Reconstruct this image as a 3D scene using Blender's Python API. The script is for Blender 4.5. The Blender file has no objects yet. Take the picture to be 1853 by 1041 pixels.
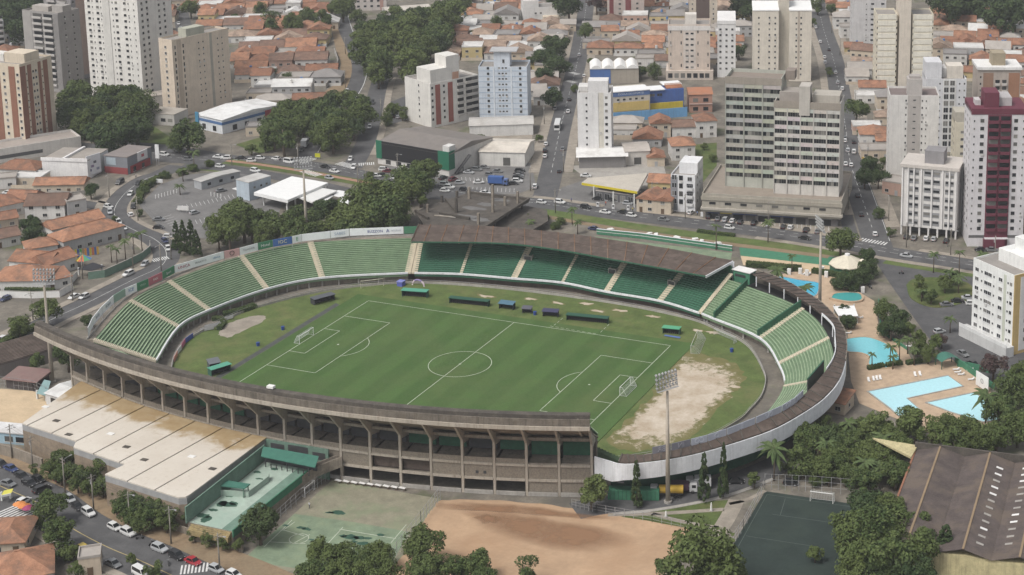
import bpy, bmesh, math, random
from mathutils import Vector, Matrix
random.seed(7)
S = bpy.context.scene
COL = S.collection
# ---------------------------------------------------------------- camera
CAMP = (227.972, -393.972, 194.558); AZ = -0.348; EL = 0.202; ROLL = 0.003; FPX = 2959.0; CX = 1329.27; CY = 37.86
cam_d = bpy.data.cameras.new('camera'); cam = bpy.data.objects.new('camera', cam_d); COL.objects.link(cam)
def _basis():
    ca, sa, ce, se = math.cos(AZ), math.sin(AZ), math.cos(EL), math.sin(EL)
    f = Vector((sa*ce, ca*ce, -se)); r = Vector((ca, -sa, 0)); u = r.cross(f)
    c, s = math.cos(ROLL), math.sin(ROLL)
    return c*r+s*u, -s*r+c*u, f
CR, CU, CF = _basis()
cam.matrix_world = Matrix(((CR.x, CU.x, -CF.x, CAMP[0]), (CR.y, CU.y, -CF.y, CAMP[1]), (CR.z, CU.z, -CF.z, CAMP[2]), (0, 0, 0, 1)))
cam_d.sensor_fit = 'HORIZONTAL'; cam_d.sensor_width = 36.0; cam_d.lens = 36.0*FPX/1853.0
cam_d.shift_x = -402.77/1853.0; cam_d.shift_y = -482.64/1853.0
cam_d.clip_start = 1.0; cam_d.clip_end = 12000.0
S.camera = cam
# ---------------------------------------------------------------- sky, sun, exposure
SUN_EL, SUN_AZ = 56.0, 205.0      # overcast: a wide soft sun, high, from behind the camera's left shoulder
W = bpy.data.worlds.new('World'); S.world = W; W.use_nodes = True
nt = W.node_tree; nt.nodes.clear()
wo = nt.nodes.new('ShaderNodeOutputWorld'); bg = nt.nodes.new('ShaderNodeBackground'); sk = nt.nodes.new('ShaderNodeTexSky')
sk.sky_type = 'NISHITA'; sk.sun_disc = False; sk.sun_elevation = math.radians(SUN_EL); sk.sun_rotation = math.radians(SUN_AZ)
sk.air_density = 1.0; sk.dust_density = 6.0; sk.ozone_density = 0.6; sk.altitude = 600
hs = nt.nodes.new('ShaderNodeHueSaturation'); hs.inputs['Saturation'].default_value = 0.22   # cloud cover greys the sky
nt.links.new(sk.outputs[0], hs.inputs['Color']); nt.links.new(hs.outputs[0], bg.inputs[0]); bg.inputs[1].default_value = 0.11
nt.links.new(bg.outputs[0], wo.inputs[0])
sun_d = bpy.data.lights.new('sun', 'SUN'); sun = bpy.data.objects.new('sun', sun_d); COL.objects.link(sun)
sun_d.energy = 1.5; sun_d.angle = math.radians(16); sun_d.color = (1.0, 0.96, 0.9)
_a, _e = math.radians(SUN_AZ), math.radians(SUN_EL)
sdir = Vector((math.sin(_a)*math.cos(_e), math.cos(_a)*math.cos(_e), math.sin(_e)))
sun.rotation_euler = (-sdir).to_track_quat('-Z', 'Y').to_euler()
S.view_settings.view_transform = 'Standard'; S.view_settings.look = 'None'; S.view_settings.gamma = 1.0
S.view_settings.exposure = 0.55; S.view_settings.use_curve_mapping = False
S.cycles.max_bounces = 5; S.cycles.diffuse_bounces = 2; S.cycles.glossy_bounces = 2; S.cycles.transmission_bounces = 2; S.cycles.transparent_max_bounces = 6
# ---------------------------------------------------------------- survey: where a point of the photograph stands on the ground
def at(px, py, z=0.0):
    d = CR*((px-CX)/FPX) - CU*((py-CY)/FPX) + CF
    t = (z-CAMP[2])/d.z
    return Vector((CAMP[0]+d.x*t, CAMP[1]+d.y*t))
def at3(px, py, z=0.0):
    v = at(px, py, z); return Vector((v.x, v.y, z))
def to_px(p):
    q = Vector(p)-Vector(CAMP); w = q.dot(CF)
    return CX+FPX*q.dot(CR)/w, CY-FPX*q.dot(CU)/w
def height(px, py, ty):
    b = at(px, py); lo, hi = 0.0, 160.0
    for _ in range(40):
        m = (lo+hi)/2
        if to_px((b.x, b.y, m))[1] > ty: lo = m
        else: hi = m
    return lo
# ---------------------------------------------------------------- materials
MATS = {}
def nodes(name):
    m = bpy.data.materials.new(name); m.use_nodes = True; t = m.node_tree; t.nodes.clear()
    o = t.nodes.new('ShaderNodeOutputMaterial'); b = t.nodes.new('ShaderNodeBsdfPrincipled'); t.links.new(b.outputs[0], o.inputs[0])
    MATS[name] = m
    return m, t, b
def N(t, kind, **kw):
    n = t.nodes.new(kind)
    for k, v in kw.items():
        if k in n.inputs: n.inputs[k].default_value = v
        else: setattr(n, k, v)
    return n
def pos(t, scale=(1, 1, 1)):
    g = N(t, 'ShaderNodeNewGeometry'); mp = N(t, 'ShaderNodeMapping'); mp.inputs['Scale'].default_value = scale
    t.links.new(g.outputs['Position'], mp.inputs['Vector']); return mp.outputs[0]
def noise(t, scale, detail=4, rough=.6, vec=None, lo=.3, hi=.7):
    n = N(t, 'ShaderNodeTexNoise'); n.inputs['Scale'].default_value = scale; n.inputs['Detail'].default_value = detail; n.inputs['Roughness'].default_value = rough
    t.links.new(vec if vec else pos(t), n.inputs['Vector'])
    r = N(t, 'ShaderNodeMapRange'); r.inputs[1].default_value = lo; r.inputs[2].default_value = hi
    t.links.new(n.outputs[0], r.inputs[0]); return r.outputs[0]
def mixc(t, fac, a, b, mode='MIX'):
    m = N(t, 'ShaderNodeMix', data_type='RGBA', blend_type=mode)
    for sock, v in ((m.inputs[0], fac), (m.inputs[6], a), (m.inputs[7], b)):
        if isinstance(v, (int, float)): sock.default_value = v
        elif isinstance(v, tuple): sock.default_value = (v+(1,))[:4]
        else: t.links.new(v, sock)
    return m.outputs[2]
def M(name, rgb=None, rough=.85, var=.18, scale=.6, streak=0., dirt=(.09, .08, .065), patch=0., patch_rgb=(.1, .09, .08), patch_scale=.15, bump=0., spec=.25, metal=0., rnd=0., patch2=None):
    """weathered opaque surface; rgb None = the object's own colour"""
    m, t, b = nodes(name)
    b.inputs['Roughness'].default_value = rough; b.inputs['Specular IOR Level'].default_value = spec; b.inputs['Metallic'].default_value = metal
    if rgb is None:
        oi = N(t, 'ShaderNodeObjectInfo'); c = oi.outputs['Color']
    else: c = tuple(rgb)
    if rnd:
        oi = N(t, 'ShaderNodeObjectInfo'); hv = N(t, 'ShaderNodeHueSaturation')
        r = N(t, 'ShaderNodeMapRange'); r.inputs[3].default_value = 1-rnd; r.inputs[4].default_value = 1+rnd
        t.links.new(oi.outputs['Random'], r.inputs[0]); t.links.new(r.outputs[0], hv.inputs['Value'])
        if isinstance(c, tuple): hv.inputs['Color'].default_value = c+(1,)
        else: t.links.new(c, hv.inputs['Color'])
        c = hv.outputs[0]
    if var:
        f = noise(t, scale, 5, .65)
        k = (1-var, 1-var, 1-var*.95)
        c = mixc(t, 1.0, c, mixc(t, f, k, (1+var*.6,)*3), 'MULTIPLY')
        f2 = noise(t, scale*7, 3, .7)
        c = mixc(t, 1.0, c, mixc(t, f2, (1-var*.5,)*3, (1+var*.4,)*3), 'MULTIPLY')
    if patch:
        f = noise(t, patch_scale, 6, .7, None, .48, .62)
        mu = N(t, 'ShaderNodeMath', operation='MULTIPLY'); mu.inputs[1].default_value = patch; t.links.new(f, mu.inputs[0])
        c = mixc(t, mu.outputs[0], c, patch_rgb)
    if patch2:
        c = mixc(t, noise(t, .035, 6, .75, None, .56, .68), c, patch2)
    if streak:
        f = noise(t, 1.0, 4, .7, pos(t, (1.6, 1.6, .07)), .5, .75)
        mu = N(t, 'ShaderNodeMath', operation='MULTIPLY'); mu.inputs[1].default_value = streak; t.links.new(f, mu.inputs[0])
        c = mixc(t, mu.outputs[0], c, dirt)
    if isinstance(c, tuple): b.inputs['Base Color'].default_value = (c+(1,))[:4]
    else: t.links.new(c, b.inputs['Base Color'])
    if bump:
        bp = N(t, 'ShaderNodeBump'); bp.inputs['Strength'].default_value = bump; bp.inputs['Distance'].default_value = .1
        t.links.new(noise(t, scale*9, 4), bp.inputs['Height']); t.links.new(bp.outputs[0], b.inputs['Normal'])
    return m
M('ground', (.19, .17, .14), patch=.75, patch_rgb=(.11, .102, .088), patch_scale=.06, var=.4, scale=.16, patch2=(.085, .105, .045))
M('asphalt', (.100, .099, .100), var=.28, scale=.2, patch=.55, patch_rgb=(.072, .072, .075), patch_scale=.06)
M('asphalt_pale', (.17, .165, .16), var=.25, scale=.15, patch=.5, patch_rgb=(.12, .118, .115), patch_scale=.07)
M('pavement', (.30, .265, .22), var=.25, scale=.3, patch=.4, patch_rgb=(.2, .17, .14), patch_scale=.12)
M('concrete_pale', (.36, .34, .31), var=.2, scale=.25, streak=.3, patch=.3, patch_rgb=(.22, .2, .18))
M('paint_white', (.62, .62, .6), var=.25, scale=.8)
M('paint_yellow', (.42, .34, .16), var=.25, scale=.8)
M('earth', (.26, .19, .12), var=.3, scale=.2, patch=.5, patch_rgb=(.18, .15, .1), patch_scale=.1)
M('grass', (.085, .115, .035), var=.35, scale=.25, patch=.45, patch_rgb=(.16, .14, .065), patch_scale=.09, rough=1)
M('grass_rough', (.098, .135, .042), var=.3, scale=.2, patch=.45, patch_rgb=(.165, .155, .07), patch_scale=.06, rough=1)
M('steel_grey', (.33, .33, .33), rough=.55, var=.15, streak=.2)
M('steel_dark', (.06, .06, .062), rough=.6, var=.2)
M('rust', (.2, .11, .06), var=.3)
M('white_paint', (.72, .71, .69), rough=.6, var=.08, streak=.12)
M('wood_pole', (.25, .23, .2), var=.2)
M('tint', None, rough=.75, var=.12, scale=.25, streak=.22)
M('tint_clean', None, rough=.6, var=.06)
M('tint_roof', None, rough=.9, var=.32, scale=.45, patch=.55, patch_rgb=(.11, .085, .07), patch_scale=.22, rnd=.14, bump=.25)
M('tint_metal_roof', None, rough=.6, var=.14, scale=.3, patch=.3, patch_rgb=(.22, .19, .16), patch_scale=.12, rnd=.06)
def _glass():
    m, t, b = nodes('glass'); oi = N(t, 'ShaderNodeObjectInfo')
    pw = N(t, 'ShaderNodeMath', operation='POWER'); pw.inputs[1].default_value = 4.0; t.links.new(oi.outputs['Random'], pw.inputs[0]); c = mixc(t, pw.outputs[0], (.016, .018, .022), (.24, .23, .21)); t.links.new(c, b.inputs['Base Color'])
    b.inputs['Roughness'].default_value = .22; b.inputs['Specular IOR Level'].default_value = .4
_glass()
def _carglass():
    m, t, b = nodes('car_glass'); b.inputs['Base Color'].default_value = (.014, .016, .018, 1); b.inputs['Roughness'].default_value = .12; b.inputs['Specular IOR Level'].default_value = .5
_carglass()
def _carpaint():
    m, t, b = nodes('car_paint'); oi = N(t, 'ShaderNodeObjectInfo'); t.links.new(oi.outputs['Color'], b.inputs['Base Color'])
    b.inputs['Roughness'].default_value = .35; b.inputs['Coat Weight'].default_value = .5
_carpaint()
M('rubber', (.02, .02, .02), rough=.9, var=0)
M('lamp_white', (.45, .45, .44), rough=.3, var=0)
M('lamp_red', (.25, .02, .02), rough=.3, var=0)
# ---------------------------------------------------------------- mesh builder
class MB:
    def __init__(s): s.v = []; s.f = []; s.m = []
    def face(s, pts, mi=0):
        n = len(s.v); s.v += [tuple(p) for p in pts]; s.f.append(tuple(range(n, n+len(pts)))); s.m.append(mi)
    def box(s, x0, x1, y0, y1, z0, z1, mi=0, top=None, T=None):
        P = [(x0, y0, z0), (x1, y0, z0), (x1, y1, z0), (x0, y1, z0), (x0, y0, z1), (x1, y0, z1), (x1, y1, z1), (x0, y1, z1)]
        if T: P = [T @ Vector(p) for p in P]
        n = len(s.v); s.v += [tuple(p) for p in P]
        for q in ((3, 2, 1, 0), (4, 5, 6, 7), (0, 1, 5, 4), (1, 2, 6, 5), (2, 3, 7, 6), (3, 0, 4, 7)):
            s.f.append(tuple(n+i for i in q)); s.m.append(mi)
        if top is not None: s.m[-5] = top
    def prism(s, pts, z0, z1, mi=0, top=None, bottom=True):
        """closed polygon (counter-clockwise xy) pulled up; z1 may be a list"""
        n = len(s.v); k = len(pts)
        za = z0 if isinstance(z0, (list, tuple)) else [z0]*k; zb = z1 if isinstance(z1, (list, tuple)) else [z1]*k
        s.v += [(p[0], p[1], a) for p, a in zip(pts, za)] + [(p[0], p[1], b) for p, b in zip(pts, zb)]
        for i in range(k):
            j = (i+1) % k; s.f.append((n+i, n+j, n+k+j, n+k+i)); s.m.append(mi)
        s.f.append(tuple(n+k+i for i in range(k))); s.m.append(mi if top is None else top)
        if bottom: s.f.append(tuple(n+i for i in reversed(range(k)))); s.m.append(mi)
    def tube(s, pts, r, seg=8, mi=0, cap=True):
        """tube along points; r number or list"""
        pts = [Vector(p) for p in pts]; rr = r if isinstance(r, (list, tuple)) else [r]*len(pts); rings = []
        for i, p in enumerate(pts):
            d = (pts[min(i+1, len(pts)-1)]-pts[max(i-1, 0)]).normalized()
            a = d.orthogonal().normalized() if abs(d.z) > .95 else d.cross(Vector((0, 0, 1))).normalized()
            b = d.cross(a); n = len(s.v); rings.append(n)
            for k in range(seg):
                t = 2*math.pi*k/seg; s.v.append(tuple(p+(a*math.cos(t)+b*math.sin(t))*rr[i]))
        for i in range(len(rings)-1):
            for k in range(seg):
                l = (k+1) % seg; s.f.append((rings[i]+k, rings[i]+l, rings[i+1]+l, rings[i+1]+k)); s.m.append(mi)
        if cap:
            s.f.append(tuple(rings[-1]+k for k in range(seg))); s.m.append(mi); s.f.append(tuple(rings[0]+k for k in reversed(range(seg)))); s.m.append(mi)
    def bar(s, a, b, w, h, mi=0):
        """rectangular bar from a to b, w wide (horizontally), h tall, centred on the line"""
        a, b = Vector(a), Vector(b); d = b-a; L = d.length; d.normalize()
        sd = d.cross(Vector((0, 0, 1))); sd = Vector((1, 0, 0)) if sd.length < 1e-4 else sd.normalized(); u = sd.cross(d)
        n = len(s.v)
        for q in (a, b):
            for i, j in ((-1, -1), (1, -1), (1, 1), (-1, 1)): s.v.append(tuple(q+sd*(w/2*i)+u*(h/2*j)))
        for q in ((0, 1, 2, 3), (7, 6, 5, 4), (0, 4, 5, 1), (1, 5, 6, 2), (2, 6, 7, 3), (3, 7, 4, 0)): s.f.append(tuple(n+i for i in q)); s.m.append(mi)
    def mesh(s, name, mats, smooth=False):
        me = bpy.data.meshes.new(name); me.from_pydata(s.v, [], s.f)
        for m in (mats if isinstance(mats, (list, tuple)) else [mats]): me.materials.append(MATS[m])
        if any(s.m): me.polygons.foreach_set('material_index', s.m)
        if smooth: me.polygons.foreach_set('use_smooth', [True]*len(s.f))
        bm = bmesh.new(); bm.from_mesh(me); bmesh.ops.recalc_face_normals(bm, faces=bm.faces); bm.to_mesh(me); bm.free()
        return me
    def build(s, name, mats, parent=None, smooth=False, **kw):
        return put(name, s.mesh(name, mats, smooth), parent, **kw)
def put(name, me, parent=None, loc=None, rz=None, color=None, scale=None):
    o = bpy.data.objects.new(name, me); COL.objects.link(o)
    if parent is not None: o.parent = parent
    if loc is not None: o.location = (loc[0], loc[1], loc[2] if len(loc) > 2 else 0)
    if rz is not None: o.rotation_euler = (0, 0, rz)
    if scale is not None: o.scale = scale if isinstance(scale, (tuple, list)) else (scale,)*3
    if color is not None: o.color = (color+(1,))[:4]
    return o
def tag(o, label, cat, group=None):
    o['label'] = label; o['category'] = cat
    if group: o['group'] = group
    return o
def thing(name, label, cat, loc=(0, 0, 0), rz=0, group=None):
    o = bpy.data.objects.new(name, None); COL.objects.link(o); o.empty_display_size = .5
    o.location = (loc[0], loc[1], loc[2] if len(loc) > 2 else 0); o.rotation_euler = (0, 0, rz)
    return tag(o, label, cat, group)
def struct(o): o['kind'] = 'structure'; return o
def copy_tree(o, parent=None, loc=None, rz=None, scale=None):
    c = o.copy(); COL.objects.link(c)
    if parent is not None: c.parent = parent
    if loc is not None: c.location = (loc[0], loc[1], loc[2] if len(loc) > 2 else 0)
    if rz is not None: c.rotation_euler = (0, 0, rz)
    if scale is not None: c.scale = scale if isinstance(scale, (tuple, list)) else (scale,)*3
    for ch in KIDS.get(o.name, ()): copy_tree(ch, c)
    return c
KIDS = {}
def kids(o): KIDS[o.name] = list(o.children); [kids(c) for c in o.children]
def spline(P, sub):
    """Catmull-Rom through points (tuples of any size), sub steps per span"""
    P = [Vector(p) for p in P]; out = []
    for i in range(len(P)-1):
        a, b, c, d = P[max(i-1, 0)], P[i], P[i+1], P[min(i+2, len(P)-1)]
        for k in range(sub):
            t = k/sub
            out.append(.5*((2*b)+(c-a)*t+(2*a-5*b+4*c-d)*t*t+(-a+3*b-3*c+d)*t**3))
    out.append(P[-1]); return out
def offset(P, d):
    """sideways shifted copy of an open xy polyline (left positive)"""
    out = []
    for i, p in enumerate(P):
        a, b = Vector(P[max(i-1, 0)][:2]), Vector(P[min(i+1, len(P)-1)][:2]); t = (b-a).normalized()
        out.append(Vector((p[0]-t.y*d, p[1]+t.x*d)))
    return out
def strip(name, P, w0, w1, z, mat, h=0, parent=None):
    """a band between two sideways offsets of a centre line; h > 0 gives it a kerb"""
    A, B = offset(P, w0), offset(P, w1); m = MB()
    for i in range(len(P)-1):
        q = [A[i], A[i+1], B[i+1], B[i]]
        if h: m.prism([q[3], q[2], q[1], q[0]], z-h, z)
        else: m.face([(p.x, p.y, z) for p in q])
    return m.build(name, mat, parent)
def sheet(name, poly, z, mat, parent=None, h=0):
    m = MB()
    if h: m.prism([tuple(p[:2]) for p in poly], z-h, z)
    else: m.face([(p[0], p[1], z) for p in poly])
    me = m.mesh(name, mat)
    return put(name, me, parent)
def up(o):
    """make sure a flat sheet looks upward"""
    return o
M('brick_path', (.34, .20, .14), var=.2)
# ================================================================ THE SETTING: ground, roads, pavements
def pxl(L, z=0): return [at(x, y, z) for x, y in L]
g = MB(); R_ = 2600; g.face([(-R_, -R_, -.03), (R_, -R_, -.03), (R_, R_, -.03), (-R_, R_, -.03)]); struct(g.build('ground', 'ground'))
ROADS = dict(
 avenue=([(60, 254), (120, 262), (210, 273), (300, 284), (400, 290), (480, 289), (560, 300), (640, 314), (720, 332), (830, 348), (920, 362), (1000, 371), (1100, 386), (1250, 404), (1380, 420), (1500, 438), (1610, 457), (1720, 474), (1860, 496), (1960, 512)], 11, .020),
 avenue_return=([(330, 300), (400, 304), (465, 313), (560, 331), (640, 348), (720, 354), (800, 356), (900, 364)], 7.5, .016),
 curved_street=([(322, 300), (290, 315), (262, 325), (232, 345), (212, 368), (207, 388), (222, 405), (250, 420), (278, 432), (298, 450), (300, 470), (285, 486), (250, 502), (200, 527), (150, 552), (90, 580), (0, 628), (-60, 660), (-260, 760)], 9.0, .024),
 side_street=([(-30, 354), (60, 360), (130, 366), (200, 378)], 7, .012),
 middle_street=([(985, 362), (1000, 300), (1010, 250), (1022, 200), (1043, 120), (1054, 60), (1066, -30)], 9.6, .028),
 right_avenue=([(1592, 455), (1574, 400), (1555, 345), (1538, 290), (1530, 230), (1520, 170), (1509, 110), (1491, 55), (1480, 10), (1468, -40)], 10.4, .028),
 service_lane=([(1545, 438), (1532, 395), (1522, 350)], 5, .012),
 park_road=([(606, -30), (622, 43), (639, 84), (651, 118), (646, 150), (628, 180), (600, 215), (575, 250), (552, 290)], 8, .012),
 park_lane=([(694, 130), (683, 165), (673, 215), (660, 262), (636, 305)], 8.5, .016),
 hill_street=([(316, -20), (327, 25), (336, 62)], 9, .012),
 stadium_road=([(1040, 925), (1090, 915), (1180, 906), (1285, 886), (1363, 860), (1420, 835)], 8.5, .016),
 near_road=([(-60, 845), (21, 882), (78, 908), (135, 950), (200, 985), (265, 1012), (330, 1042), (420, 1080), (520, 1130)], 13.5, .020),
 near_side_road=([(-260, 1010), (-60, 940), (0, 925), (45, 905), (80, 890)], 11, .012),
)
RL = {}
for k, (pts, w, z) in ROADS.items():
    P = spline([tuple(p) for p in pxl(pts)], 5); RL[k] = P
    struct(strip('road', P, -w/2, w/2, z, 'asphalt'))
for poly, z, m, nm in (
 ([(1580, 466), (1720, 486), (1860, 508), (1860, 712), (1795, 700), (1725, 655), (1688, 622), (1650, 570), (1622, 530), (1598, 495)], .008, 'asphalt', 'plaza'),
 ([(252, 372), (292, 414), (312, 428), (380, 432), (500, 400), (520, 340), (430, 308), (340, 316), (288, 335)], .006, 'asphalt_pale', 'car_park'),
 ([(795, 345), (792, 300), (860, 282), (962, 296), (970, 338), (935, 352)], .007, 'asphalt_pale', 'car_park'),
 ([(1005, 365), (1015, 340), (1060, 325), (1180, 345), (1165, 385), (1080, 375)], .006, 'asphalt_pale', 'forecourt'),
 ([(1270, 392), (1500, 412), (1520, 432), (1280, 402)], .005, 'pavement', 'pavement'),
 ([(170, 250), (300, 262), (430, 282), (430, 300), (310, 295), (150, 275)], .010, 'asphalt', 'road_junction'),
 ([(690, 330), (700, 296), (800, 300), (800, 345)], .005, 'asphalt_pale', 'forecourt'),
):
    struct(sheet(nm, pxl(poly), z, m))
def pave(key, side, i0, i1, w=2.6, mat='pavement', gap=0):
    P = RL[key]; hw = ROADS[key][1]/2+gap
    a, b = (hw, hw+w) if side > 0 else (-hw-w, -hw)
    struct(strip('pavement', P[i0:i1], a, b, .13, mat, .15))
n = lambda k: len(RL[k])
pave('avenue', 1, 0, 12); pave('avenue', 1, 52, 60); pave('avenue', 1, 62, 78); pave('avenue', 1, 82, 96); pave('avenue', -1, 70, 96)
pave('curved_street', -1, 8, n('curved_street'), 3); pave('curved_street', 1, 10, 44, 2.2); pave('curved_street', 1, 52, n('curved_street'), 2.4)
pave('middle_street', 1, 4, n('middle_street'), 4.4); pave('middle_street', -1, 4, n('middle_street'), 4)
pave('right_avenue', 1, 6, n('right_avenue'), 3.6); pave('right_avenue', -1, 4, n('right_avenue'), 5.4)
pave('side_street', 1, 0, 14, 1.8); pave('side_street', -1, 0, 14, 1.8)
pave('near_road', 1, 0, n('near_road'), 7, 'earth'); pave('near_road', -1, 12, n('near_road'), 2)
pave('park_lane', 1, 2, 18, 3)
pave('stadium_road', -1, 6, n('stadium_road')-4, 1.2, 'concrete_pale')
# ground cover beside the roads
def cover(pts, w, mat, nm, z=.004): struct(strip(nm, spline([tuple(p) for p in pxl(pts)], 5), -w/2, w/2, z, mat))
cover([(610, 30), (622, 84), (632, 114), (625, 148), (600, 170), (582, 200), (565, 225)], 9, 'earth', 'earth_path')
cover([(410, 292), (470, 300), (560, 314), (660, 332), (700, 340)], 7, 'grass', 'verge', .030)
cover([(410, 291), (470, 298), (560, 312), (660, 330), (700, 338)], 2.4, 'brick_path', 'cycle_path', .040) if 'brick_path' in MATS else None
cover([(955, 378), (1050, 394), (1150, 410), (1280, 428), (1380, 441), (1500, 456), (1560, 462)], 6.5, 'grass_rough', 'verge', .004)
cover([(965, 388), (1060, 405), (1160, 421), (1290, 438), (1400, 452), (1500, 465)], 3.2, 'earth', 'earth_path', .012)
cover([(1600, 474), (1700, 490), (1850, 510)], 3.5, 'grass_rough', 'verge', .034)
isl = spline([tuple(p) for p in pxl([(1640, 516), (1650, 542), (1690, 557), (1738, 550), (1762, 532), (1750, 512), (1700, 503), (1655, 505), (1640, 516)])], 5)
struct(sheet('grass_island', isl[:-1], .14, 'grass', None, .16))
# painted road markings (each a thin sheet)
def dash(key, off, i0, i1, step=3, L=2.5, w=.16, mat='paint_white', z=.012):
    P = RL[key]; Q = offset(P, off); zz = ROADS[key][2]+z; mm = MB()
    for i in range(i0, min(i1, len(P)-1)):
        a, b = Q[i], Q[i+1]; d = (b-a).length
        if d < .1: continue
        t = (b-a)/d; nn = Vector((-t.y, t.x)); k = 0.
        while k < d:
            e = min(k+L, d); p, q = a+t*k, a+t*e
            mm.face([(x.x, x.y, zz) for x in (p-nn*w/2, q-nn*w/2, q+nn*w/2, p+nn*w/2)]); k += L+step
    struct(mm.build('lane_marking', mat))
dash('avenue', 0, 0, 95, 4, 3); dash('avenue', 3.4, 10, 95, 5, 2); dash('curved_street', 0, 4, 80, 4, 3); dash('near_road', -1.2, 4, 40, 0, 3, .22, 'paint_yellow')
dash('right_avenue', 0, 4, 45, 4, 3); dash('middle_street', 0, 4, 30, 4, 3); dash('park_road', 3.6, 4, 38, 0, 4, .3); dash('right_avenue', -4.8, 2, 12, 0, 4, .18)
def zebra(a, b, width, nstr, mat='paint_white', z=.045):
    """bars laid across the way from pixel a to pixel b"""
    A, B = at(*a), at(*b); d = (B-A); t = d.normalized(); nn = Vector((-t.y, t.x)); mm = MB()
    for i in range(nstr):
        c = A+d*((i+.5)/nstr); w = d.length/nstr*.5
        mm.face([(x.x, x.y, z) for x in (c-t*w/2-nn*width/2, c+t*w/2-nn*width/2, c+t*w/2+nn*width/2, c-t*w/2+nn*width/2)])
    struct(mm.build('zebra_crossing', mat))
zebra((612, 295), (642, 303), 4.5, 8); zebra((648, 298), (678, 296), 4, 8); zebra((548, 309), (578, 318), 4, 8)
zebra((1556, 433), (1605, 442), 3.4, 9); zebra((1032, 131), (1047, 135), 3, 6); zebra((1026, 146), (1042, 150), 3, 6)
zebra((0, 925), (40, 945), 9, 9); zebra((325, 1032), (378, 1026), 4, 8); zebra((275, 472), (305, 466), 3.5, 8); zebra((540, 288), (563, 292), 8, 7)
struct(sheet('lawn', pxl([(1256, 262), (1297, 258), (1297, 300), (1272, 330), (1262, 300)]), .006, 'grass')); struct(sheet('lawn', pxl([(425, 262), (500, 240), (525, 264), (470, 278)]), .006, 'grass')); struct(sheet('lawn', pxl([(330, 290), (420, 298), (400, 312), (340, 306)]), .005, 'grass_rough'))
struct(sheet('lawn', pxl([(110, 240), (280, 230), (330, 262), (300, 274), (150, 262)]), .004, 'grass')); struct(sheet('parking_bay', pxl([(694, 190), (738, 172), (740, 215), (690, 232)]), .005, 'asphalt')); struct(sheet('paved_yard', pxl([(865, 218), (965, 216), (960, 300), (862, 296)]), .004, 'pavement')); struct(sheet('paved_yard', pxl([(1030, 300), (1200, 296), (1215, 350), (1165, 350), (1060, 322)]), .003, 'concrete_pale'))
# parking bay lines
def bays(a, b, dx, dy, k, L):
    A, B = at(*a), at(*b); d = at(a[0]+dx, a[1]+dy)-A; d = d.normalized()*L; mm = MB(); nn = Vector((-d.y, d.x)).normalized()*.07
    for i in range(k+1):
        p = A.lerp(B, i/k); mm.face([(q.x, q.y, .017) for q in (p-nn, p+d-nn, p+d+nn, p+nn)])
    struct(mm.build('bay_marking', 'paint_white'))
bays((330, 372), (420, 352), 10, 20, 12, 5); bays((345, 400), (440, 378), 10, 20, 12, 5); bays((290, 395), (318, 420), 20, -6, 7, 5); bays((805, 320), (880, 322), 3, 20, 10, 5); bays((1290, 400), (1500, 418), 2, -14, 26, 5); bays((840, 345), (930, 348), 2, -12, 12, 5)
# ================================================================ THE STADIUM
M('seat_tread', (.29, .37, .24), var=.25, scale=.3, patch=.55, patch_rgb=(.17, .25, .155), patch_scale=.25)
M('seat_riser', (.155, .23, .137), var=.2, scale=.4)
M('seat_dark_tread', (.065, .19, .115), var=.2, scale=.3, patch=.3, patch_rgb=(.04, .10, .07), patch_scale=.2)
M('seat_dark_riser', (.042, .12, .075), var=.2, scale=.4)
M('aisle_cream', (.56, .50, .385), var=.15, streak=.2)
M('green_wall', (.035, .11, .065), var=.25, streak=.25)
M('green_mid', (.06, .20, .12), var=.2, streak=.2)
M('old_concrete', (.265, .23, .188), var=.3, scale=.35, streak=.55, dirt=(.06, .05, .042), patch=.35, patch_rgb=(.15, .125, .1))
M('lip_concrete', (.41, .365, .305), var=.2, scale=.4, streak=.6, dirt=(.13, .105, .085), patch=.35, patch_rgb=(.24, .2, .155), patch_scale=.2)
M('mould_concrete', (.10, .088, .075), var=.35, scale=.5, patch=.5, patch_rgb=(.05, .046, .042), patch_scale=.3)
M('parapet_concrete', (.175, .152, .125), var=.35, scale=.4, streak=.8, dirt=(.05, .043, .036), patch=.6, patch_rgb=(.11, .092, .072), patch_scale=.25)
M('pebble_panel', (.235, .203, .163), var=.3, scale=2.5, streak=.2)
M('brown_roof', (.092, .07, .058), var=.3, scale=.35, patch=.5, patch_rgb=(.16, .125, .105), patch_scale=.3, bump=.3)
M('white_rim', (.70, .71, .73), var=.12, streak=.35, dirt=(.3, .29, .28))
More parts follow.
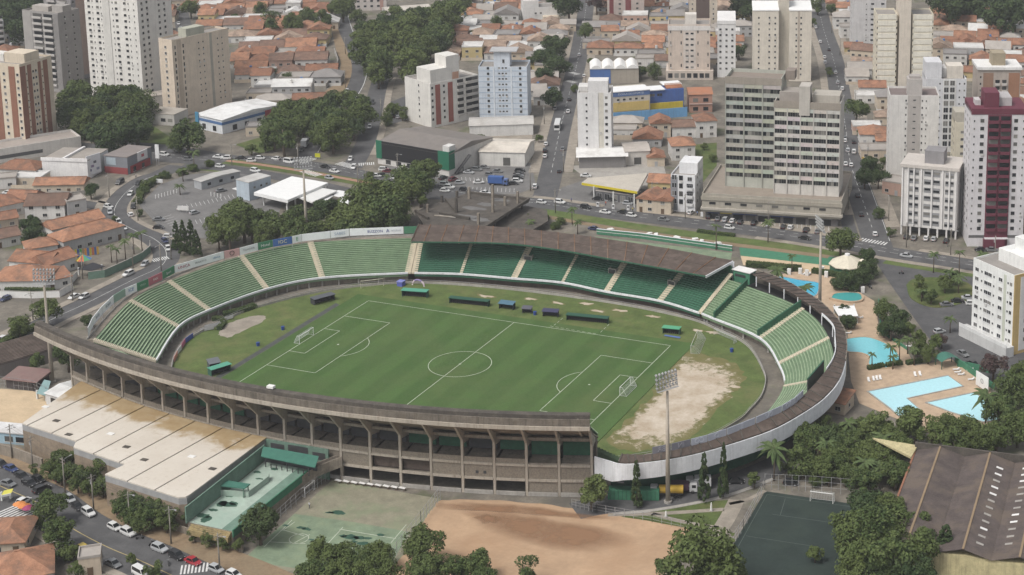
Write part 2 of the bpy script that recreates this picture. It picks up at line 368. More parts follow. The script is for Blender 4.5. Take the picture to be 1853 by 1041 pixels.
def _pitch():
    m, t, b = nodes('pitch_grass'); b.inputs['Roughness'].default_value = 1; b.inputs['Specular IOR Level'].default_value = .1
    gm = N(t, 'ShaderNodeNewGeometry'); sp = N(t, 'ShaderNodeSeparateXYZ'); t.links.new(gm.outputs['Position'], sp.inputs[0])
    mu = N(t, 'ShaderNodeMath', operation='MULTIPLY'); mu.inputs[1].default_value = math.pi/5.5; t.links.new(sp.outputs[0], mu.inputs[0])
    sn = N(t, 'ShaderNodeMath', operation='SINE'); t.links.new(mu.outputs[0], sn.inputs[0])
    mr = N(t, 'ShaderNodeMapRange'); mr.inputs[1].default_value = -.35; mr.inputs[2].default_value = .35; t.links.new(sn.outputs[0], mr.inputs[0])
    c = mixc(t, mr.outputs[0], (.058, .109, .034), (.075, .134, .043))
    f = noise(t, .09, 5, .6, None, .35, .7); c = mixc(t, f, c, (.074, .116, .042))
    f2 = noise(t, 2.2, 3, .8); c = mixc(t, 1.0, c, mixc(t, f2, (.84,)*3, (1.14,)*3), 'MULTIPLY')
    f3 = noise(t, .03, 4, .7, None, .52, .7); mu2 = N(t, 'ShaderNodeMath', operation='MULTIPLY'); mu2.inputs[1].default_value = .4; t.links.new(f3, mu2.inputs[0])
    c = mixc(t, mu2.outputs[0], c, (.11, .13, .055)); t.links.new(c, b.inputs['Base Color'])
_pitch()
def _worn():
    m, t, b = nodes('worn_ground'); b.inputs['Roughness'].default_value = 1; b.inputs['Specular IOR Level'].default_value = .1
    at_ = N(t, 'ShaderNodeAttribute'); at_.attribute_name = 'wear'; f = noise(t, .35, 7, .75, None, .3, .7)
    ad = N(t, 'ShaderNodeMath', operation='ADD'); t.links.new(at_.outputs['Fac'], ad.inputs[0]); t.links.new(f, ad.inputs[1])
    mr = N(t, 'ShaderNodeMapRange'); mr.inputs[1].default_value = .72; mr.inputs[2].default_value = 1.05; t.links.new(ad.outputs[0], mr.inputs[0])
    so = mixc(t, noise(t, .16, 6, .7, None, .4, .62), (.34, .27, .19), (.58, .52, .44)); so = mixc(t, noise(t, .9, 4, .8), so, (.44, .37, .29))
    gr = mixc(t, noise(t, .25, 5, .7), (.12, .125, .046), (.19, .165, .08)); t.links.new(mixc(t, mr.outputs[0], gr, so), b.inputs['Base Color'])
def worn(name, P, z, rings=4, mat='worn_ground'):
    c = Vector((sum(p[0] for p in P)/len(P), sum(p[1] for p in P)/len(P))); P = sorted(P, key=lambda p: math.atan2(p[1]-c.y, p[0]-c.x)); V = [(c.x, c.y, z)]; W_ = [1.0]; F = []; k = len(P)
    for r in range(1, rings+1):
        f = (r/rings)*1.18
        for p in P: V.append((c.x+(p[0]-c.x)*f, c.y+(p[1]-c.y)*f, z)); W_.append(max(0., 1.0-max(0., (r/rings-.45)/.55)))
    for i in range(k): F.append((0, 1+i, 1+(i+1) % k))
    for r in range(rings-1):
        for i in range(k): a, b = 1+r*k+i, 1+r*k+(i+1) % k; F.append((a, a+k, b+k, b))
    me = bpy.data.meshes.new(name); me.from_pydata(V, [], F); me.materials.append(MATS[mat]); at_ = me.attributes.new('wear', 'FLOAT', 'POINT'); at_.data.foreach_set('value', W_)
    return put(name, me)
M('bare_soil', (.38, .31, .23), var=.35, scale=.3, patch=.8, patch_rgb=(.56, .50, .42), patch_scale=.10, rough=1)
M('line_white', (.46, .50, .40), var=.2, scale=.6)
M('track_dark', (.075, .08, .075), var=.25)
# grass inside the fence
FPX_FENCE = [(311, 665), (317, 645), (334, 621), (362, 603), (395, 586), (430, 570), (470, 556), (560, 533), (650, 519), (745, 513), (850, 518), (950, 528), (1050, 541), (1150, 557), (1250, 579), (1298, 598), (1342, 619), (1365, 642), (1383, 678), (1385, 696), (1377, 721), (1357, 744), (1334, 765)]
fence = [tuple(p) for p in pxl(FPX_FENCE)] + [(83, -24), (70, -38), (48, -48), (20, -53), (-10, -54.5), (-40, -52), (-62, -44.5), (-72, -37.5)]
fence = spline(fence+[fence[0]], 4)[:-1]
struct(sheet('infield_grass', fence, .010, 'grass_rough'))
struct(sheet('pitch', [(-59, -38.5), (58.8, -38.5), (58.8, 38), (-59, 38)], .16, 'pitch_grass', None, .14))
struct(sheet('track_strip', [(-61.4, -40), (-59.4, -40), (-59.4, 28), (-61.4, 29)], .024, 'track_dark'))
rs = random.Random(3)
_worn()
def ragged(P, amp, sub=6):
    Q = spline([tuple(p) for p in P]+[tuple(P[0])], sub)[:-1]
    return [(p.x+rs.uniform(-amp, amp), p.y+rs.uniform(-amp, amp)) for p in Q]
struct(worn('bare_soil_patch', ragged(pxl([(1238, 650), (1300, 662), (1330, 685), (1318, 708), (1282, 745), (1248, 778), (1215, 798), (1170, 802), (1118, 790), (1150, 755), (1185, 722), (1205, 690)]), .9), .020))
struct(sheet('bare_soil_patch', ragged(pxl([(395, 606), (408, 588), (452, 573), (480, 572), (470, 585), (440, 598), (415, 611)]), .4), .018, 'pavement'))
for p in ((1290, 602, 3), (1262, 598, 2), (1010, 549, 3), (960, 541, 3), (1060, 550, 3), (1180, 573, 3), (880, 536, 4), (1080, 563, 3), (1330, 700, 2), (1120, 562, 3)):
    c = at(p[0], p[1]); struct(worn('worn_patch', ragged([(c.x-p[2]*.75, c.y-.5), (c.x, c.y-.9), (c.x+p[2]*.8, c.y-.3), (c.x+p[2]*.6, c.y+.7), (c.x-p[2]*.6, c.y+.6)], .5, 3), .022, 3))
# pitch markings: each line a thin painted sheet
ZL = .172; LW = .17
def line(a, b, w=LW, z=ZL):
    a, b = Vector(a), Vector(b); t = (b-a).normalized(); nn = Vector((-t.y, t.x))*w/2; m = MB()
    m.face([(p.x, p.y, z) for p in (a-nn-t*w/2, b-nn+t*w/2, b+nn+t*w/2, a+nn-t*w/2)]); return struct(m.build('pitch_marking', 'line_white'))
def arc(c, r, a0, a1, w=LW, z=ZL, k=48, mat='line_white'):
    m = MB(); P = [(math.cos(a0+(a1-a0)*i/k), math.sin(a0+(a1-a0)*i/k)) for i in range(k+1)]
    for p, q in zip(P, P[1:]): m.face([(c[0]+p[0]*(r-w/2), c[1]+p[1]*(r-w/2), z), (c[0]+q[0]*(r-w/2), c[1]+q[1]*(r-w/2), z), (c[0]+q[0]*(r+w/2), c[1]+q[1]*(r+w/2), z), (c[0]+p[0]*(r+w/2), c[1]+p[1]*(r+w/2), z)])
    return struct(m.build('pitch_marking', mat))
l, w = 52.5, 34.0
for a, b in (((-l, -w), (-l, w)), ((l, -w), (l, w)), ((-l, w), (l, w)), ((-l, -w), (l, -w)), ((0, -w), (0, w))): line(a, b)
for s in (-1, 1):
    x0 = s*l
    for d, h in ((16.5, 20.16), (5.5, 9.16)):
        x1 = x0-s*d; line((x0, h), (x1, h)); line((x0, -h), (x1, -h)); line((x1, -h), (x1, h))
    ang = math.acos(5.5/9.15); c = (x0-s*11, 0)
    arc(c, 9.15, (math.pi if s > 0 else 0)-ang, (math.pi if s > 0 else 0)+ang, k=20); arc(c, .18, 0, 2*math.pi, .3, k=8)
arc((0, 0), 9.15, 0, 2*math.pi, k=64); arc((0, 0), .2, 0, 2*math.pi, .3, k=8)
# dashed technical area, painted on the far side
for k in range(9):
    for a, b in ((at(996, 591), at(1083, 606)),):
        p, q = a+(b-a)*(k/9), a+(b-a)*((k+.55)/9); line(p, q, .15)
for a, b in (((1018, 577), (1000, 592)), ((1102, 588), (1084, 605))):
    for k in range(3):
        p, q = at(*a), at(*b); line(p+(q-p)*(k/3), p+(q-p)*((k+.55)/3), .15)
# boundary wall round the infield: a low concrete fence with a rail, in lengths
bw = thing('infield_fence', 'low grey concrete fence with a rail running round the infield grass', 'fence')
L = fence+[fence[0]]
for i in range(0, len(L)-1, 4):
    seg = L[i:i+5]; m = MB(); A, B = offset(seg, -.12), offset(seg, .12)
    for k in range(len(seg)-1): m.prism([A[k], A[k+1], B[k+1], B[k]], 0, .75)
    m.build('wall_length', 'concrete_pale', bw)
    m = MB(); m.tube([(p[0], p[1], 1.25) for p in seg], .05, 5)
    for k in range(len(seg)-1): m.tube([(seg[k][0], seg[k][1], .7), (seg[k][0], seg[k][1], 1.25)], .04, 5)
    m.build('rail', 'steel_grey', bw)
# ---------------------------------------------------------------- terraces
SL = .45
def aisle_line(t, b, zi=3.0):
    B = at(b[0], b[1], zi); z = 9.0
    for _ in range(30):
        T = at(t[0], t[1], z); z = .5*z+.5*(zi+SL*(T-B).length)
    T = at(t[0], t[1], z); return B, (T-B).normalized(), z, T
def terrace(parent, name, Bs, Ts, zi, zo, rows, mats, under=1.0):
    m = MB(); k = len(Bs)
    for i in range(k-1):
        for j in range(rows):
            r0, r1 = j/rows, (j+1)/rows; za, zb = zi+(zo-zi)*r0, zi+(zo-zi)*r1
            p0, p1 = Bs[i].lerp(Ts[i], r0), Bs[i+1].lerp(Ts[i+1], r0); q0, q1 = Bs[i].lerp(Ts[i], r1), Bs[i+1].lerp(Ts[i+1], r1)
            c0, c1 = Bs[i].lerp(Ts[i], r0+.38/rows), Bs[i+1].lerp(Ts[i+1], r0+.38/rows)
            # bench edge: pale seat board at the front of each tread, shaded foot space behind
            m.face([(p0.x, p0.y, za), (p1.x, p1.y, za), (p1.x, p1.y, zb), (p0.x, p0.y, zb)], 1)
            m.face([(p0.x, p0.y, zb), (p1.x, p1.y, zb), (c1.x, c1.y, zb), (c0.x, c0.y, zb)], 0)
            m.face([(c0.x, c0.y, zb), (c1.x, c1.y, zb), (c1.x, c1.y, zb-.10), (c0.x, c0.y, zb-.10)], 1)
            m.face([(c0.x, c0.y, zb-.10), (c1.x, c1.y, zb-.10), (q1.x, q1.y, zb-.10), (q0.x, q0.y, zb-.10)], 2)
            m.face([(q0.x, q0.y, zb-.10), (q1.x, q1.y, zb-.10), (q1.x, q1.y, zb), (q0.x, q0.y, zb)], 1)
        a, b, c, d = Bs[i], Bs[i+1], Ts[i+1], Ts[i]
        m.face([(a.x, a.y, zi-under), (b.x, b.y, zi-under), (c.x, c.y, zo-under), (d.x, d.y, zo-under)], 1)
        m.face([(a.x, a.y, zi), (b.x, b.y, zi), (b.x, b.y, zi-under), (a.x, a.y, zi-under)], 1)
        m.face([(d.x, d.y, zo), (c.x, c.y, zo), (c.x, c.y, zo-under), (d.x, d.y, zo-under)], 1)
    for i in (0, k-1):
        a, d = Bs[i], Ts[i]; m.face([(a.x, a.y, zi-under), (d.x, d.y, zo-under), (d.x, d.y, zo), (a.x, a.y, zi)], 1)
    return m.build(name, mats, parent)
def aisle(parent, B, T, zi, zo, w, rows, mat='aisle_cream', lift=.24):
    d = (T-B).normalized(); s = Vector((-d.y, d.x))*(w/2); m = MB(); rows *= 2
    for j in range(rows):
        p, q = B.lerp(T, j/rows), B.lerp(T, (j+1)/rows); z = zi+(zo-zi)*(j+1)/rows+lift
        m.prism([tuple(p-s), tuple(q-s), tuple(q+s), tuple(p+s)], z-.6, z)
    return m.build('aisle', mat, parent)
def wall_along(parent, name, P, z0, z1, th, mat, mi=None):
    m = MB(); A, B = offset(P, -th/2), offset(P, th/2); z0 = z0 if isinstance(z0, list) else [z0]*len(P); z1 = z1 if isinstance(z1, list) else [z1]*len(P)
    for k in range(len(P)-1): m.prism([A[k], A[k+1], B[k+1], B[k]], [z0[k], z0[k+1], z0[k+1], z0[k]], [z1[k], z1[k+1], z1[k+1], z1[k]])
    return m.build(name, mat, parent)
SUB = 5
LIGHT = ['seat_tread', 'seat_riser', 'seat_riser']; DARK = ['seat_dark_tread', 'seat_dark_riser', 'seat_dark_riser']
def stand(root, aisles, zi, depth, mats, widths, under_wall='old_concrete', use_solved=True):
    """aisles: list of (top px, bottom px); returns inner and outer curves"""
    D = [aisle_line(t, b, zi) for t, b in aisles]
    Bc = [tuple(d[0]) for d in D]
    Tc = [tuple(d[3]) if (use_solved and not depth) else tuple(d[0]+d[1]*depth) for d in D]
    zo = zi+SL*(depth if depth else sum((d[3]-d[0]).length for d in D)/len(D))
    I, O = spline(Bc, SUB), spline(Tc, SUB); rows = max(12, int(round((zo-zi)/SL/.86)))
    for i in range(len(aisles)-1):
        terrace(root, 'seating_block', I[i*SUB:(i+1)*SUB+1], O[i*SUB:(i+1)*SUB+1], zi, zo, rows, mats)
    for i, wd in enumerate(widths):
        if wd: aisle(root, I[i*SUB], O[i*SUB], zi, zo, wd, rows, lift=.24+.004*i)
    # white front kerb, wall under it set back, piers
    wall_along(root, 'front_kerb', offset(I, .0), zi-.15, zi+.45, .42, 'white_rim')
    wall_along(root, 'front_wall', offset(I, 1.6), 0, zi-.25, .3, under_wall)
    return I, O, zo
AISL = [((169.5, 612.8), (283, 653)), ((235.9, 545.5), (323.4, 592.4)), ((305.6, 510), (379, 562)), ((436, 463), (483, 524)), ((561.5, 437.7), (583, 503.6)), ((752, 432.6), (738, 495))]
ls = thing('open_stand', 'curved open stand of pale green terraces with cream aisles and sponsor boards along its rim', 'stand')
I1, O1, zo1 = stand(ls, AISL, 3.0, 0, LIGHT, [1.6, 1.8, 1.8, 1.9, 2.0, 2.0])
wall_along(ls, 'rim_walkway', offset(O1, .9), 9.0, zo1+.05, 1.8, 'old_concrete')
wall_along(ls, 'rear_wall', offset(O1, 1.9), 0, zo1+.6, .3, 'concrete_pale')
covered = [((762, 432.6), (750, 495)), ((854.4, 437.7), (834, 497)), ((959.3, 446.5), (930, 505)), ((1044, 463), (1017.6, 512.5)), ((1134, 470.6), (1097.5, 529)), ((1237, 491), (1194, 545.5)), ((1318, 503), (1266, 567.6))]
cs = thing('covered_stand', 'dark green covered stand under a long brown corrugated roof', 'stand')
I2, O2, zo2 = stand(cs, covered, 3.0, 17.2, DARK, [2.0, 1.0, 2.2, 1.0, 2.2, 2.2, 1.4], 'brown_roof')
wall_along(cs, 'rear_wall', offset(O2, .3), 0, zo2+2.6, .3, 'green_wall')
right = [((1321, 504.5), (1270, 568.6)), ((1357, 510), (1290, 577)), ((1455, 558), (1375, 613)), ((1502.5, 610.8), (1408.5, 658.8)), ((1500, 668), (1419, 699.6))]
rs_ = thing('east_stand', 'curved pale green stand with a brown rim roof and a white outer band', 'stand')
D = [aisle_line(t, b, 3.0) for t, b in right]
Bc = [tuple(d[0]) for d in D]+[(97, -6), (95.5, -22), (88, -36), (76, -47)]
Tc = [tuple(d[0]+d[1]*15) for d in D[:4]]+[(111, 8), (109, -11), (104.5, -26), (97, -40), (84, -54)]
I3, O3 = spline(Bc, SUB), spline(Tc, SUB); zo3 = 3+SL*15
for i in range(len(Bc)-1):
    terrace(rs_, 'seating_block', I3[i*SUB:(i+1)*SUB+1], O3[i*SUB:(i+1)*SUB+1], 3.0, zo3, 17, LIGHT)
for i, wd in ((2, 1.6), (3, 1.6), (4, 1.2)): aisle(rs_, I3[i*SUB], O3[i*SUB], 3.0, zo3, wd, 17)
wall_along(rs_, 'front_kerb', offset(I3[:20], 0), 2.85, 3.45, .4, 'white_rim'); wall_along(rs_, 'front_kerb', offset(I3[20:], 0), 2.85, 3.3, .4, 'seat_riser')
wall_along(rs_, 'front_wall', offset(I3, 1.6), 0, 2.75, .3, 'old_concrete')
for i in (1, 2):      # dark green flank walls between the blocks
    a, b = I3[i*SUB], O3[i*SUB]; d = (b-a).normalized(); s = Vector((-d.y, d.x))
    P = [a+s*(1.5 if i == 2 else -.4)+d*(15*k/4) for k in range(5)]
    wall_along(rs_, 'flank_wall', P, [3+SL*15*k/4-1 for k in range(5)], [3.0+SL*15*k/4+2.3 for k in range(5)], .5, 'green_wall')
for i in (1, 2, 3, 4, 5, 6, 7):
    for f in (.25, .75):
        p = I3[i*SUB-SUB+int(f*SUB)]; q = O3[i*SUB-SUB+int(f*SUB)]; d = (q-p).normalized()
        m = MB(); m.bar((p.x+d.x*.9, p.y+d.y*.9, 0), (p.x+d.x*.9, p.y+d.y*.9, 2.6), .5, .5); m.build('pier', 'concrete_pale', rs_)
for I, root, cnt in ((I1, ls, 24), (I2, cs, 0)):
    for k in range(1, cnt):
        p = I[int(k*(len(I)-1)/cnt)]; i = int(k*(len(I)-1)/cnt); t = (I[i+1]-I[i-1]).normalized(); nn = Vector((-t.y, t.x))
        m = MB(); q = p+nn*.7; m.bar((q.x, q.y, 0), (q.x, q.y, 2.8), .4, .4); m.build('pier', 'concrete_pale', root)
# ---------------------------------------------------------------- rim of the east stand: white band, roof deck in bays, boards
Wtop = [(1076, 826), (1101, 833.5), (1128, 840), (1180, 836), (1250, 824.4), (1326.8, 803), (1394, 780), (1442, 755), (1490, 722.6), (1519, 688), (1530, 653.4)]
Wfar = [(1532, 613.6), (1522.7, 584.8), (1490, 548), (1451.6, 523), (1413, 502), (1357.5, 483)]
Wc = [tuple(at(x, y, 10.6)) for x, y in Wtop]+[tuple(at(x, y, 11.2)) for x, y in Wfar]
Wc = spline(Wc, 4)
wall_along(rs_, 'outer_band', Wc[:41], [5.4 if k < 6 else 5.4+min(1.1, .35*(k-5)) for k in range(41)], 10.6, .3, 'white_rim')
wall_along(rs_, 'outer_band', Wc[40:], 5.4, 11.0, .25, 'old_concrete')
wall_along(rs_, 'outer_wall', offset(Wc, 6.5), 0, 6.5, .3, 'green_wall')
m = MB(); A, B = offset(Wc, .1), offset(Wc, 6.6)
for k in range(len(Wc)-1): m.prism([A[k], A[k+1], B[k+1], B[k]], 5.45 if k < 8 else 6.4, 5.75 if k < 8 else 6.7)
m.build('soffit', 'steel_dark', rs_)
Win = [(1126, 822), (1180, 822), (1250, 807), (1315, 788), (1415, 745.6), (1453.6, 716.8), (1496, 669), (1511, 640), (1511, 613.6), (1507, 590), (1480, 563.7), (1451.6, 542.6), (1419, 523), (1384.4, 508), (1357.5, 494.6)]
Wi = spline([tuple(at(x, y, 11.9)) for x, y in Win], 4)
def nearest(P, q): return min(P, key=lambda p: (p-q).length)
for k in range(len(Wi)-1):   # roof bays of corrugated sheet, each with a rib
    a, b = Wi[k], Wi[k+1]; c, d = nearest(Wc, b), nearest(Wc, a)
    fa, fb = (b-a).normalized(), None
    m = MB(); c = b+(c-b)*.97; d = a+(d-a)*.97
    m.prism([tuple(d), tuple(c), tuple(b), tuple(a)], [10.75, 10.75, 11.75, 11.75], [10.95, 10.95, 11.95, 11.95]); m.build('roof_bay', 'brown_roof', rs_)
    m = MB(); m.bar((a.x, a.y, 12.02), (d.x, d.y, 11.05), .35, .22); m.build('roof_rib', 'mould_concrete', rs_)
wall_along(rs_, 'inner_rail', Wi[24:40], 11.8, 12.5, .2, 'white_rim')
for k in range(30, len(Wi)-1, 3):
    p = Wi[k]; q = nearest(O3, p); m = MB(); m.bar((p.x, p.y, zo3-1.2), (p.x, p.y, 11.8), .3, .3); m.build('post', 'white_rim', rs_)
# sponsor boards standing along the rim (each a part; its lettering a sub-part)
M('board', None, rough=.5, var=.08)
FONT_ME = {}
def text_mesh(s):
    if s in FONT_ME: return FONT_ME[s]
    cu = bpy.data.curves.new('lettering', 'FONT'); cu.body = s; cu.align_x = 'CENTER'; cu.align_y = 'CENTER'; cu.size = 1.0; cu.resolution_u = 2; cu.extrude = .02
    ob = bpy.data.objects.new('lettering', cu); COL.objects.link(ob); dg = bpy.context.evaluated_depsgraph_get()
    me = bpy.data.meshes.new_from_object(ob.evaluated_get(dg)); bpy.data.objects.remove(ob); bpy.data.curves.remove(cu)
    me.materials.clear(); me.materials.append(MATS['board']); me.name = 'lettering'
    FONT_ME[s] = me; return me
def lettering(s, parent, a, b, zc, h, color, wfrac=.8, side=-1, off=.13, maxw=None):
    """flat letters on the face of a board from a to b (xy), read from the side the normal points to"""
    me = text_mesh(s); a, b = Vector(a), Vector(b); L = (b-a).length; t = (b-a)/L; nn = Vector((t.y, -t.x))*off
    xs = [v.co.x for v in me.vertices]; tw = max(xs)-min(xs); sc = min(h/.72, L*wfrac/tw)
    o = bpy.data.objects.new('lettering', me); COL.objects.link(o); o.parent = parent
    c = (a+b)/2+nn; yv = Vector((0, 0, 1)); xv = Vector((t.x, t.y, 0)); zv = xv.cross(yv)
    o.matrix_local = Matrix(((xv.x*sc, 0, zv.x*sc, c.x), (xv.y*sc, 0, zv.y*sc, c.y), (0, sc, 0, zc), (0, 0, 0, 1)))
    o.color = color+(1,); return o
def board(parent, a, b, z0, z1, color, texts=(), name='sponsor_board'):
    a, b = Vector(a), Vector(b); P = [a.lerp(b, k/2) for k in range(3)]
    m = MB(); A, B = offset(P, -.08), offset(P, .08)
    for k in range(2): m.prism([A[k], A[k+1], B[k+1], B[k]], z0, z1)
    o = m.build(name, 'board', parent); o.color = color+(1,)
    for s, f0, f1, h, c in texts: lettering(s, o, a.lerp(b, f0), a.lerp(b, f1), (z0+z1)/2, h, c)
    return o
WH, GR, BL = (.76, .77, .79), (.06, .2, .11), (.06, .13, .34)
BP = [(160, 608), (168, 590), (185, 569), (206, 549), (227, 536), (248, 527), (269, 518), (294, 506), (316, 494), (406, 468), (434, 462), (467, 453), (494, 447), (529, 441), (546, 437), (598, 431), (632, 427), (731, 423), (757, 422)]
BZ = zo1+.9
BQ = [at(x, y, BZ) for x, y in BP]
BT = [(WH, ()), (WH, [('VITTA', .2, .8, .9, (.3, .32, .4))]), (WH, [('SICREDI', .1, .9, .8, (.3, .36, .4))]), ((.25, .36, .3), ()), (WH, [('ICE', .1, .9, 1.1, (.12, .22, .45))]), (GR, [('VIVO', .1, .9, .7, (.4, .5, .42))]), ((.42, .13, .17), [('PAN', .2, .8, .8, (.7, .6, .6))]), (GR, [('Sport', .1, .9, .8, (.6, .62, .6))]),
      (WH, [('UNICA', .03, .33, 1.0, (.35, .1, .14)), ('FRIGATTO', .38, .66, .9, (.16, .16, .18)), ('clínica', .72, .97, .8, (.2, .34, .5))]), ((.55, .33, .33), [('O', .2, .8, 1.7, (.12, .08, .08))]), (WH, [('TOWNER', .1, .9, .8, (.3, .3, .33))]), (GR, [('Hotel', .1, .9, 1.0, (.62, .64, .62))]), (BL, [('IOC', .15, .85, 1.2, (.6, .55, .4))]), (WH, [('E', .2, .8, 1.2, (.05, .3, .13))]), (WH, ()), (WH, [('SABES', .1, .9, 1.0, (.38, .44, .55))]), (WH, [('BUZZON', .3, .65, 1.2, (.08, .09, .28)), ('A', .67, .75, 1.4, (.06, .08, .25)), ('RTUDOS', .76, .98, .8, (.4, .42, .48))]), ((.07, .2, .12), ())]
for i, (c, tx) in enumerate(BT): board(ls, BQ[i].lerp(BQ[i+1], .01), BQ[i].lerp(BQ[i+1], .99), BZ, BZ+2.5, c, tx)
for i in range(len(BQ)-1):
    p = BQ[i]; m = MB(); m.bar((p.x, p.y, zo1-1), (p.x, p.y, BZ+2.4), .14, .14); m.build('board_post', 'steel_grey', ls)
q = [Wi[k] for k in range(8, 24)]
for k in range(4, 20, 2):
    a, b = Wi[k], Wi[k+2]
    o = board(rs_, a.lerp(b, .02), a.lerp(b, .98), 11.9, 13.7, (.42, .44, .50) if k > 7 else (.2, .2, .23), ())
    o2 = lettering('BRINCO DE OURO'[k-4:k-2] if k < 18 else 'DO', o, b, a, 12.8, 1.3, (.33, .33, .37) if k < 8 else (.54, .56, .62), .95, off=-.13)
# ---------------------------------------------------------------- roof over the covered stand
Rf = [(745, 437), (830, 437.5), (920, 440), (1010, 451), (1100, 467), (1190, 483), (1277, 499)]
Rb = [(758, 407), (840, 408), (920, 412), (1010, 421), (1100, 433), (1210, 450), (1326, 472)]
Fc = spline([tuple(at(x, y, 13.6)) for x, y in Rf], 3); Bk = spline([tuple(at(x, y, 14.6)) for x, y in Rb], 3)
for k in range(len(Fc)-1):
    a, b, c, d = Fc[k], Fc[k+1], Bk[k+1], Bk[k]; g = .012
    a2, b2, c2, d2 = a.lerp(b, g), a.lerp(b, 1-g), d.lerp(c, 1-g), d.lerp(c, g)
    for h in range(2):     # two sheets front to back, slightly stepped
        p, q_, r, s = a2.lerp(d2, h*.5), b2.lerp(c2, h*.5), b2.lerp(c2, h*.5+.498), a2.lerp(d2, h*.5+.498); z0, z1 = 13.6+h*.5, 14.1+h*.5; e = .07*h
        m = MB(); m.prism([tuple(p), tuple(q_), tuple(r), tuple(s)], [z0+e-.22, z0+e-.22, z1+e-.22, z1+e-.22], [z0+e, z0+e, z1+e, z1+e]); m.build('roof_panel', 'brown_roof', cs)
    m = MB(); m.bar((a.x, a.y, 13.2), (d.x, d.y, 14.2), .4, .8); m.bar((d.x, d.y, 14.2), (d.x, d.y, 3), .6, .6); m.build('roof_frame', 'old_concrete', cs)
    m = MB(); m.bar((a.x, a.y, 13.72), (d.x, d.y, 14.78), .22, .14); m.build('roof_rib', 'rust', cs)
m = MB(); a, d = Fc[-1], Bk[-1]; m.bar((a.x, a.y, 13.2), (d.x, d.y, 14.2), .4, .8); m.bar((d.x, d.y, 14.2), (d.x, d.y, 6), .8, .8); m.build('roof_frame', 'white_rim', cs)
m = MB(); a, d = Fc[0], Bk[0]; m.prism([tuple(a), tuple(d), tuple(d+Vector((-.3, .1))), tuple(a+Vector((-.3, .1)))], [13.3, 14.2, 14.2, 13.3], [14.0, 15.0, 15.0, 14.0]); m.build('roof_verge', 'mould_concrete', cs)
wall_along(cs, 'roof_gutter', offset(Fc, -.15), 13.15, 13.55, .3, 'green_wall')
# white cabin beside the roof end, small boxes on the terrace
for px, z, sz, mt in (((1352, 497), 12.2, (7, 4, .25), 'white_paint'),):
    p = at(px[0]-5, px[1]-8, z); t = thing('roof_canopy', 'flat white canopy at the end of the brown stand roof', 'canopy', (p.x, p.y, 0), -.25)
    m = MB(); m.box(-sz[0]/2, sz[0]/2, -sz[1]/2, sz[1]/2, z, z+sz[2]); m.build('canopy_sheet', mt, t)
    m = MB(); m.box(-3.2, 3.2, -1.7, 1.7, 8.4, z-.003); m.build('cabin', 'green_mid', t)
    m = MB(); m.box(-2.4, 1.6, -1.78, -1.72, 10.3, 11.2); m.build('window', 'glass', t)
# black panel put in for the dark shade of the gap under the roof
a, b = at(1461, 711, 8.4), at(1490, 677, 8.4); t = thing('gap_shade_panel', 'tall black panel standing in for the shaded gap at the back of the green terrace', 'board', (a.x, a.y, 0))
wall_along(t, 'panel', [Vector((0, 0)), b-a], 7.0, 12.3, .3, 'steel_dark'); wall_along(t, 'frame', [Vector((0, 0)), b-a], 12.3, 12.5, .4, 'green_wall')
# ---------------------------------------------------------------- the upper tier on columns (near side), seen from behind
tb = thing('upper_tier', 'raw concrete upper tier on tall columns leaning outward with a mould-stained parapet', 'stand')
TC = (-10.0, 158.0); TR = 231.0
def tob(a, r, z=None):
    x, y = TC[0]+(TR+r)*math.sin(a), TC[1]-(TR+r)*math.cos(a); return Vector((x, y)) if z is None else Vector((x, y, z))
A0 = [math.radians(4.3+1.985*k) for k in range(-12, 9)]
aL, aR = math.radians(-20.6), math.radians(20.25)
fine = [aL+(aR-aL)*k/60 for k in range(61)]
def ring(name, r0, z0, r1, z1, th, mat, angs=fine, parent=tb):
    """inclined slab between two radii"""
    m = MB()
    for a, b in zip(angs, angs[1:]):
        P = [tob(a, r0, z0), tob(b, r0, z0), tob(b, r1, z1), tob(a, r1, z1)]; Q = [p-Vector((0, 0, th)) for p in P]
        m.face(P); m.face(Q[::-1]); m.face([P[0], P[1], Q[1], Q[0]]); m.face([P[2], P[3], Q[3], Q[2]])
    for a, f in ((angs[0], 1), (angs[-1], 1)):
        P = [tob(a, r0, z0), tob(a, r1, z1)]; m.face([P[0], P[1], P[1]-Vector((0, 0, th)), P[0]-Vector((0, 0, th))])
    return m.build(name, mat, parent)
# seating rake (rows face the pitch)
m = MB(); rows = 30
for a, b in zip(fine, fine[1:]):
    for j in range(rows):
        r0, r1 = -17+j*24/rows, -17+(j+1)*24/rows; z0, z1 = 8.0+13.6*j/rows, 8.0+13.6*(j+1)/rows
        m.face([tob(a, r0, z0), tob(b, r0, z0), tob(b, r0, z1), tob(a, r0, z1)], 1); m.face([tob(a, r0, z1), tob(b, r0, z1), tob(b, r1, z1), tob(a, r1, z1)], 0)
m.build('seating_rake', LIGHT, tb)
ring('rake_slab', -17, 7.6, -1.6, 15.9, .5, 'old_concrete'); ring('rake_slab', -1.55, 15.95, 7.05, 21.3, .45, 'old_concrete')
ring('lip', 6.3, 21.75, 7.6, 21.75, .95, 'lip_concrete'); ring('parapet', 6.6, 23.5, 7.25, 23.5, 1.74, 'parapet_concrete'); ring('parapet_cap', 5.3, 24.55, 6.9, 24.45, 1.1, 'mould_concrete')
for i in range(5): ring('edge_beam', -1.9-3.4*i, 14.7-1.85*i, -1.1-3.4*i, 14.7-1.85*i, .7, 'old_concrete')
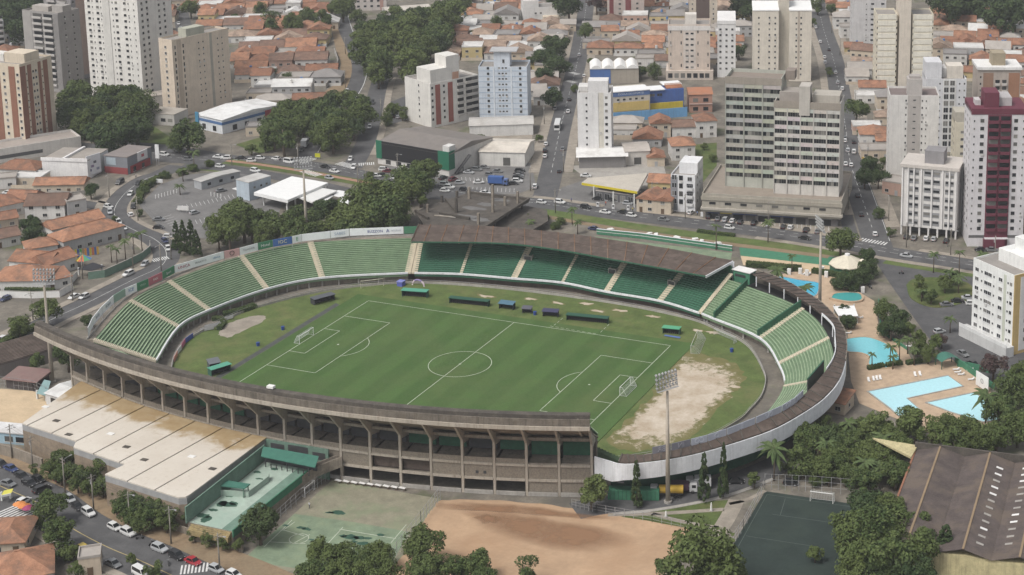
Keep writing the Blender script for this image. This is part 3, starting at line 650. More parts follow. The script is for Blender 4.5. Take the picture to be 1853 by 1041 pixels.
for a in A0:
    m = MB(); P = tob(a, 0); q = tob(a, 0); o = tob(a, 1)-q; s = Vector((-o.y, o.x))
    def cb(r0, z0, r1, z1, w, dr):     # tapering rib in the radial plane
        pts = [(r0-dr, z0), (r0+dr*.6, z0), (r1+.1, z1), (r1-dr*1.6, z1)]
        m.v += [tuple((q+o*r+s*(e*w/2)).to_3d()+Vector((0, 0, z))) for e in (-1, 1) for r, z in pts]; n0 = len(m.v)-8
        for f in ((0, 1, 2, 3), (7, 6, 5, 4), (0, 4, 5, 1), (1, 5, 6, 2), (2, 6, 7, 3), (3, 7, 4, 0)): m.f.append(tuple(n0+i for i in f)); m.m.append(0)
    cb(0, -.4, 0, 13.9, .62, .45); cb(0, 13.9, 6.3, 20.9, .55, .5)
    m.v += [tuple((q+o*r+s*(e*.25)).to_3d()+Vector((0, 0, z))) for e in (-1, 1) for r, z in ((-.5, 12.6), (.25, 13.9), (6.3, 20.8), (.2, 16.4), (-9, 11.2), (-9, 10.4))]; n0 = len(m.v)-12
    m.f += [tuple(n0+i for i in range(6)), tuple(n0+6+i for i in reversed(range(6)))]; m.m += [0, 0]
    for i in range(6): j = (i+1) % 6; m.f.append((n0+i, n0+j, n0+6+j, n0+6+i)); m.m.append(0)
    m.build('column', 'lip_concrete', tb)
    m = MB(); m.bar(tob(a, -12, 0), tob(a, -12, 9.8), .6, .6); m.build('inner_column', 'old_concrete', tb)
# infill between columns: floor beams, pebble panels, openings left dark
rt = random.Random(11)
OPEN0 = {12: 1, 13: 1, 14: 1, 15: 0, 16: 1}
for i in range(len(A0)-1):
    a, b = A0[i]+.0017, A0[i+1]-.0017; k = i-12
    def panel(z0, z1, r, th, mat, name):
        P = [tob(a, r), tob((a+b)/2, r), tob(b, r)]; wall_along(tb, name, P, z0, z1, th, mat)
    panel(3.75, 4.35, .05, .5, 'lip_concrete', 'floor_beam'); panel(7.65, 8.2, .05, .5, 'lip_concrete', 'floor_beam')
    panel(0, .95, .25, .4, 'concrete_pale', 'plinth')
    if k not in (1, 2): panel(4.35, 7.65, -.12, .2, 'pebble_panel', 'infill_panel')
    else: panel(4.35, 6.9, -1.2, .2, 'brown_roof', 'infill_panel')
    panel(8.2, 9.5 if k not in (6, 7) else 8.5, -.15, .2, 'pebble_panel' if k not in (6, 7) else 'old_concrete', 'parapet_panel')
    if k >= 6: panel(.95, 3.75, -.14, .2, 'pebble_panel', 'infill_panel')
    panel(9.5 if k < 6 else 8.4, 13.2, -5.0, .25, 'green_wall' if (k >= 5 or k in (-8, -7, -6, -5, 2, 3)) else 'steel_dark', 'back_panel')
    if k == 4:
        for f in (.45, .72):
            p = tob(a+(b-a)*f, .02); m = MB(); m.box(-.35, .35, -.05, .05, 5.2, 5.9); m.build('vent', 'steel_dark', tb, loc=(p.x, p.y, 0), rz=a)
    m = MB(); P = [tob(a, -.3), tob(b, -.3), tob(b, -12), tob(a, -12)]
    m.prism([tuple(p) for p in P], 3.7, 4.0); m.prism([tuple(p) for p in P], 7.6, 7.9); m.build('floor_slab', 'old_concrete', tb)
wall_along(tb, 'rear_wall', [tob(a, -12.5) for a in fine], 0, 10.2, .3, 'brown_roof')
# right flank of the upper tier
m = MB(); P = [(-17, 7.5), (-12.4, 0), (.3, 0), (.3, 13.9), (7.2, 21.2), (7.2, 22), (-1.5, 16.2)]
for f, e in (('l', aL+.012), ('r', aR-.012)):
    m = MB(); pts = [(-17, 8.2), (-17, 7.2), (-1.5, 15.0), (6.9, 20.9), (6.9, 23.6), (5.4, 24.4), (5.4, 22.1)]
    q = tob(e, 0); o = tob(e, 1)-q; s = Vector((-o.y, o.x))
    V = [[tuple((q+o*r+s*g_).to_3d()+Vector((0, 0, z))) for r, z in pts] for g_ in (-.25, .25)]
    m.face(V[0]); m.face(V[1][::-1])
    for i in range(len(pts)): j = (i+1) % len(pts); m.face([V[0][i], V[0][j], V[1][j], V[1][i]])
    m.build('flank_wall', 'lip_concrete', tb)
# lower tier of the near side, in the shade below
lower = [(-78, -36.5), (-62, -47.5), (-40, -55), (-10, -57.5), (20, -56), (48, -51), (72, -43)]
I4 = spline(lower, 5); O4 = [tob(math.asin(max(-.36, min(.34, (p.x*1.09+10)/TR))), -13) for p in I4]
ln_ = thing('lower_tier', 'shaded green lower terrace beneath the concrete upper tier', 'stand'); terrace(ln_, 'seating_block', I4, O4, 2.2, 7.2, 12, LIGHT); wall_along(ln_, 'front_wall', I4, 0, 2.3, .3, 'old_concrete')
# stair openings in the covered terrace
for px, py in ((955, 470), (1108, 492), (1215, 512)):
    p = at(px, py, 7.0); i = min(range(len(I2)), key=lambda k: (I2[k].lerp(O2[k], .5)-p).length); d = (O2[i]-I2[i]).normalized(); f = (p-I2[i]).dot(d); z = 3+SL*f; m = MB(); T_ = Matrix.Translation((p.x, p.y, z)) @ Matrix.Rotation(math.atan2(d.y, d.x)-math.pi/2, 4, 'Z')
    m.box(-1.2, 1.2, -.1, .1, -.4, 1.5, 0, None, T_); m.box(-1.4, -1.2, -.2, 1.6, -.4, 1.7, 1, None, T_); m.box(1.2, 1.4, -.2, 1.6, -.4, 1.7, 1, None, T_); m.box(-1.4, 1.4, -.2, 0, 1.5, 1.75, 1, None, T_); m.build('stair_opening', ['steel_dark', 'concrete_pale'], cs)
# ================================================================ TOWERS AND LARGE BUILDINGS
WIN = {}
def win_mesh(w, h, kind):
    k = (round(w, 2), round(h, 2), kind)
    if k in WIN: return WIN[k]
    m = MB(); f = .07
    if kind == 'dark':      # deep opening with a slim reveal
        m.face([(-w/2, -.02, 0), (w/2, -.02, 0), (w/2, -.02, h), (-w/2, -.02, h)], 0)
        m.box(-w/2-.06, w/2+.06, -.10, -.001, -.12, 0, 1)
    else:
        m.face([(-w/2, -.025, 0), (w/2, -.025, 0), (w/2, -.025, h), (-w/2, -.025, h)], 0)
        for a, b, c, d in ((-w/2-f, -w/2, -f, h+f), (w/2, w/2+f, -f, h+f), (-w/2, w/2, -f, 0), (-w/2, w/2, h, h+f)): m.box(a, b, -.08, -.001, c, d, 1)
        if w > 1.1: m.box(-.03, .03, -.06, -.026, 0, h, 1)
        m.box(-w/2-.15, w/2+.15, -.16, -.081, -f-.1, -f, 1)
    WIN[k] = m.mesh('window', ['glass', 'tint_clean']); return WIN[k]
_m = MB(); _m.box(-.4, .4, -.34, -.001, 0, .55); ACU = _m.mesh('air_conditioner', 'tint_clean')
class Bld:
    """box building from its visible base corners in the photograph: a, c = ends of the front face, depth behind it"""
    def __init__(s, name, label, cat, a, c, depth, top=None, H=None, d=None, group=None, z0=0.0, flip=False):
        A, C = at(*a, z0), at(*c, z0); s.w = (C-A).length; t = (C-A)/s.w; s.rz = math.atan2(t.y, t.x)
        if d is not None:
            Dp = at(*d, z0); n_ = Vector((-t.y, t.x)); depth = abs((Dp-C).dot(n_)) if abs((Dp-C).dot(n_)) > 4 else depth
        s.d = depth
        if H is None:
            lo, hi = 0., 160.
            for _ in range(40):
                mm = (lo+hi)/2
                if to_px((C.x, C.y, z0+mm))[1] > top: lo = mm
                else: hi = mm
            H = lo
        s.H = H; s.z0 = z0; s.root = thing(name, label, cat, (A.x, A.y, z0), s.rz, group)
    def body(s, color, parapet=.9, x0=0, x1=None, y0=0, y1=None, z0=0, z1=None, name='wall', roofc=(.28, .26, .24), mat='tint'):
        x1 = s.w if x1 is None else x1; y1 = s.d if y1 is None else y1; z1 = s.H if z1 is None else z1
        m = MB(); th = .25; m.box(x0, x1, y0, y1, z0-.3, z1-parapet)
        if parapet:
            for a, b, c, d in ((x0, x1, y0, y0+th), (x0, x1, y1-th, y1), (x0, x0+th, y0+th, y1-th), (x1-th, x1, y0+th, y1-th)): m.box(a, b, c, d, z1-parapet, z1)
        o = m.build(name, mat, s.root); o.color = color+(1,)
        if parapet:
            m = MB(); m.box(x0+th, x1-th, y0+th, y1-th, z1-parapet, z1-parapet+.06); r = m.build('roof', 'tint_metal_roof', s.root); r.color = roofc+(1,)
        return o
    def box(s, name, x0, x1, y0, y1, z0, z1, color, mat='tint'):
        m = MB(); m.box(x0, x1, y0, y1, z0, z1); o = m.build(name, mat, s.root); o.color = color+(1,); return o
    def place(s, me, name, face, u, z, off=0, color=(.6, .58, .55)):
        if face == 'F': p, r = (u, s.fy-off, z), 0
        elif face == 'R': p, r = (s.w+off, u, z), math.pi/2
        else: p, r = (-off, s.d-u, z), -math.pi/2
        return put(name, me, s.root, p, r, color)
    fy = 0.0
    def span(s, face): return s.w if face == 'F' else s.d
    def windows(s, face, us, n_, z1, fh, w, h, kind='frame', color=(.55, .54, .52), frac=True, skip=0, off=0):
        me = win_mesh(w, h, kind); L = s.span(face)
        for k in range(n_):
            for u in us:
                if skip and random.random() < skip: continue
                s.place(me, 'window', face, u*L if frac else u, z1+k*fh, off, color)
                if w < 1.7 and face != 'L' and random.random() < .10: s.place(ACU, 'air_conditioner', face, u*L+w*.2, z1+k*fh-.75, off, (.5, .49, .47))
    def strip(s, face, u0, u1, z0, z1, color, proud=.12, name='facade_strip', mat='tint'):
        L = s.span(face); m = MB(); m.box(-(u1-u0)*L/2, (u1-u0)*L/2, -proud, 0, 0, z1-z0); o = s.place(m.mesh(name, mat), name, face, (u0+u1)/2*L, z0, 0, color); return o
    def ledges(s, face, n_, z1, fh, color, u0=0., u1=1., h=.18, proud=.1, name='ledge', mat='tint_clean'):
        L = s.span(face); m = MB(); m.box(-(u1-u0)*L/2, (u1-u0)*L/2, -proud, 0, 0, h); me = m.mesh(name, mat)
        for k in range(n_): s.place(me, name, face, (u0+u1)/2*L, z1+k*fh, 0, color)
    def balconies(s, face, us, n_, z1, fh, w, color, dark=True, depth=.9, ph=1.0, rail=None):
        L = s.span(face); m = MB(); m.box(-w/2, w/2, -depth, 0, -.12, 0, 1); m.box(-w/2, w/2, -depth, -depth+.1, 0, ph, 1)
        m.box(-w/2, -w/2+.1, -depth+.1, 0, 0, ph, 1); m.box(w/2-.1, w/2, -depth+.1, 0, 0, ph, 1)
        m.face([(-w/2, -.02, ph*.2), (w/2, -.02, ph*.2), (w/2, -.02, 2.3), (-w/2, -.02, 2.3)], 0)
        me = m.mesh('balcony', ['glass', 'tint_clean'])
        for k in range(n_):
            for u in us: s.place(me, 'balcony', face, u*L, z1+k*fh, 0, color)
    def penthouse(s, x0, x1, y0, y1, h, color, name='penthouse'):
        """fractions of the plan"""
        return s.box(name, x0*s.w, x1*s.w, y0*s.d, y1*s.d, s.H-.95, s.H+h, color)
CREAM, BRICK, BEIGE, OFFW, PGREY, GREY = (.60, .52, .41), (.25, .12, .08), (.60, .50, .38), (.64, .62, .58), (.52, .54, .57), (.30, .29, .28)
# --- brown and cream tower at the left edge
b = Bld('apartment_tower', 'cream apartment tower with wide brick-brown vertical bands beside the white podium wall', 'tower', (-42, 263), (48, 273), 18, 117, d=(122, 254))
b.body(CREAM); n_, fh = int(b.H/2.9), 2.9
for u0, u1 in ((.0, .17), (.23, .35), (.56, .65), (.72, .86)): b.strip('R', u0, u1, 2, b.H-1.2, BRICK)
for u0, u1 in ((.45, .60), (.78, .9)): b.strip('F', u0, u1, 2, b.H-1.2, BRICK)
b.windows('R', (.405, .49), n_-1, 3.5, fh, .9, 1.0, 'dark'); b.windows('R', (.20, .685), n_-1, 3.5, fh, .5, .5, 'dark', BRICK); b.windows('F', (.68, .95), n_-1, 3.5, fh, 1.1, 1.1); b.windows('F', (.3,), n_-1, 3.5, fh, 2.6, 1.4, 'dark')
b.penthouse(.55, .95, .25, .7, 3.4, CREAM); b.penthouse(.2, .5, .3, .6, 2.2, OFFW, 'water_tank')
# --- grey towers behind it
b = Bld('apartment_tower', 'grey-brown apartment tower with stacked balcony bays and a notched roof behind the brick-banded one', 'tower', (52, 160), (116, 168), 15, 24, d=(140, 155))
b.body((.30, .285, .275)); n_ = int(b.H/3.0); b.balconies('F', (.42, .72), n_-1, 3, 3.0, b.w*.25, (.46, .44, .42)); b.strip('F', 0, .24, 1, b.H-.6, (.34, .325, .31)); b.strip('F', .87, 1, 1, b.H-.6, (.22, .21, .205)); b.windows('R', (.3, .7), n_-1, 3.2, 3, .8, 1.0, 'dark')
b.penthouse(.1, .55, .3, .7, 1.6, (.4, .37, .34)); b.penthouse(.6, .9, .4, .8, 2.2, (.35, .33, .31))
b = Bld('apartment_tower', 'dark grey tower with a pinkish weathered flank half hidden by the tall white tower', 'tower', (90, 138), (139, 146), 14, H=72, d=(160, 138))
b.body((.27, .26, .26)); b.strip('R', .3, .95, 2, b.H-1, (.42, .31, .26)); b.balconies('F', (.3, .7), 22, 3, 3.0, b.w*.3, (.4, .38, .37)); b.windows('R', (.15,), 22, 3.2, 3, .8, 1.0, 'dark')
# --- tall white tower
b = Bld('apartment_tower', 'tall white apartment tower with a grid of paired dark windows above the dense trees', 'tower', (166, 177), (261, 187), 20, H=88, d=(290, 163))
b.body((.70, .68, .64)); n_ = 29
b.strip('F', .34, .47, 0, 88, (.60, .585, .55), .25); b.windows('F', (.08, .245, .60, .76), n_, 4.2, 2.86, 1.5, 1.15, 'dark'); b.windows('F', (.15, .31, .53, .83, .93), n_, 4.3, 2.86, .55, .8, 'dark')
b.windows('R', (.12, .27, .62, .78), n_, 4.2, 2.86, 1.35, 1.15, 'dark'); b.ledges('F', n_, 3.6, 2.86, (.55, .53, .5), 0, .34, .1, .06)
# --- beige tower
b = Bld('apartment_tower', 'slim beige apartment tower with tiny scattered windows beside the white and blue shop', 'tower', (296, 209), (320, 214), 10, 73, d=(420, 187))
b.body((.60, .51, .41)); n_ = int((b.H-4)/2.85); b.strip('R', .655, .70, 1, b.H-.5, (.36, .34, .29), .02); b.windows('R', (.05, .19), n_, 3.5, 2.85, .7, 1.6, 'dark', (.5, .42, .33)); b.windows('R', (.46, .54, .80, .88), n_, 3.8, 2.85, .6, .75, 'dark')
b.strip('R', .08, .155, 1, b.H-.5, (.45, .37, .29), .02); b.penthouse(.2, .8, .30, .62, 3.2, (.40, .40, .33)); b.windows('F', (.5,), n_, 3.6, 2.85, 1.2, 1.2)
# --- cream and red stepped block
b = Bld('apartment_block', 'stepped cream apartment block with dark red bands beside the black-clad hall', 'building', (735, 217), (781, 232), 16, 152, d=(848, 207))
b.body(OFFW); n_ = int(b.H/2.9); b.balconies('R', (.62, .8, .93), n_-1, 3, 2.9, b.d*.13, (.42, .40, .38)); b.strip('R', .1, .2, 1, b.H-1, (.28, .1, .08)); b.strip('R', .36, .46, 1, b.H-1, (.28, .1, .08)); b.windows('R', (.28, .04), n_-1, 3.2, 2.9, 1.0, 1.1, 'dark'); b.windows('F', (.55,), n_-1, 3.2, 2.9, .9, 1.0, 'dark')
b.box('upper_block', .45*b.w, b.w-.3, .02*b.d, .45*b.d, b.H-1, b.H+6, OFFW); b.box('stair_tower', .55*b.w, .98*b.w, .35*b.d, .62*b.d, b.H-1, b.H+11, OFFW); b.box('red_flank', .3*b.w, .99*b.w, .47*b.d, .6*b.d, b.H-1, b.H+3.2, (.46, .28, .2))
# --- pale blue block
b = Bld('apartment_block', 'pale blue apartment block with thin floor lines and a square stair tower', 'building', (868, 216), (955.5, 216), 14, 121)
c_ = (.53, .58, .64); b.body(c_); n_ = 9; fh = (b.H-1)/9.3; b.ledges('F', n_, 2.3, fh, (.33, .42, .52), h=.22); b.windows('F', (.2, .86), n_, 3.0, fh, 1.1, 1.15, 'dark'); b.windows('F', (.43, .5, .57), n_, 3.4, fh, .9, .65, 'dark'); b.strip('F', .30, .33, 0, b.H, (.60, .64, .68), .16); b.strip('F', .66, .69, 0, b.H, (.60, .64, .68), .16)
b.penthouse(.3, .63, .25, .75, 6.2, (.56, .60, .65)); b.box('roof_slab', .22*b.w, .78*b.w, .18*b.d, .85*b.d, b.H+6.2, b.H+6.7, (.42, .42, .42)); b.windows('F', (.5,), 1, b.H+1, 3, 1.0, 1.6, 'dark', off=-.25*b.d)
# --- slim white tower
b = Bld('apartment_tower', 'slim white tower with one column of small windows above a low curved roof', 'tower', (1046.5, 292), (1107, 292), 13, 168)
b.body((.68, .67, .66)); n_ = int((b.H-2)/2.85); b.windows('F', (.27,), n_, 4, 2.85, .75, .8, 'dark'); b.windows('F', (.67, .86), n_, 4, 2.85, 1.1, 1.1, 'dark'); b.strip('F', .62, .78, 0, b.H, (.60, .57, .50), .05); b.strip('F', .6, .625, 0, b.H, (.70, .69, .68), .22)
b.windows('R', (.3, .7), n_, 4, 2.85, .9, 1.0, 'dark'); b.penthouse(.3, .9, .25, .75, 4.2, (.66, .65, .64)); b.penthouse(.0, .28, .4, .95, 1.2, (.6, .59, .57), 'water_tank')
# --- pinkish block
b = Bld('apartment_block', 'pinkish beige block with triple windows up its middle and a stepped white crown', 'building', (1209.5, 143), (1285, 143), 15, 44)
c_ = (.56, .47, .40); b.body(c_); fh = 2.9; b.strip('F', .36, .66, 5, b.H, (.60, .535, .48), .1); b.windows('F', (.45, .57), 8, 5.6, fh, 1.5, .9, 'dark', off=.11); b.windows('F', (.06, .31, .71, .95), 4, 6.2, fh*2, .6, 1.6, 'dark'); b.box('crown', -.2, b.w+.2, -.2, b.d+.2, b.H-3.2, b.H-.92, (.66, .63, .60)); b.penthouse(.4, .67, .2, .6, 4.4, (.64, .6, .55)); b.box('podium', -1.2, b.w+1.6, -2, b.d, -.3, 4.6, (.52, .45, .39)); b.fy = -2.0; b.windows('F', (.05, .2, .35, .5, .65, .8, .93), 1, 1.0, 3, 2.2, 2.4, 'dark'); b.fy = 0
# --- small white slab with sloping top
b = Bld('apartment_block', 'narrow white block with three columns of windows and a sloping blank top', 'building', (1298, 140), (1331, 140), 12, 44)
b.body((.67, .66, .65)); b.windows('F', (.17, .5, .82), 8, 4, 2.9, 1.1, 1.0, 'dark'); m = MB(); m.prism([(0, 0), (b.w, 0), (b.w, b.d), (0, b.d)], [b.H+.01]*4, [b.H+1.8, b.H+1.8, b.H+4.5, b.H+4.5]); o = m.build('roof_block', 'tint', b.root); o.color = (.66, .65, .64, 1); b.box('cornice', -.15, b.w+.15, -.15, b.d, b.H-.2, b.H+.15, (.45, .44, .43))
# --- twin cream towers
b = Bld('twin_tower', 'twin cream tower with bright white roofs joined by a recessed beige core', 'tower', (1362, 147), (1467.5, 147), 16, 20)
c_ = (.62, .57, .49); b.body((.50, .46, .39), x0=.44*b.w, x1=.62*b.w, y0=4, name='core', z1=b.H+9); b.body(c_, 0, x1=.44*b.w); b.body(c_, 0, x0=.62*b.w)
for x0, x1 in ((0, .44), (.62, 1)):
    m = MB(); X0, X1 = x0*b.w-.2, x1*b.w+.2; m.prism([(X0, -.2), (X1, -.2), (X1, b.d+.2), (X0, b.d+.2)], [b.H+.005]*4, [b.H+.5, b.H+.5, b.H+2.2, b.H+2.2]); o = m.build('wing_roof', 'tint_clean', b.root); o.color = (.74, .74, .73, 1)
n_ = int(b.H/2.9)-1; b.windows('F', (.1, .28, .38, .74, .82), n_, 3, 2.9, .8, .9, 'dark'); b.strip('F', .765, .80, 1, b.H, (.42, .36, .3), .03); b.windows('L', (.3, .7), n_, 3, 2.9, 1.0, 1.0, 'dark')
# --- pale grey tower behind the banded one
b = Bld('apartment_tower', 'pale grey tower with paired windows behind the cream banded tower', 'tower', (1541, 84), (1602, 84), 14, H=58)
b.body((.55, .54, .535)); b.windows('F', (.42,), 19, 3, 2.9, .5, .7, 'dark'); b.windows('F', (.6, .9), 19, 3, 2.9, 1.7, 1.0, 'dark'); b.windows('L', (.3, .7), 19, 3, 2.9, 1.0, 1.0, 'dark')
# --- cream banded tower
b = Bld('apartment_tower', 'cream tower in horizontal bands with a tall blank shaft between its two wings', 'tower', (1584, 160), (1686, 160), 16, 26)
c_ = (.64, .59, .48); b.body(c_, x1=.36*b.w); b.body(c_, x0=.63*b.w); b.body((.60, .54, .46), 0, x0=.40*b.w, x1=.60*b.w, y0=-.8, z1=b.H+16, name='shaft'); b.body((.52, .45, .35), 0, x0=.3*b.w, x1=.7*b.w, y0=3, z1=b.H-1, name='core')
n_ = int(b.H/2.9); fh = b.H/n_
for u0, u1 in ((0.02, .34), (.65, .98)): b.ledges('F', n_, .6, fh, (.70, .67, .58), u0, u1, fh*.72, .16, 'facade_panel', 'tint')
b.windows('F', (.015, .355, .645, .985), n_-1, 2.0, fh, .55, 1.0, 'dark', (.5, .42, .3)); b.windows('L', (.25, .75), n_-1, 2, fh, 1.0, 1.0, 'dark')
# --- the big slab pair on its podium
pod = Bld('office_slab', 'weathered twin office slab with rows of ribbon windows rising from a wide shop podium', 'building', (1270, 398), (1522, 413), 38, H=10.4)
P = pod; WOR = (.36, .33, .28)
P.body(WOR, 1.0, z0=3.6, z1=10.4, name='podium', roofc=(.27, .23, .19)); P.box('shop_wall', 1, P.w-1.5, 1.6, P.d, -.3, 3.6, (.16, .15, .15)); P.box('canopy', -.4, P.w+.5, -.7, 1.5, 4.2, 5.0, (.40, .37, .32)); P.box('shop_fascia', .5, P.w-1, 1.2, 1.55, 3.6, 4.2, (.2, .19, .18)); P.box('canopy_band', -.3, P.w+.4, -.35, -.003, 7.9, 9.3, (.33, .30, .25))
for k in range(8):
    x = 4+k*(P.w-8)/7.5; me = win_mesh(2.4, 1.0, 'dark'); put('window', me, P.root, (x, -.01, 6.2), 0, WOR)
for k, c_ in enumerate(((.05, .07, .16), (.45, .36, .07), (.05, .08, .2), (.05, .08, .2), (.4, .4, .42), (.05, .08, .2), (.05, .08, .2), (.1, .1, .11), (.42, .4, .38), (.2, .2, .2))):
    P.box('shop_sign', 2+k*(P.w-5)/10, 2+(k+.93)*(P.w-5)/10, 1.35, 1.59, 2.4, 3.5, c_, 'tint_clean'); P.box('shop_front', 2.2+k*(P.w-5)/10, 2+(k+.8)*(P.w-5)/10, 1.5, 1.58, .1, 2.3, (.03, .03, .035), 'glass')
def slab(x0, x1, y0, y1, z1, n_, nb, colw, shift):
    P.body(colw, 1.4, x0, x1, y0, y1, 9.3, z1, 'slab_wall', (.24, .2, .17)); P.box('roof_band', x0-.2, x1+.2, y0-.25, y0-.003, z1-2.6, z1+.1, (.30, .265, .225))
    fh = (z1-2.6-10.4-3)/n_; bw = (x1-x0)/nb
    me = win_mesh(bw*.88/5, 1.6, 'dark')
    m = MB(); m.box(-bw*.47, bw*.47, -.18, 0, 0, fh-1.9); sp = m.mesh('spandrel', 'tint'); m = MB(); m.box(-.3, .3, -.14, 0, 0, .5); ac = m.mesh('air_conditioner', 'tint_clean')
    for k in range(n_):
        z = 13.4+k*fh
        for i in range(nb):
            xc = x0+(i+.5)*bw; o = put('spandrel', sp, P.root, (xc, y0-.002, z+1.75), 0, tuple(v*random.uniform(.92, 1.06) for v in colw))
            for q in range(5): put('window', me, P.root, (xc+(q-2)*bw*.185, y0-.005, z+.1), 0, colw)
            if random.random() < .75: put('air_conditioner', ac, P.root, (xc+random.uniform(-.1, .1), y0-.185, z+2.1), 0, (.42, .4, .37))
    for i in range(nb+1): P.box('pier', x0+i*bw-.22 if i else x0-.05, x0+i*bw+.22 if i < nb else x1+.05, y0-.38, y0-.19, 10, z1-2.5, tuple(v*.86 for v in colw))
slab(6.5, 27.5, 13, 27, 52, 11, 3, (.405, .41, .36), 0); slab(25.8, 50.2, 7.5, 21, 45, 9, 5, (.55, .525, .485), 0)
P.box('lift_tower', 35.0, 39.0, 7.0, 14, 40, 51, (.45, .42, .38)); P.box('plant_room', 27, 34.5, 12, 20, 43.8, 47.4, (.33, .30, .27)); P.box('plant_room', 39.5, 49.5, 11, 19.5, 43.8, 47.0, (.42, .39, .34)); P.box('water_tank', 28, 31.5, 20.5, 26, 50, 53.5, (.25, .21, .18))
# --- white and grey tower
b = Bld('apartment_tower', 'white tower with a grey central strip and a square stair head behind the striped block', 'tower', (1607, 325), (1695.5, 326), 15, 173)
b.body((.66, .64, .61), roofc=(.2, .16, .15)); b.strip('F', .365, .63, 0, b.H, (.43, .40, .375), .08); n_ = int((b.H-3)/2.9); b.windows('F', (.33, .66), n_, 3.4, 2.9, .55, .8, 'dark'); b.windows('F', (.5,), n_, 3.8, 2.9, 1.1, .45, 'dark', off=.09); b.windows('L', (.3, .7), n_, 3.4, 2.9, 1, 1, 'dark'); b.windows('F', (.74,), n_, 3.4, 2.9, .4, .6, 'dark')
b.penthouse(.36, .66, .15, .55, 6, (.45, .42, .395)); b.penthouse(.4, .62, .2, .5, 7, (.36, .33, .31), 'tank_cover')
# --- white tower with big square window pairs
b = Bld('apartment_tower', 'white tower with a central column of big square window pairs and roof terraces', 'tower', (1673, 275), (1745, 275), 15, 143)
b.body((.60, .60, .615)); n_ = int((b.H-2)/2.95); b.strip('F', .42, .74, 0, b.H, (.66, .65, .63), .1); b.windows('F', (.5, .65), n_, 2.6, 2.95, 1.9, 2.1, 'frame', (.6, .6, .6), off=.11); b.windows('F', (.34, .83, .95), n_, 3, 2.95, .6, .7, 'dark'); b.penthouse(0, .4, .2, .9, 6.5, (.60, .60, .615)); b.penthouse(.55, .95, .3, .8, 4.5, (.62, .57, .5)); b.penthouse(.42, .6, .4, .9, 3.2, (.55, .54, .53))
# --- brick tower with white cornice
b = Bld('apartment_tower', 'brown brick tower with a white cornice behind the burgundy tower', 'tower', (1766, 262), (1842, 262), 15, 124)
b.body((.40, .35, .31), 0); n_ = int((b.H-2)/2.95); b.strip('F', .12, .36, 0, b.H-2, (.27, .17, .12), .12); b.strip('F', .72, .98, 0, b.H-2, (.30, .16, .1), .12); b.balconies('F', (.46, .62), n_-1, 3, 2.95, 1.9, (.5, .47, .44)); b.box('cornice', -.5, b.w+.5, -.6, b.d+.5, b.H-.6, b.H+.6, (.70, .69, .67)); b.box('penthouse', .34*b.w, .66*b.w, .2*b.d, .7*b.d, b.H+.6, b.H+6, (.33, .28, .2)); b.windows('F', (.06,), n_, 3, 2.95, .6, 1.0, 'dark')
# --- small beige tower
b = Bld('apartment_block', 'narrow beige block squeezed between the white and the burgundy towers', 'building', (1726, 345), (1758, 345), 12, 222)
b.body((.58, .53, .42)); n_ = int((b.H-2)/2.9); b.windows('F', (.38,), n_, 3, 2.9, 1.3, 1.0, 'dark'); b.windows('F', (.85,), n_, 3, 2.9, .4, .8, 'dark'); b.penthouse(0, .95, .2, .95, 3.5, (.42, .39, .33)); b.windows('L', (.3, .6), n_, 3, 2.9, 1, 1, 'dark')
# --- burgundy tower
b = Bld('apartment_tower', 'white tower with a burgundy balcony spine and a stepped burgundy crown', 'tower', (1750, 446), (1850, 446), 16, 203)
c_ = (.60, .58, .59); BU = (.135, .036, .055); b.body(c_); n_ = 15; fh = (b.H-7)/n_; b.strip('F', .30, .72, 0, b.H-1, BU, .15); b.fy = -.15; b.balconies('F', (.405, .615), n_, 6, fh, b.w*.17, BU, depth=1.0); b.fy = 0
b.windows('F', (.06, .94), n_, 6.2, fh, .5, .7, 'dark'); b.windows('F', (.20, .80), n_, 6.0, fh, 1.35, 1.3, 'dark'); b.box('crown', .0, b.w, -.15, b.d, b.H-.9, b.H+1.2, BU); b.penthouse(.24, .5, .1, .6, 6.5, BU); b.penthouse(.3, .75, .25, .8, 4.2, (.42, .40, .4)); b.penthouse(.1, .2, .3, .6, 3, (.5, .48, .48), 'water_tank'); b.windows('L', (.2, .5, .8), n_, 6, fh, 1.1, 1.1, 'dark')
b.strip('F', .02, .98, 3.2, 4.2, (.12, .12, .12), .05); b.box('entrance', .28*b.w, .66*b.w, -2, -.155, -.2, 3.1, BU); b.box('balcony_slab', .3*b.w, .72*b.w, -1.6, -.16, 3.12, 3.4, c_)
# --- striped block on pilotis
b = Bld('apartment_block', 'white block with vertical fins and grey panels standing on short columns', 'building', (1629, 424), (1730, 434), 14, 306)
c_ = (.62, .60, .58); b.body(c_, z0=3.6); fh = (b.H-5)/7; G1 = (.27, .27, .275)
for u0, u1 in ((.14, .21), (.24, .31), (.40, .53), (.56, .69), (.78, .84), (.87, .93)):
    m = MB(); L = b.w; m.box(-(u1-u0)*L/2, (u1-u0)*L/2, -.06, 0, 0, fh*.62); me = m.mesh('panel', 'tint_clean'); me2 = win_mesh((u1-u0)*L*.8, .8, 'dark')
    for k in range(7):
        b.place(me, 'panel', 'F', (u0+u1)/2*L, 4.3+k*fh, 0, G1)
        b.place(me2, 'window', 'F', (u0+u1)/2*L, 4.3+k*fh+(.9 if (k+int(u0*100)) % 3 else .3), .07, G1)
for u in (.02, .12, .225, .355, .545, .735, .855, .97): b.strip('F', u-.012, u+.012, 3.6, b.H-1, (.70, .68, .66), .5, 'fin')
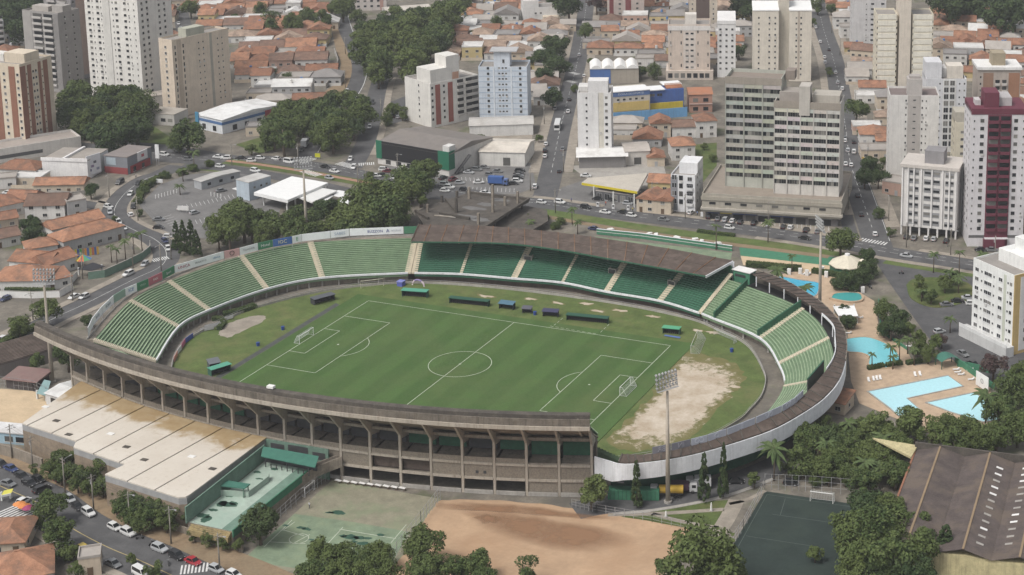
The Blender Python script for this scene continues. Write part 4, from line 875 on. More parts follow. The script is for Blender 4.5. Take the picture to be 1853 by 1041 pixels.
b.box('roof_overhang', -.5, b.w+.5, -.6, b.d+.4, b.H-.9, b.H+.25, (.52, .48, .44)); b.box('stair_head', .38*b.w, .72*b.w, .2*b.d, .7*b.d, b.H+.25, b.H+5, (.25, .24, .245)); b.box('ground_wall', 2, b.w-2, 5, b.d, -.3, 3.6, (.12, .12, .12))
for k in range(7): b.box('column', k*(b.w-.6)/6, k*(b.w-.6)/6+.6, .1, .7, -.2, 3.6, c_)
b.windows('L', (.3, .7), 7, 5, fh, 1, 1, 'dark')
# --- white and ochre block beside the pools
b = Bld('apartment_block', 'white apartment block with an ochre corner beside the pools', 'building', (1757, 607), (1830, 643), 20, H=25)
c_ = (.72, .72, .70); b.body(c_, .6); fh = 2.95; b.windows('F', (.10, .33, .42, .68), 7, 3.6, fh, 1.5, 1.1, 'frame', (.6, .6, .6)); b.windows('F', (.22, .52, .86), 7, 3.8, fh, .6, .6, 'dark'); b.strip('F', .76, .82, 1, b.H-1, (.50, .52, .44), .1); b.windows('F', (.93,), 7, 3.6, fh, 1.0, 1.0, 'dark')
b.strip('R', .0, .9, 0, b.H, (.52, .38, .17), .25); b.strip('R', .12, .32, 1, b.H-1, (.66, .65, .64), .35); b.fy = 0; b.windows('R', (.22,), 7, 3.6, fh, .6, 1.2, 'dark', off=.36); b.windows('R', (.5, .75), 7, 3.6, fh, 1.0, 1.0, 'dark', off=.26); b.penthouse(.25, .95, .3, .95, 3.4, c_); b.penthouse(.45, .85, .45, .85, 7.5, c_); b.box('garage', -2, b.w+1, -3.2, -.003, -.3, 3.1, (.52, .52, .51)); b.box('garage_rail', -2, b.w+1, -3.2, -3.0, 3.1, 4.2, (.66, .66, .65))
# --- far towers cut by the top of the view
b = Bld('apartment_tower', 'dark red and white tower rising beyond the tiled roofs near the middle street', 'tower', (1103, 36), (1166, 34), 14, H=45)
b.body((.50, .43, .39)); b.strip('F', 0, .12, 0, 45, (.20, .06, .06)); b.strip('F', .46, .62, 0, 45, (.22, .07, .07)); b.windows('F', (.3, .8), 15, 3, 2.9, 1.4, 1.1, 'dark')
b = Bld('apartment_tower', 'cream tower with a dark brown centre rising behind the pinkish block', 'tower', (1247, 54), (1298, 54), 14, H=50)
b.body((.52, .46, .38)); b.strip('F', .25, .72, 0, 50, (.11, .08, .07)); b.windows('F', (.12, .86), 16, 3, 2.9, .8, 1.0, 'dark')
b = Bld('apartment_block', 'grey block with open balcony bays at the foot of the wooded hill', 'building', (-30, 96), (11, 92), 14, 38)
b.body((.46, .46, .46)); b.balconies('F', (.3, .75), 6, 2, 3, 4.5, (.55, .55, .54)); b.windows('R', (.4,), 6, 3, 3, 1.2, 1.2, 'dark')
b = Bld('apartment_tower', 'white tower with a slim dark joint beyond the right-hand avenue', 'tower', (1690, 14), (1740, 14), 12, H=10)
b.body((.58, .56, .53)); b.windows('F', (.2, .4, .6, .8), 3, 2, 3, 1.1, 1.0, 'dark')
# ---------------------------------------------------------------- low large buildings
def shed(name, label, a, c, depth, H, wallc, roofc, d=None, pitch=1.2, kind='gable', cat='building', over=.4, z0=0):
    b = Bld(name, label, cat, a, c, depth, H=H, d=d, z0=z0)
    o = b.body(wallc, 0)
    m = MB(); w_, d_ = b.w+over, b.d+over; o_ = -over
    if kind == 'gable':     # ridge along the front
        y = b.d/2
        m.face([(o_, o_, H), (w_, o_, H), (w_, y, H+pitch), (o_, y, H+pitch)]); m.face([(o_, y, H+pitch), (w_, y, H+pitch), (w_, d_, H), (o_, d_, H)])
        m.face([(o_, o_, H+.004), (o_, y, H+pitch), (o_, d_, H+.004)]); m.face([(w_, o_, H+.004), (w_, d_, H+.004), (w_, y, H+pitch)]); m.face([(o_, o_, H+.004), (o_, d_, H+.004), (w_, d_, H+.004), (w_, o_, H+.004)])
    elif kind == 'cross':   # ridge front to back
        x = b.w/2
        m.face([(o_, o_, H), (x, o_, H+pitch), (x, d_, H+pitch), (o_, d_, H)]); m.face([(x, o_, H+pitch), (w_, o_, H), (w_, d_, H), (x, d_, H+pitch)]); m.face([(o_, o_, H), (w_, o_, H), (x, o_, H+pitch)]); m.face([(o_, d_, H), (x, d_, H+pitch), (w_, d_, H)]); m.face([(o_, o_, H+.004), (o_, d_, H+.004), (w_, d_, H+.004), (w_, o_, H+.004)])
    elif kind == 'mono': m.prism([(o_, o_), (w_, o_), (w_, d_), (o_, d_)], [H+.004]*4, [H+.15, H+.15, H+pitch, H+pitch])
    elif kind == 'flat': m.box(o_*.3, b.w-o_*.3, o_*.3, b.d-o_*.3, H+.004, H+.3)
    r = m.build('roof', 'tint_metal_roof', b.root); r.color = roofc+(1,)
    return b
# podium wall of the brick-banded tower
b = Bld('podium', 'long white podium wall running along the foot of the brick-banded tower', 'building', (-30, 300), (148, 271), 14, H=6.0); b.body((.62, .59, .55), 1.0, roofc=(.34, .3, .27)); b.strip('F', .0, .6, 1.5, 3, (.1, .1, .1), .03)
b = shed('shop', 'white box shop with a flat grey roof and a slanted billboard at its corner', (78, 322), (160, 325), 14, 7.5, (.72, .71, .70), (.32, .29, .26), d=(184, 302), kind='flat'); b.box('parapet', -.2, b.w+.2, -.3, .1, 7.3, 8.6, (.74, .73, .72)); b.box('parapet', .45*b.w, .5*b.w, .1, b.d, 7.82, 8.6, (.7, .69, .68))
m = MB(); m.box(-3.5, 3.5, -.15, .15, 1.2, 9.2); o = m.build('billboard', 'tint_clean', b.root, loc=(b.w+.5, 4, 0), rz=1.2); o.color = (.66, .66, .68, 1)
for k in range(4): m = MB(); m.box(-.7, .7, -.06, 0, 0, 1.0); q = m.build('poster', 'tint_clean', b.root, loc=(b.w+.5+.16*math.sin(1.2)+(-2.0+1.3*k)*math.cos(1.2), 4-.16*math.cos(1.2)+(-2.0+1.3*k)*math.sin(1.2), 2.6+1.5*(k % 3)), rz=1.2); q.color = ((.1, .11, .2), (.25, .2, .3), (.12, .12, .14), (.3, .32, .4))[k]+(1,)
b = shed('shop', 'dark grey corner shop with red panels and a white square sign', (190, 312), (232, 316), 12, 7.0, (.20, .21, .23), (.25, .22, .21), d=(262, 295), kind='flat'); b.strip('R', .1, .9, 0, 3, (.28, .05, .05), .3); b.strip('R', .4, .8, 3.6, 7.4, (.66, .64, .64), .35, 'sign_panel'); b.strip('F', 0, 1, 0, 2.6, (.25, .06, .06), .2); b.strip('F', .1, .5, 3.5, 6.5, (.36, .42, .46), .1); b.windows('R', (.25, .6), 1, .4, 3, 1.8, 1.9, 'dark', off=.31)
m = MB(); m.box(-.9, .9, -.05, 0, 0, 1.2); o = m.build('sign_mark', 'tint_clean', b.root, loc=(b.w+.36, .6*b.d, 4.9), rz=math.pi/2); o.color = (.4, .08, .09, 1)
b = shed('shop', 'white and blue shop with a skylit roof in front of the slim beige tower', (356, 232), (403, 243), 12, 6.4, (.62, .64, .66), (.66, .66, .65), d=(478, 206), pitch=1.4); b.strip('F', 0, 1, 4.0, 5.2, (.08, .16, .32), .12); b.strip('R', 0, .7, 4.0, 5.2, (.08, .16, .32), .12); b.strip('R', .7, 1, 2, 5.6, (.30, .06, .07), .14); b.windows('R', (.2, .4, .6), 1, .6, 3, 2.4, 2.4, 'dark'); b.windows('F', (.3, .7), 1, .6, 3, 2.4, 2.4, 'dark'); b.strip('F', .0, .12, 1, 7.6, (.07, .24, .38), .5, 'blue_pylon')
# black-clad hall
b = shed('event_hall', 'low hall clad in black with green end panels and a worn grey roof', (684, 296), (813, 319), 24, 9.0, (.56, .54, .51), (.20, .18, .165), d=(861, 281), pitch=2.2)
b.strip('F', .0, 1, 2.6, 10.0, (.018, .018, .02), .3, 'black_cladding', 'tint_clean'); b.strip('F', -.01, .07, 2.5, 10.1, (.02, .13, .075), .4, 'green_panel', 'tint_clean'); b.strip('F', .86, 1.01, 2.5, 10.1, (.02, .13, .075), .4, 'green_panel', 'tint_clean'); b.strip('R', .0, .12, 2.5, 10.1, (.02, .13, .075), .3, 'green_panel', 'tint_clean'); b.box('roof_plant', .9*b.w, .99*b.w, 1, 5, 9, 12, (.58, .57, .55)); b.windows('F', (.15, .3, .45, .6, .75), 1, .4, 3, 2.6, 1.8, 'dark')
m = MB(); m.bar((b.w+1, 3, .3), (b.w+2.2, 11, 6.6), 1.6, .3); m.bar((b.w+1.6, 7, 0), (b.w+1.6, 7, 3), .3, .3); m.build('outside_stair', 'steel_dark', b.root)
# white sheds right of the hall
b = shed('warehouse', 'white warehouse with a cream roof between the hall and the middle street', (868, 300), (950, 302), 20, 6, (.64, .62, .58), (.62, .57, .50), pitch=1.8); b.windows('F', (.6,), 1, .3, 3, 3, 3.4, 'dark')
b = shed('warehouse', 'pale low building with stepped roofs behind the white warehouse', (850, 248), (965, 244), 14, 5, (.62, .61, .59), (.50, .48, .45), pitch=1.0)
# blue station and white canopies, left of the tall mast
b = shed('station_shop', 'pale blue-grey box building beside the white filling station canopy', (429, 358), (452, 364), 9, 7.2, (.40, .46, .51), (.50, .49, .47), d=(482, 349), kind='flat'); b.windows('R', (.25, .55, .8), 1, 4.4, 3, 1.0, .8, 'dark'); b.box('awning', -3, -.01, .3, 8, 2.9, 3.1, (.66, .66, .65))
def canopy(name, label, poly_px, z, th, color, fascia=None, cols=(), cat='canopy', mat='tint_clean'):
    P = [at(x, y, z) for x, y in poly_px]; c = sum(P, Vector((0, 0)))/len(P); Q = [p-c for p in P]
    t = thing(name, label, cat, (c.x, c.y, 0)); m = MB(); m.prism([tuple(q) for q in Q], z-th, z); o = m.build('canopy_roof', mat, t); o.color = color+(1,)
    if fascia:
        for i, col in fascia:
            a, b2 = Q[i], Q[(i+1) % len(Q)]; o = wall_along(t, 'fascia', [a*1.004, b2*1.004], z-th-.35, z+.05, .18, 'tint_clean'); o.color = col+(1,)
    for px, py in cols:
        p = at(px, py)-c; m = MB(); m.bar((p.x, p.y, -.1), (p.x, p.y, z-th), .45, .45); o = m.build('column', 'tint_clean', t); o.color = (.6, .6, .58, 1)
    return t
fs = canopy('filling_station_canopy', 'large flat white filling station canopy beside the dense trees', [(460, 348), (521, 362), (594, 331), (528, 319)], 5.4, .9, (.74, .74, .73), ((0, (.74, .74, .73)),), [(478, 372), (520, 384), (560, 362), (590, 350)])
canopy('filling_station_canopy', 'small white canopy with a yellow edge behind the large white one', [(520, 350), (565, 366), (610, 345), (560, 336)], 4.4, .5, (.66, .66, .64), None, [(535, 375), (570, 378)])
for q, lb in (([(562, 356), (590, 364), (606, 352), (580, 347)], 'small flat white shelter roof beside the filling station trees'), ([(596, 352), (622, 358), (634, 348), (612, 344)], 'lower white shelter roof at the end of the filling station'), ([(612, 364), (628, 371), (638, 363), (622, 358)], 'smallest white shelter roof close under the trees')): canopy('shelter', lb, q, 3.4, .3, (.70, .70, .69), None, [(q[0][0]+4, q[0][1]+12), (q[2][0]-6, q[2][1]+12)], 'shelter')
b = shed('kiosk', 'long low grey kiosk with a ribbed roof at the car park edge', (352, 340), (365, 344), 5, 3.4, (.36, .37, .38), (.42, .41, .39), d=(412, 318), pitch=.6); b.windows('R', (.2, .5, .8), 1, 1, 3, 1.6, 1.2, 'dark')
# filling station with yellow edge, middle
ys = canopy('filling_station_canopy', 'wedge-shaped beige filling station canopy with a bright yellow front edge', [(1053, 331), (1153, 347), (1172, 313), (1065, 322)], 5.6, .5, (.48, .44, .38), ((0, (.55, .45, .03)), (1, (.5, .47, .42)), (3, (.5, .47, .42))), [(1110, 370), (1148, 375), (1075, 360)], mat='tint')
b = shed('station_shop', 'dark glazed shop under the wedge-shaped canopy', (1078, 361), (1148, 370), 6, 3.4, (.10, .10, .105), (.3, .28, .26), kind='flat'); b.windows('F', (.1, .3, .5, .7, .9), 1, .3, 3, 2, 2.4, 'frame', (.4, .4, .4))
for k, (px, py) in enumerate(((1082, 374), (1110, 378), (1137, 380))):
    t = thing('fuel_pump', 'white fuel pump on the forecourt under the yellow-edged canopy', 'pump', at(px, py), .1, 'fuel pumps'); m = MB(); m.box(-.5, .5, -.3, .3, 0, 1.7); o = m.build('pump_body', 'tint_clean', t); o.color = (.6, .6, .6, 1); m = MB(); m.box(-.35, .35, -.34, -.3, .9, 1.5); m.build('display', 'steel_dark', t)
# narrow white four storey house
b = Bld('apartment_block', 'narrow white four-storey building with grey bay windows beside the office slab', 'building', (1214, 382), (1258, 385), 16, 318, d=(1279, 366)); b.body((.68, .68, .69), .8); b.strip('F', .0, .28, .5, b.H-1, (.24, .25, .27), .1); b.windows('F', (.42,), 4, 3.0, 3.1, 1.5, 1.9, 'dark'); b.windows('F', (.78,), 4, 3.0, 3.1, 1.6, 1.4, 'frame', (.45, .45, .47)); b.windows('F', (.1, .2), 4, 3.2, 3.1, .7, 1.8, 'frame', (.4, .4, .42), off=.11); b.balconies('F', (.78,), 3, 2.6, 3.1, 2.4, (.6, .6, .6), depth=.7); b.penthouse(.25, 1, .3, 1, 3.6, (.68, .68, .69)); b.windows('R', (.3, .6), 4, 3, 3.1, .9, 1, 'dark')
# low white vault below the slim white tower, pale shed next to it
b = shed('market_hall', 'low white-roofed market hall with open grey sides at the foot of the slim white tower', (1048, 305), (1132, 303), 13, 5.0, (.22, .21, .205), (.66, .65, .63), pitch=1.4, over=1.2)
b = shed('workshop', 'pale grey workshop with a fibre-cement roof beside the market hall', (1132, 300), (1176, 298), 14, 6.0, (.55, .52, .48), (.42, .38, .34), pitch=1.0); b.windows('F', (.5,), 1, .3, 3, 3, 3, 'dark')
# school in blue and yellow
b = Bld('school', 'school building painted in blue and yellow bands with white roofs', 'building', (1108, 220), (1244, 209), 12, H=13.5)
BLU, YEL = (.07, .13, .32), (.58, .43, .16)
b.body((.52, .48, .42), 0, z1=13.5, x1=.5*b.w); b.body((.07, .13, .35), 0, x0=.5*b.w, z1=12, x1=.985*b.w, y0=4); b.strip('F', 0, .5, 11.4, 13.5, (.10, .17, .35), .15); b.strip('F', .01, .49, 4.4, 8.6, YEL, .12); b.box('blue_wall', -.5, b.w*.985, -1.6, -1.3, -.2, 4.4, (.15, .33, .55)); b.box('yellow_wall', .5*b.w, b.w*.96, 2.2, 2.6, 3.4, 6.4, (.56, .43, .05))
for x0, x1, y0, y1, z in ((0, .5, -.4, 9, 13.5), (.5, .73, 3.4, 11.5, 12), (.74, .99, 8, 14.5, 13)):
    o = b.box('roof', x0*b.w, x1*b.w, y0, y1, z+.004, z+.4, (.74, .74, .74), 'tint_clean')
b.windows('F', (.56, .66), 1, 9.2, 3, 2.4, 1.2, 'frame', (.1, .16, .36), off=-3.99); b.windows('F', (.08, .16, .24, .32, .4), 1, 9.4, 3, 1.2, .9, 'dark')
m = MB(); m.prism([(.76*b.w, 5), (.98*b.w, 5), (.98*b.w, 9), (.76*b.w, 9)], [12.05]*4, [12.3, 12.3, 13.6, 13.6]); o = m.build('tile_roof', 'tint_roof', b.root); o.color = (.34, .15, .085, 1)
lettering('ESCOLA DE ESPORTES', b.root, (.02*b.w, -.16), (.48*b.w, -.16), 12.45, .9, (.55, .6, .68), .95, off=.03)
# white vaults with a blue wall
b = Bld('sports_hall', 'hall of four white barrel-vault roofs with a blue front wall', 'building', (1068, 152), (1156, 150), 16, H=7.5); b.body((.36, .32, .27), 0); b.strip('F', 0, .42, 3.2, 7.6, (.08, .16, .38), .15); b.strip('F', .2, .42, -.2, 3.0, (.08, .16, .38), .13)
for k in range(4):
    m = MB(); x0, x1 = k*b.w/4+.1, (k+1)*b.w/4-.1; P = [(x0+(x1-x0)*i/8, 7.5+1.9*math.sin(math.pi*i/8)) for i in range(9)]
    for p, q in zip(P, P[1:]): m.face([(p[0], -.4, p[1]), (q[0], -.4, q[1]), (q[0], b.d+.3, q[1]), (p[0], b.d+.3, p[1])])
    m.face([(p[0], -.38, p[1]) for p in P]); m.face([(p[0], b.d+.28, p[1]) for p in P]); o = m.build('vault_roof', 'tint_clean', b.root, True); o.color = (.74, .73, .71, 1)
# pink-brown shop house
b = shed('shop_house', 'two-storey pinkish brown house with a tiled roof beside the blue and yellow school', (1247, 204), (1289, 203), 14, 8.6, (.36, .21, .16), (.36, .16, .09), pitch=1.8); b.windows('F', (.28, .72), 2, .8, 4.2, 2.4, 1.8, 'dark', (.4, .28, .24)); b.strip('F', 0, 1, 3.9, 4.3, (.46, .34, .3), .4, 'cornice')
b = shed('flat_block', 'low grey flat-roofed block at the foot of the slim beige tower', (266, 224), (316, 228), 11, 5.0, (.50, .48, .45), (.36, .33, .29), kind='flat'); b.windows('F', (.6, .85), 1, 1.5, 3, 2.4, 1.6, 'dark')
b = shed('flat_block', 'long white low block between the tall white tower and the slim beige one', (270, 193), (318, 186), 9, 4.5, (.62, .60, .57), (.42, .38, .34), kind='flat'); b.windows('F', (.8,), 1, 1.0, 3, 2.4, 1.8, 'dark')
b = Bld('apartment_block', 'pale pink and white block at the head of the park road', 'building', (640, 20), (700, 18), 12, H=12); b.body((.55, .50, .47)); b.windows('F', (.15, .35, .55, .75), 3, 2, 3.2, 1.6, 1.2, 'dark'); b.strip('F', .8, .9, 0, 11, (.42, .26, .22))
b = Bld('villa_block', 'cluster of white cubes with blank walls beyond the pale blue block', 'building', (948, 45), (1010, 42), 13, H=10); b.body((.66, .65, .63), .6); b.penthouse(.0, .45, .1, .9, 4, (.66, .65, .63)); b.box('annex', .55*b.w, b.w*1.02, -5, -.003, -.2, 5, (.58, .50, .40)); b.windows('F', (.35, .5), 1, 6, 3, 1.2, 1.0, 'dark')
b = shed('hall_shed', 'wide cream-roofed shed beside the pale pink block', (700, 36), (780, 30), 14, 5, (.52, .50, .47), (.50, .46, .41), pitch=1.4)
# ================================================================ NEAR STRUCTURES: roofs, courts, pools, ruin, masts
def _rust_roof():
    m, t, b = nodes('flat_roof'); b.inputs['Roughness'].default_value = .85; b.inputs['Specular IOR Level'].default_value = .2
    g_ = N(t, 'ShaderNodeNewGeometry'); sp = N(t, 'ShaderNodeSeparateXYZ'); t.links.new(g_.outputs['Position'], sp.inputs[0]); cb_ = N(t, 'ShaderNodeCombineXYZ'); t.links.new(sp.outputs[0], cb_.inputs[0]); t.links.new(sp.outputs[1], cb_.inputs[1])
    ds = N(t, 'ShaderNodeVectorMath', operation='DISTANCE'); ds.inputs[1].default_value = (-10, 158, 0); t.links.new(cb_.outputs[0], ds.inputs[0])     # rust washed down from the upper tier's overhang
    mr = N(t, 'ShaderNodeMapRange'); mr.inputs[1].default_value = 246.5; mr.inputs[2].default_value = 233; t.links.new(ds.outputs['Value'], mr.inputs[0])
    ad = N(t, 'ShaderNodeMath', operation='ADD'); t.links.new(mr.outputs[0], ad.inputs[0]); t.links.new(noise(t, .12, 6, .65, None, .25, .8), ad.inputs[1])
    m2 = N(t, 'ShaderNodeMapRange'); m2.inputs[1].default_value = .82; m2.inputs[2].default_value = 1.15; t.links.new(ad.outputs[0], m2.inputs[0])
    base = mixc(t, noise(t, .07, 5, .6, None, .4, .7), (.58, .535, .47), (.51, .46, .395)); base = mixc(t, noise(t, .8, 4, .8, None, .55, .8), base, (.44, .385, .315))
    st_ = mixc(t, noise(t, .2, 6, .7), (.29, .20, .10), (.40, .31, .19)); t.links.new(mixc(t, m2.outputs[0], base, st_), b.inputs['Base Color'])
_rust_roof()
M('flat_roof_stained_unused', (.40, .29, .16), var=.3, scale=.12, patch=.6, patch_rgb=(.50, .41, .29), patch_scale=.07)
M('turquoise', (.15, .235, .185), var=.2, streak=.25, dirt=(.08, .14, .11))
M('turquoise_floor', (.36, .44, .375), var=.2, scale=.2, patch=.55, patch_rgb=(.24, .34, .28), patch_scale=.1)
M('step_ochre', (.30, .235, .12), var=.3, streak=.3)
M('wet_moss', (.045, .10, .07), rough=.5, var=.3, scale=.8)
M('turquoise_roof', (.055, .165, .125), var=.15, rough=.6)
M('brick_wall', (.27, .215, .16), var=.25, streak=.35)
M('court_worn', (.255, .24, .175), var=.25, scale=.3, patch=.6, patch_rgb=(.19, .23, .14), patch_scale=.1)
M('court_green', (.19, .245, .165), var=.25, scale=.3, patch=.6, patch_rgb=(.23, .27, .17), patch_scale=.12)
M('turf_line', (.10, .125, .115))
M('clay', (.43, .295, .19), var=.16, scale=.1, patch=.6, patch_rgb=(.32, .195, .115), patch_scale=.022, rough=1, bump=.1)
M('synthetic_turf', (.030, .043, .038), var=.2, scale=.2, patch=.4, patch_rgb=(.042, .058, .046), patch_scale=.08, rough=1)
M('deck_tile', (.47, .35, .245), var=.2, scale=.4, patch=.35, patch_rgb=(.37, .28, .2), patch_scale=.15)
M('sand', (.54, .42, .28), var=.15, scale=.2, rough=1)
M('fibre_roof', (.105, .085, .078), var=.3, scale=.35, patch=.6, patch_rgb=(.15, .118, .092), patch_scale=.12, bump=.35)
M('yellow_wall', (.48, .42, .24), var=.25, streak=.6, dirt=(.12, .11, .08))
def _water(name, rgb):
    m, t, b = nodes(name); b.inputs['Roughness'].default_value = .08; b.inputs['Specular IOR Level'].default_value = .4
    f = noise(t, 1.3, 3, .6); t.links.new(mixc(t, f, tuple(v*.93 for v in rgb), tuple(min(1, v*1.05) for v in rgb)), b.inputs['Base Color'])
    bp = N(t, 'ShaderNodeBump'); bp.inputs['Strength'].default_value = .25; bp.inputs['Distance'].default_value = .05; t.links.new(noise(t, 2.5, 3), bp.inputs['Height']); t.links.new(bp.outputs[0], b.inputs['Normal'])
_water('water_blue', (.06, .40, .58)); _water('water_turquoise', (.20, .56, .63)); _water('water_pale', (.42, .70, .76)); _water('water_teal', (.07, .34, .33))
# ---------------------------------------------------------------- big flat-roofed hall below the upper tier
ZR = 8.4
q = [at(x, y, ZR) for x, y in ((173, 703), (40, 766), (138, 798), (133, 809), (227, 840), (190, 858), (323, 900), (338, 899), (494, 792))]
hall = thing('flat_roofed_hall', 'wide hall with long cream roof bays stained brown towards the concrete upper tier', 'building')
back = [tob(math.radians(4.3+1.985*k), .9) for k in (-11.2, -10.6, -10, -9, -8, -7, -6, -5, -4, -3, -2.6)]
out = [q[1], q[2], q[3], q[4], q[5], q[6], q[7]]
Rr = [q[7], back[-1]]
poly = [q[1], q[2], q[3], q[4], q[5], q[6], q[7]]+back[::-1]
m = MB(); m.prism([tuple(p) for p in poly], -.2, ZR-1.9); m.build('wall', 'brick_wall', hall)
m = MB(); m.prism([tuple(p) for p in poly], ZR-1.9, ZR-.35); o = m.build('fascia', 'steel_grey', hall)
# bays: strips across the roof, parallel to its left edge
dirb = (back[0]-q[1]).normalized(); front = [q[1], q[2], q[3], q[4], q[5], q[6], q[7]]
def cut(poly, p0, n0, keep):
    outp = []
    for i in range(len(poly)):
        a, b = poly[i], poly[(i+1) % len(poly)]; da, db = (a-p0).dot(n0)*keep, (b-p0).dot(n0)*keep
        if da >= 0: outp.append(a)
        if (da > 0 > db) or (da < 0 < db): outp.append(a+(b-a)*(da/(da-db)))
    return outp
ub = (q[7]-q[1]).normalized(); dirb = Vector((math.cos(math.radians(84)), math.sin(math.radians(84)))); nb_ = Vector((dirb.y, -dirb.x))
lo_ = min((p-q[1]).dot(nb_) for p in poly); hi_ = max((p-q[1]).dot(nb_) for p in poly); NB = 8
for k in range(NB):
    a, b = lo_+(hi_-lo_)*k/NB, lo_+(hi_-lo_)*(k+1)/NB
    P = cut(cut(poly, q[1]+nb_*(a+.22), nb_, 1), q[1]+nb_*(b-.22), nb_, -1)
    if len(P) < 3: continue
    far = max((p-q[1]).dot(dirb) for p in P); m = MB(); mid = q[1]+dirb*(far-9-1.2*math.sin(k*1.7))+nb_*((a+b)/2)
    dd = (dirb+nb_*.22*math.sin(k*2.3)).normalized()
    for PP, mt, z in ((P, 'flat_roof', ZR),):
        if len(PP) > 2: m = MB(); m.prism([tuple(p) for p in PP], ZR-.34, z); m.build('roof_bay', mt, hall)
    m = MB(); e = q[1]+nb_*b
    for f in (.3,):
        c = q[1]+nb_*((a+b)/2)+dirb*(far-16-3*(k % 3)); m.prism([tuple(c+Vector(v)) for v in ((-.9, -.6), (.9, -.6), (.9, .6), (-.9, .6))], ZR, ZR+.12); m.build('roof_hatch', 'mould_concrete' if k % 3 else 'white_paint', hall)
# ---------------------------------------------------------------- turquoise courtyard terrace
ZT = 4.6
tq = thing('courtyard_terrace', 'raised turquoise courtyard with damp dark puddles beside the flat-roofed hall', 'terrace')
T1, T2, T3, T4 = [at(x, y, ZT) for x, y in ((340, 945), (421, 962), (570, 843), (480, 832))]
m = MB(); m.prism([tuple(p) for p in (T1, T2, T3, T4)], -.2, ZT); m.build('base', 'old_concrete', tq)
m = MB(); m.prism([tuple(p) for p in (T1.lerp(T2, .03), T2.lerp(T1, .02), T3.lerp(T4, .02), T4.lerp(T3, .03))], ZT, ZT+.04); m.build('floor', 'turquoise_floor', tq)
m = MB(); m.prism([tuple(p) for p in (T2.lerp(T1, .24), T2.lerp(T1, .03), T3.lerp(T4, .03), T3.lerp(T4, .24))], ZT+.04, ZT+.07); m.build('floor_band', 'turquoise', tq)
wall_along(tq, 'side_wall', [T1.lerp(T4, -.02), T4], ZT, ZR+.25, .3, 'turquoise'); wall_along(tq, 'low_wall', [T2, T3], ZT-1.5, ZT+.35, .3, 'green_mid')
for k in range(4):      # ochre steps at the street end
    a, b = T1.lerp(T4, -.012*k), T2.lerp(T3, -.012*k); d = (T1-T4).normalized()
    m = MB(); p0, p1 = T1.lerp(T2, .08)+d*(.4*k), T2.lerp(T1, .03)+d*(.4*k); m.prism([tuple(p0), tuple(p0+d*.4), tuple(p1+d*.4), tuple(p1)], ZT-2.2, ZT-.22-.22*k); m.build('step', 'step_ochre', tq)
for px, py, sx, sy in ((412, 913, 2.6, 1.2), (402, 912, 1.4, 1.6), (424, 911, 1.3, .8), (368, 933, 2, 1.0), (373, 940, 1.3, 1.6), (386, 923, 1.3, .6), (466, 855, 1.2, .6), (497, 849, 1.1, .7), (412, 898, 1.2, .5), (470, 867, 1.1, .4)):
    c = at(px, py, ZT); sheet('puddle', ragged([(c.x-sx, c.y-sy*.4), (c.x, c.y-sy), (c.x+sx, c.y-sy*.2), (c.x+sx*.5, c.y+sy*.7), (c.x-sx*.6, c.y+sy*.8)], .22, 3), ZT+.052, 'wet_moss', tq)
# awning and bar at its back, with a row of seats; kiosk with a green roof
aw = thing('long_awning', 'long turquoise awning over a shaded counter at the back of the courtyard', 'awning')
a, b, c, d = [at(x, y, 8.0) for x, y in ((472, 823), (570, 843), (577, 829), (476, 811))]
m = MB(); m.prism([tuple(p) for p in (a, b, c, d)], [7.4, 7.4, 8.3, 8.3], [7.6, 7.6, 8.5, 8.5]); m.build('awning_sheet', 'turquoise_roof', aw); wall_along(aw, 'counter', [d.lerp(c, .03)+Vector((0, -.3)), c.lerp(d, .03)+Vector((0, -.3))], ZT, 7.2, .3, 'steel_dark')
for k in range(9): p = a.lerp(b, .05+.1*k)+Vector((.1, .5)); m = MB(); m.bar((p.x, p.y, ZT), (p.x, p.y, 7.4 if k % 4 == 0 else ZT+1.1), .18, .18); m.build('post', 'steel_dark', aw)
kb = thing('kiosk', 'small turquoise-roofed kiosk with a curved pale counter in the courtyard', 'kiosk'); a, b, c, d = [at(x, y, 7.2) for x, y in ((396, 879), (443, 884), (453, 876), (400, 868))]
m = MB(); m.prism([tuple(p) for p in (a, b, c, d)], 7.0, 7.25); m.build('roof', 'turquoise_roof', kb); g0, g1, g2, g3 = [at(x, y, ZT) for x, y in ((396, 897), (450, 900), (486, 872), (487, 866))]
wall_along(kb, 'counter', [g0, g1, g2, g3], ZT, ZT+1.5, .25, 'turquoise_floor')
for p in (a, b, c, d): p = p.lerp((a+b+c+d)/4, .15); m = MB(); m.bar((p.x, p.y, ZT), (p.x, p.y, 7.0), .2, .2); m.build('post', 'turquoise', kb)
gb = thing('pavilion', 'turquoise pavilion wall with dark openings beneath the concrete columns', 'pavilion')
P0, P1 = at(488, 815, 5.0), at(603, 838, 4.5); P0 = tob(math.radians(4.3-1.985*2.6), 1.2); P1 = tob(math.radians(4.3-1.985*.35), 1.2); wall_along(gb, 'wall', [P0.lerp(P1, k/4) for k in range(5)], 0, 8.1, .4, 'turquoise')
for f0, f1, z0, z1 in ((.08, .30, 6.0, 7.4), (.36, .68, 5.0, 7.7), (.75, .95, 5.0, 6.9)): wall_along(gb, 'opening', [P0.lerp(P1, f0)+Vector((.02, -.22)), P0.lerp(P1, f1)+Vector((.02, -.22))], z0, z1, .06, 'steel_dark')
rp = thing('access_ramp', 'curved brown concrete ramp running from the courtyard to the upper tier', 'ramp')
RP = spline([tuple(v) for v in (at(480, 920, 2.6), at(520, 892, 2.8), at(556, 866, 3.2), at(575, 851, 4.2), at(598, 841, 4.9), at(619, 836, 5.2))], 5)
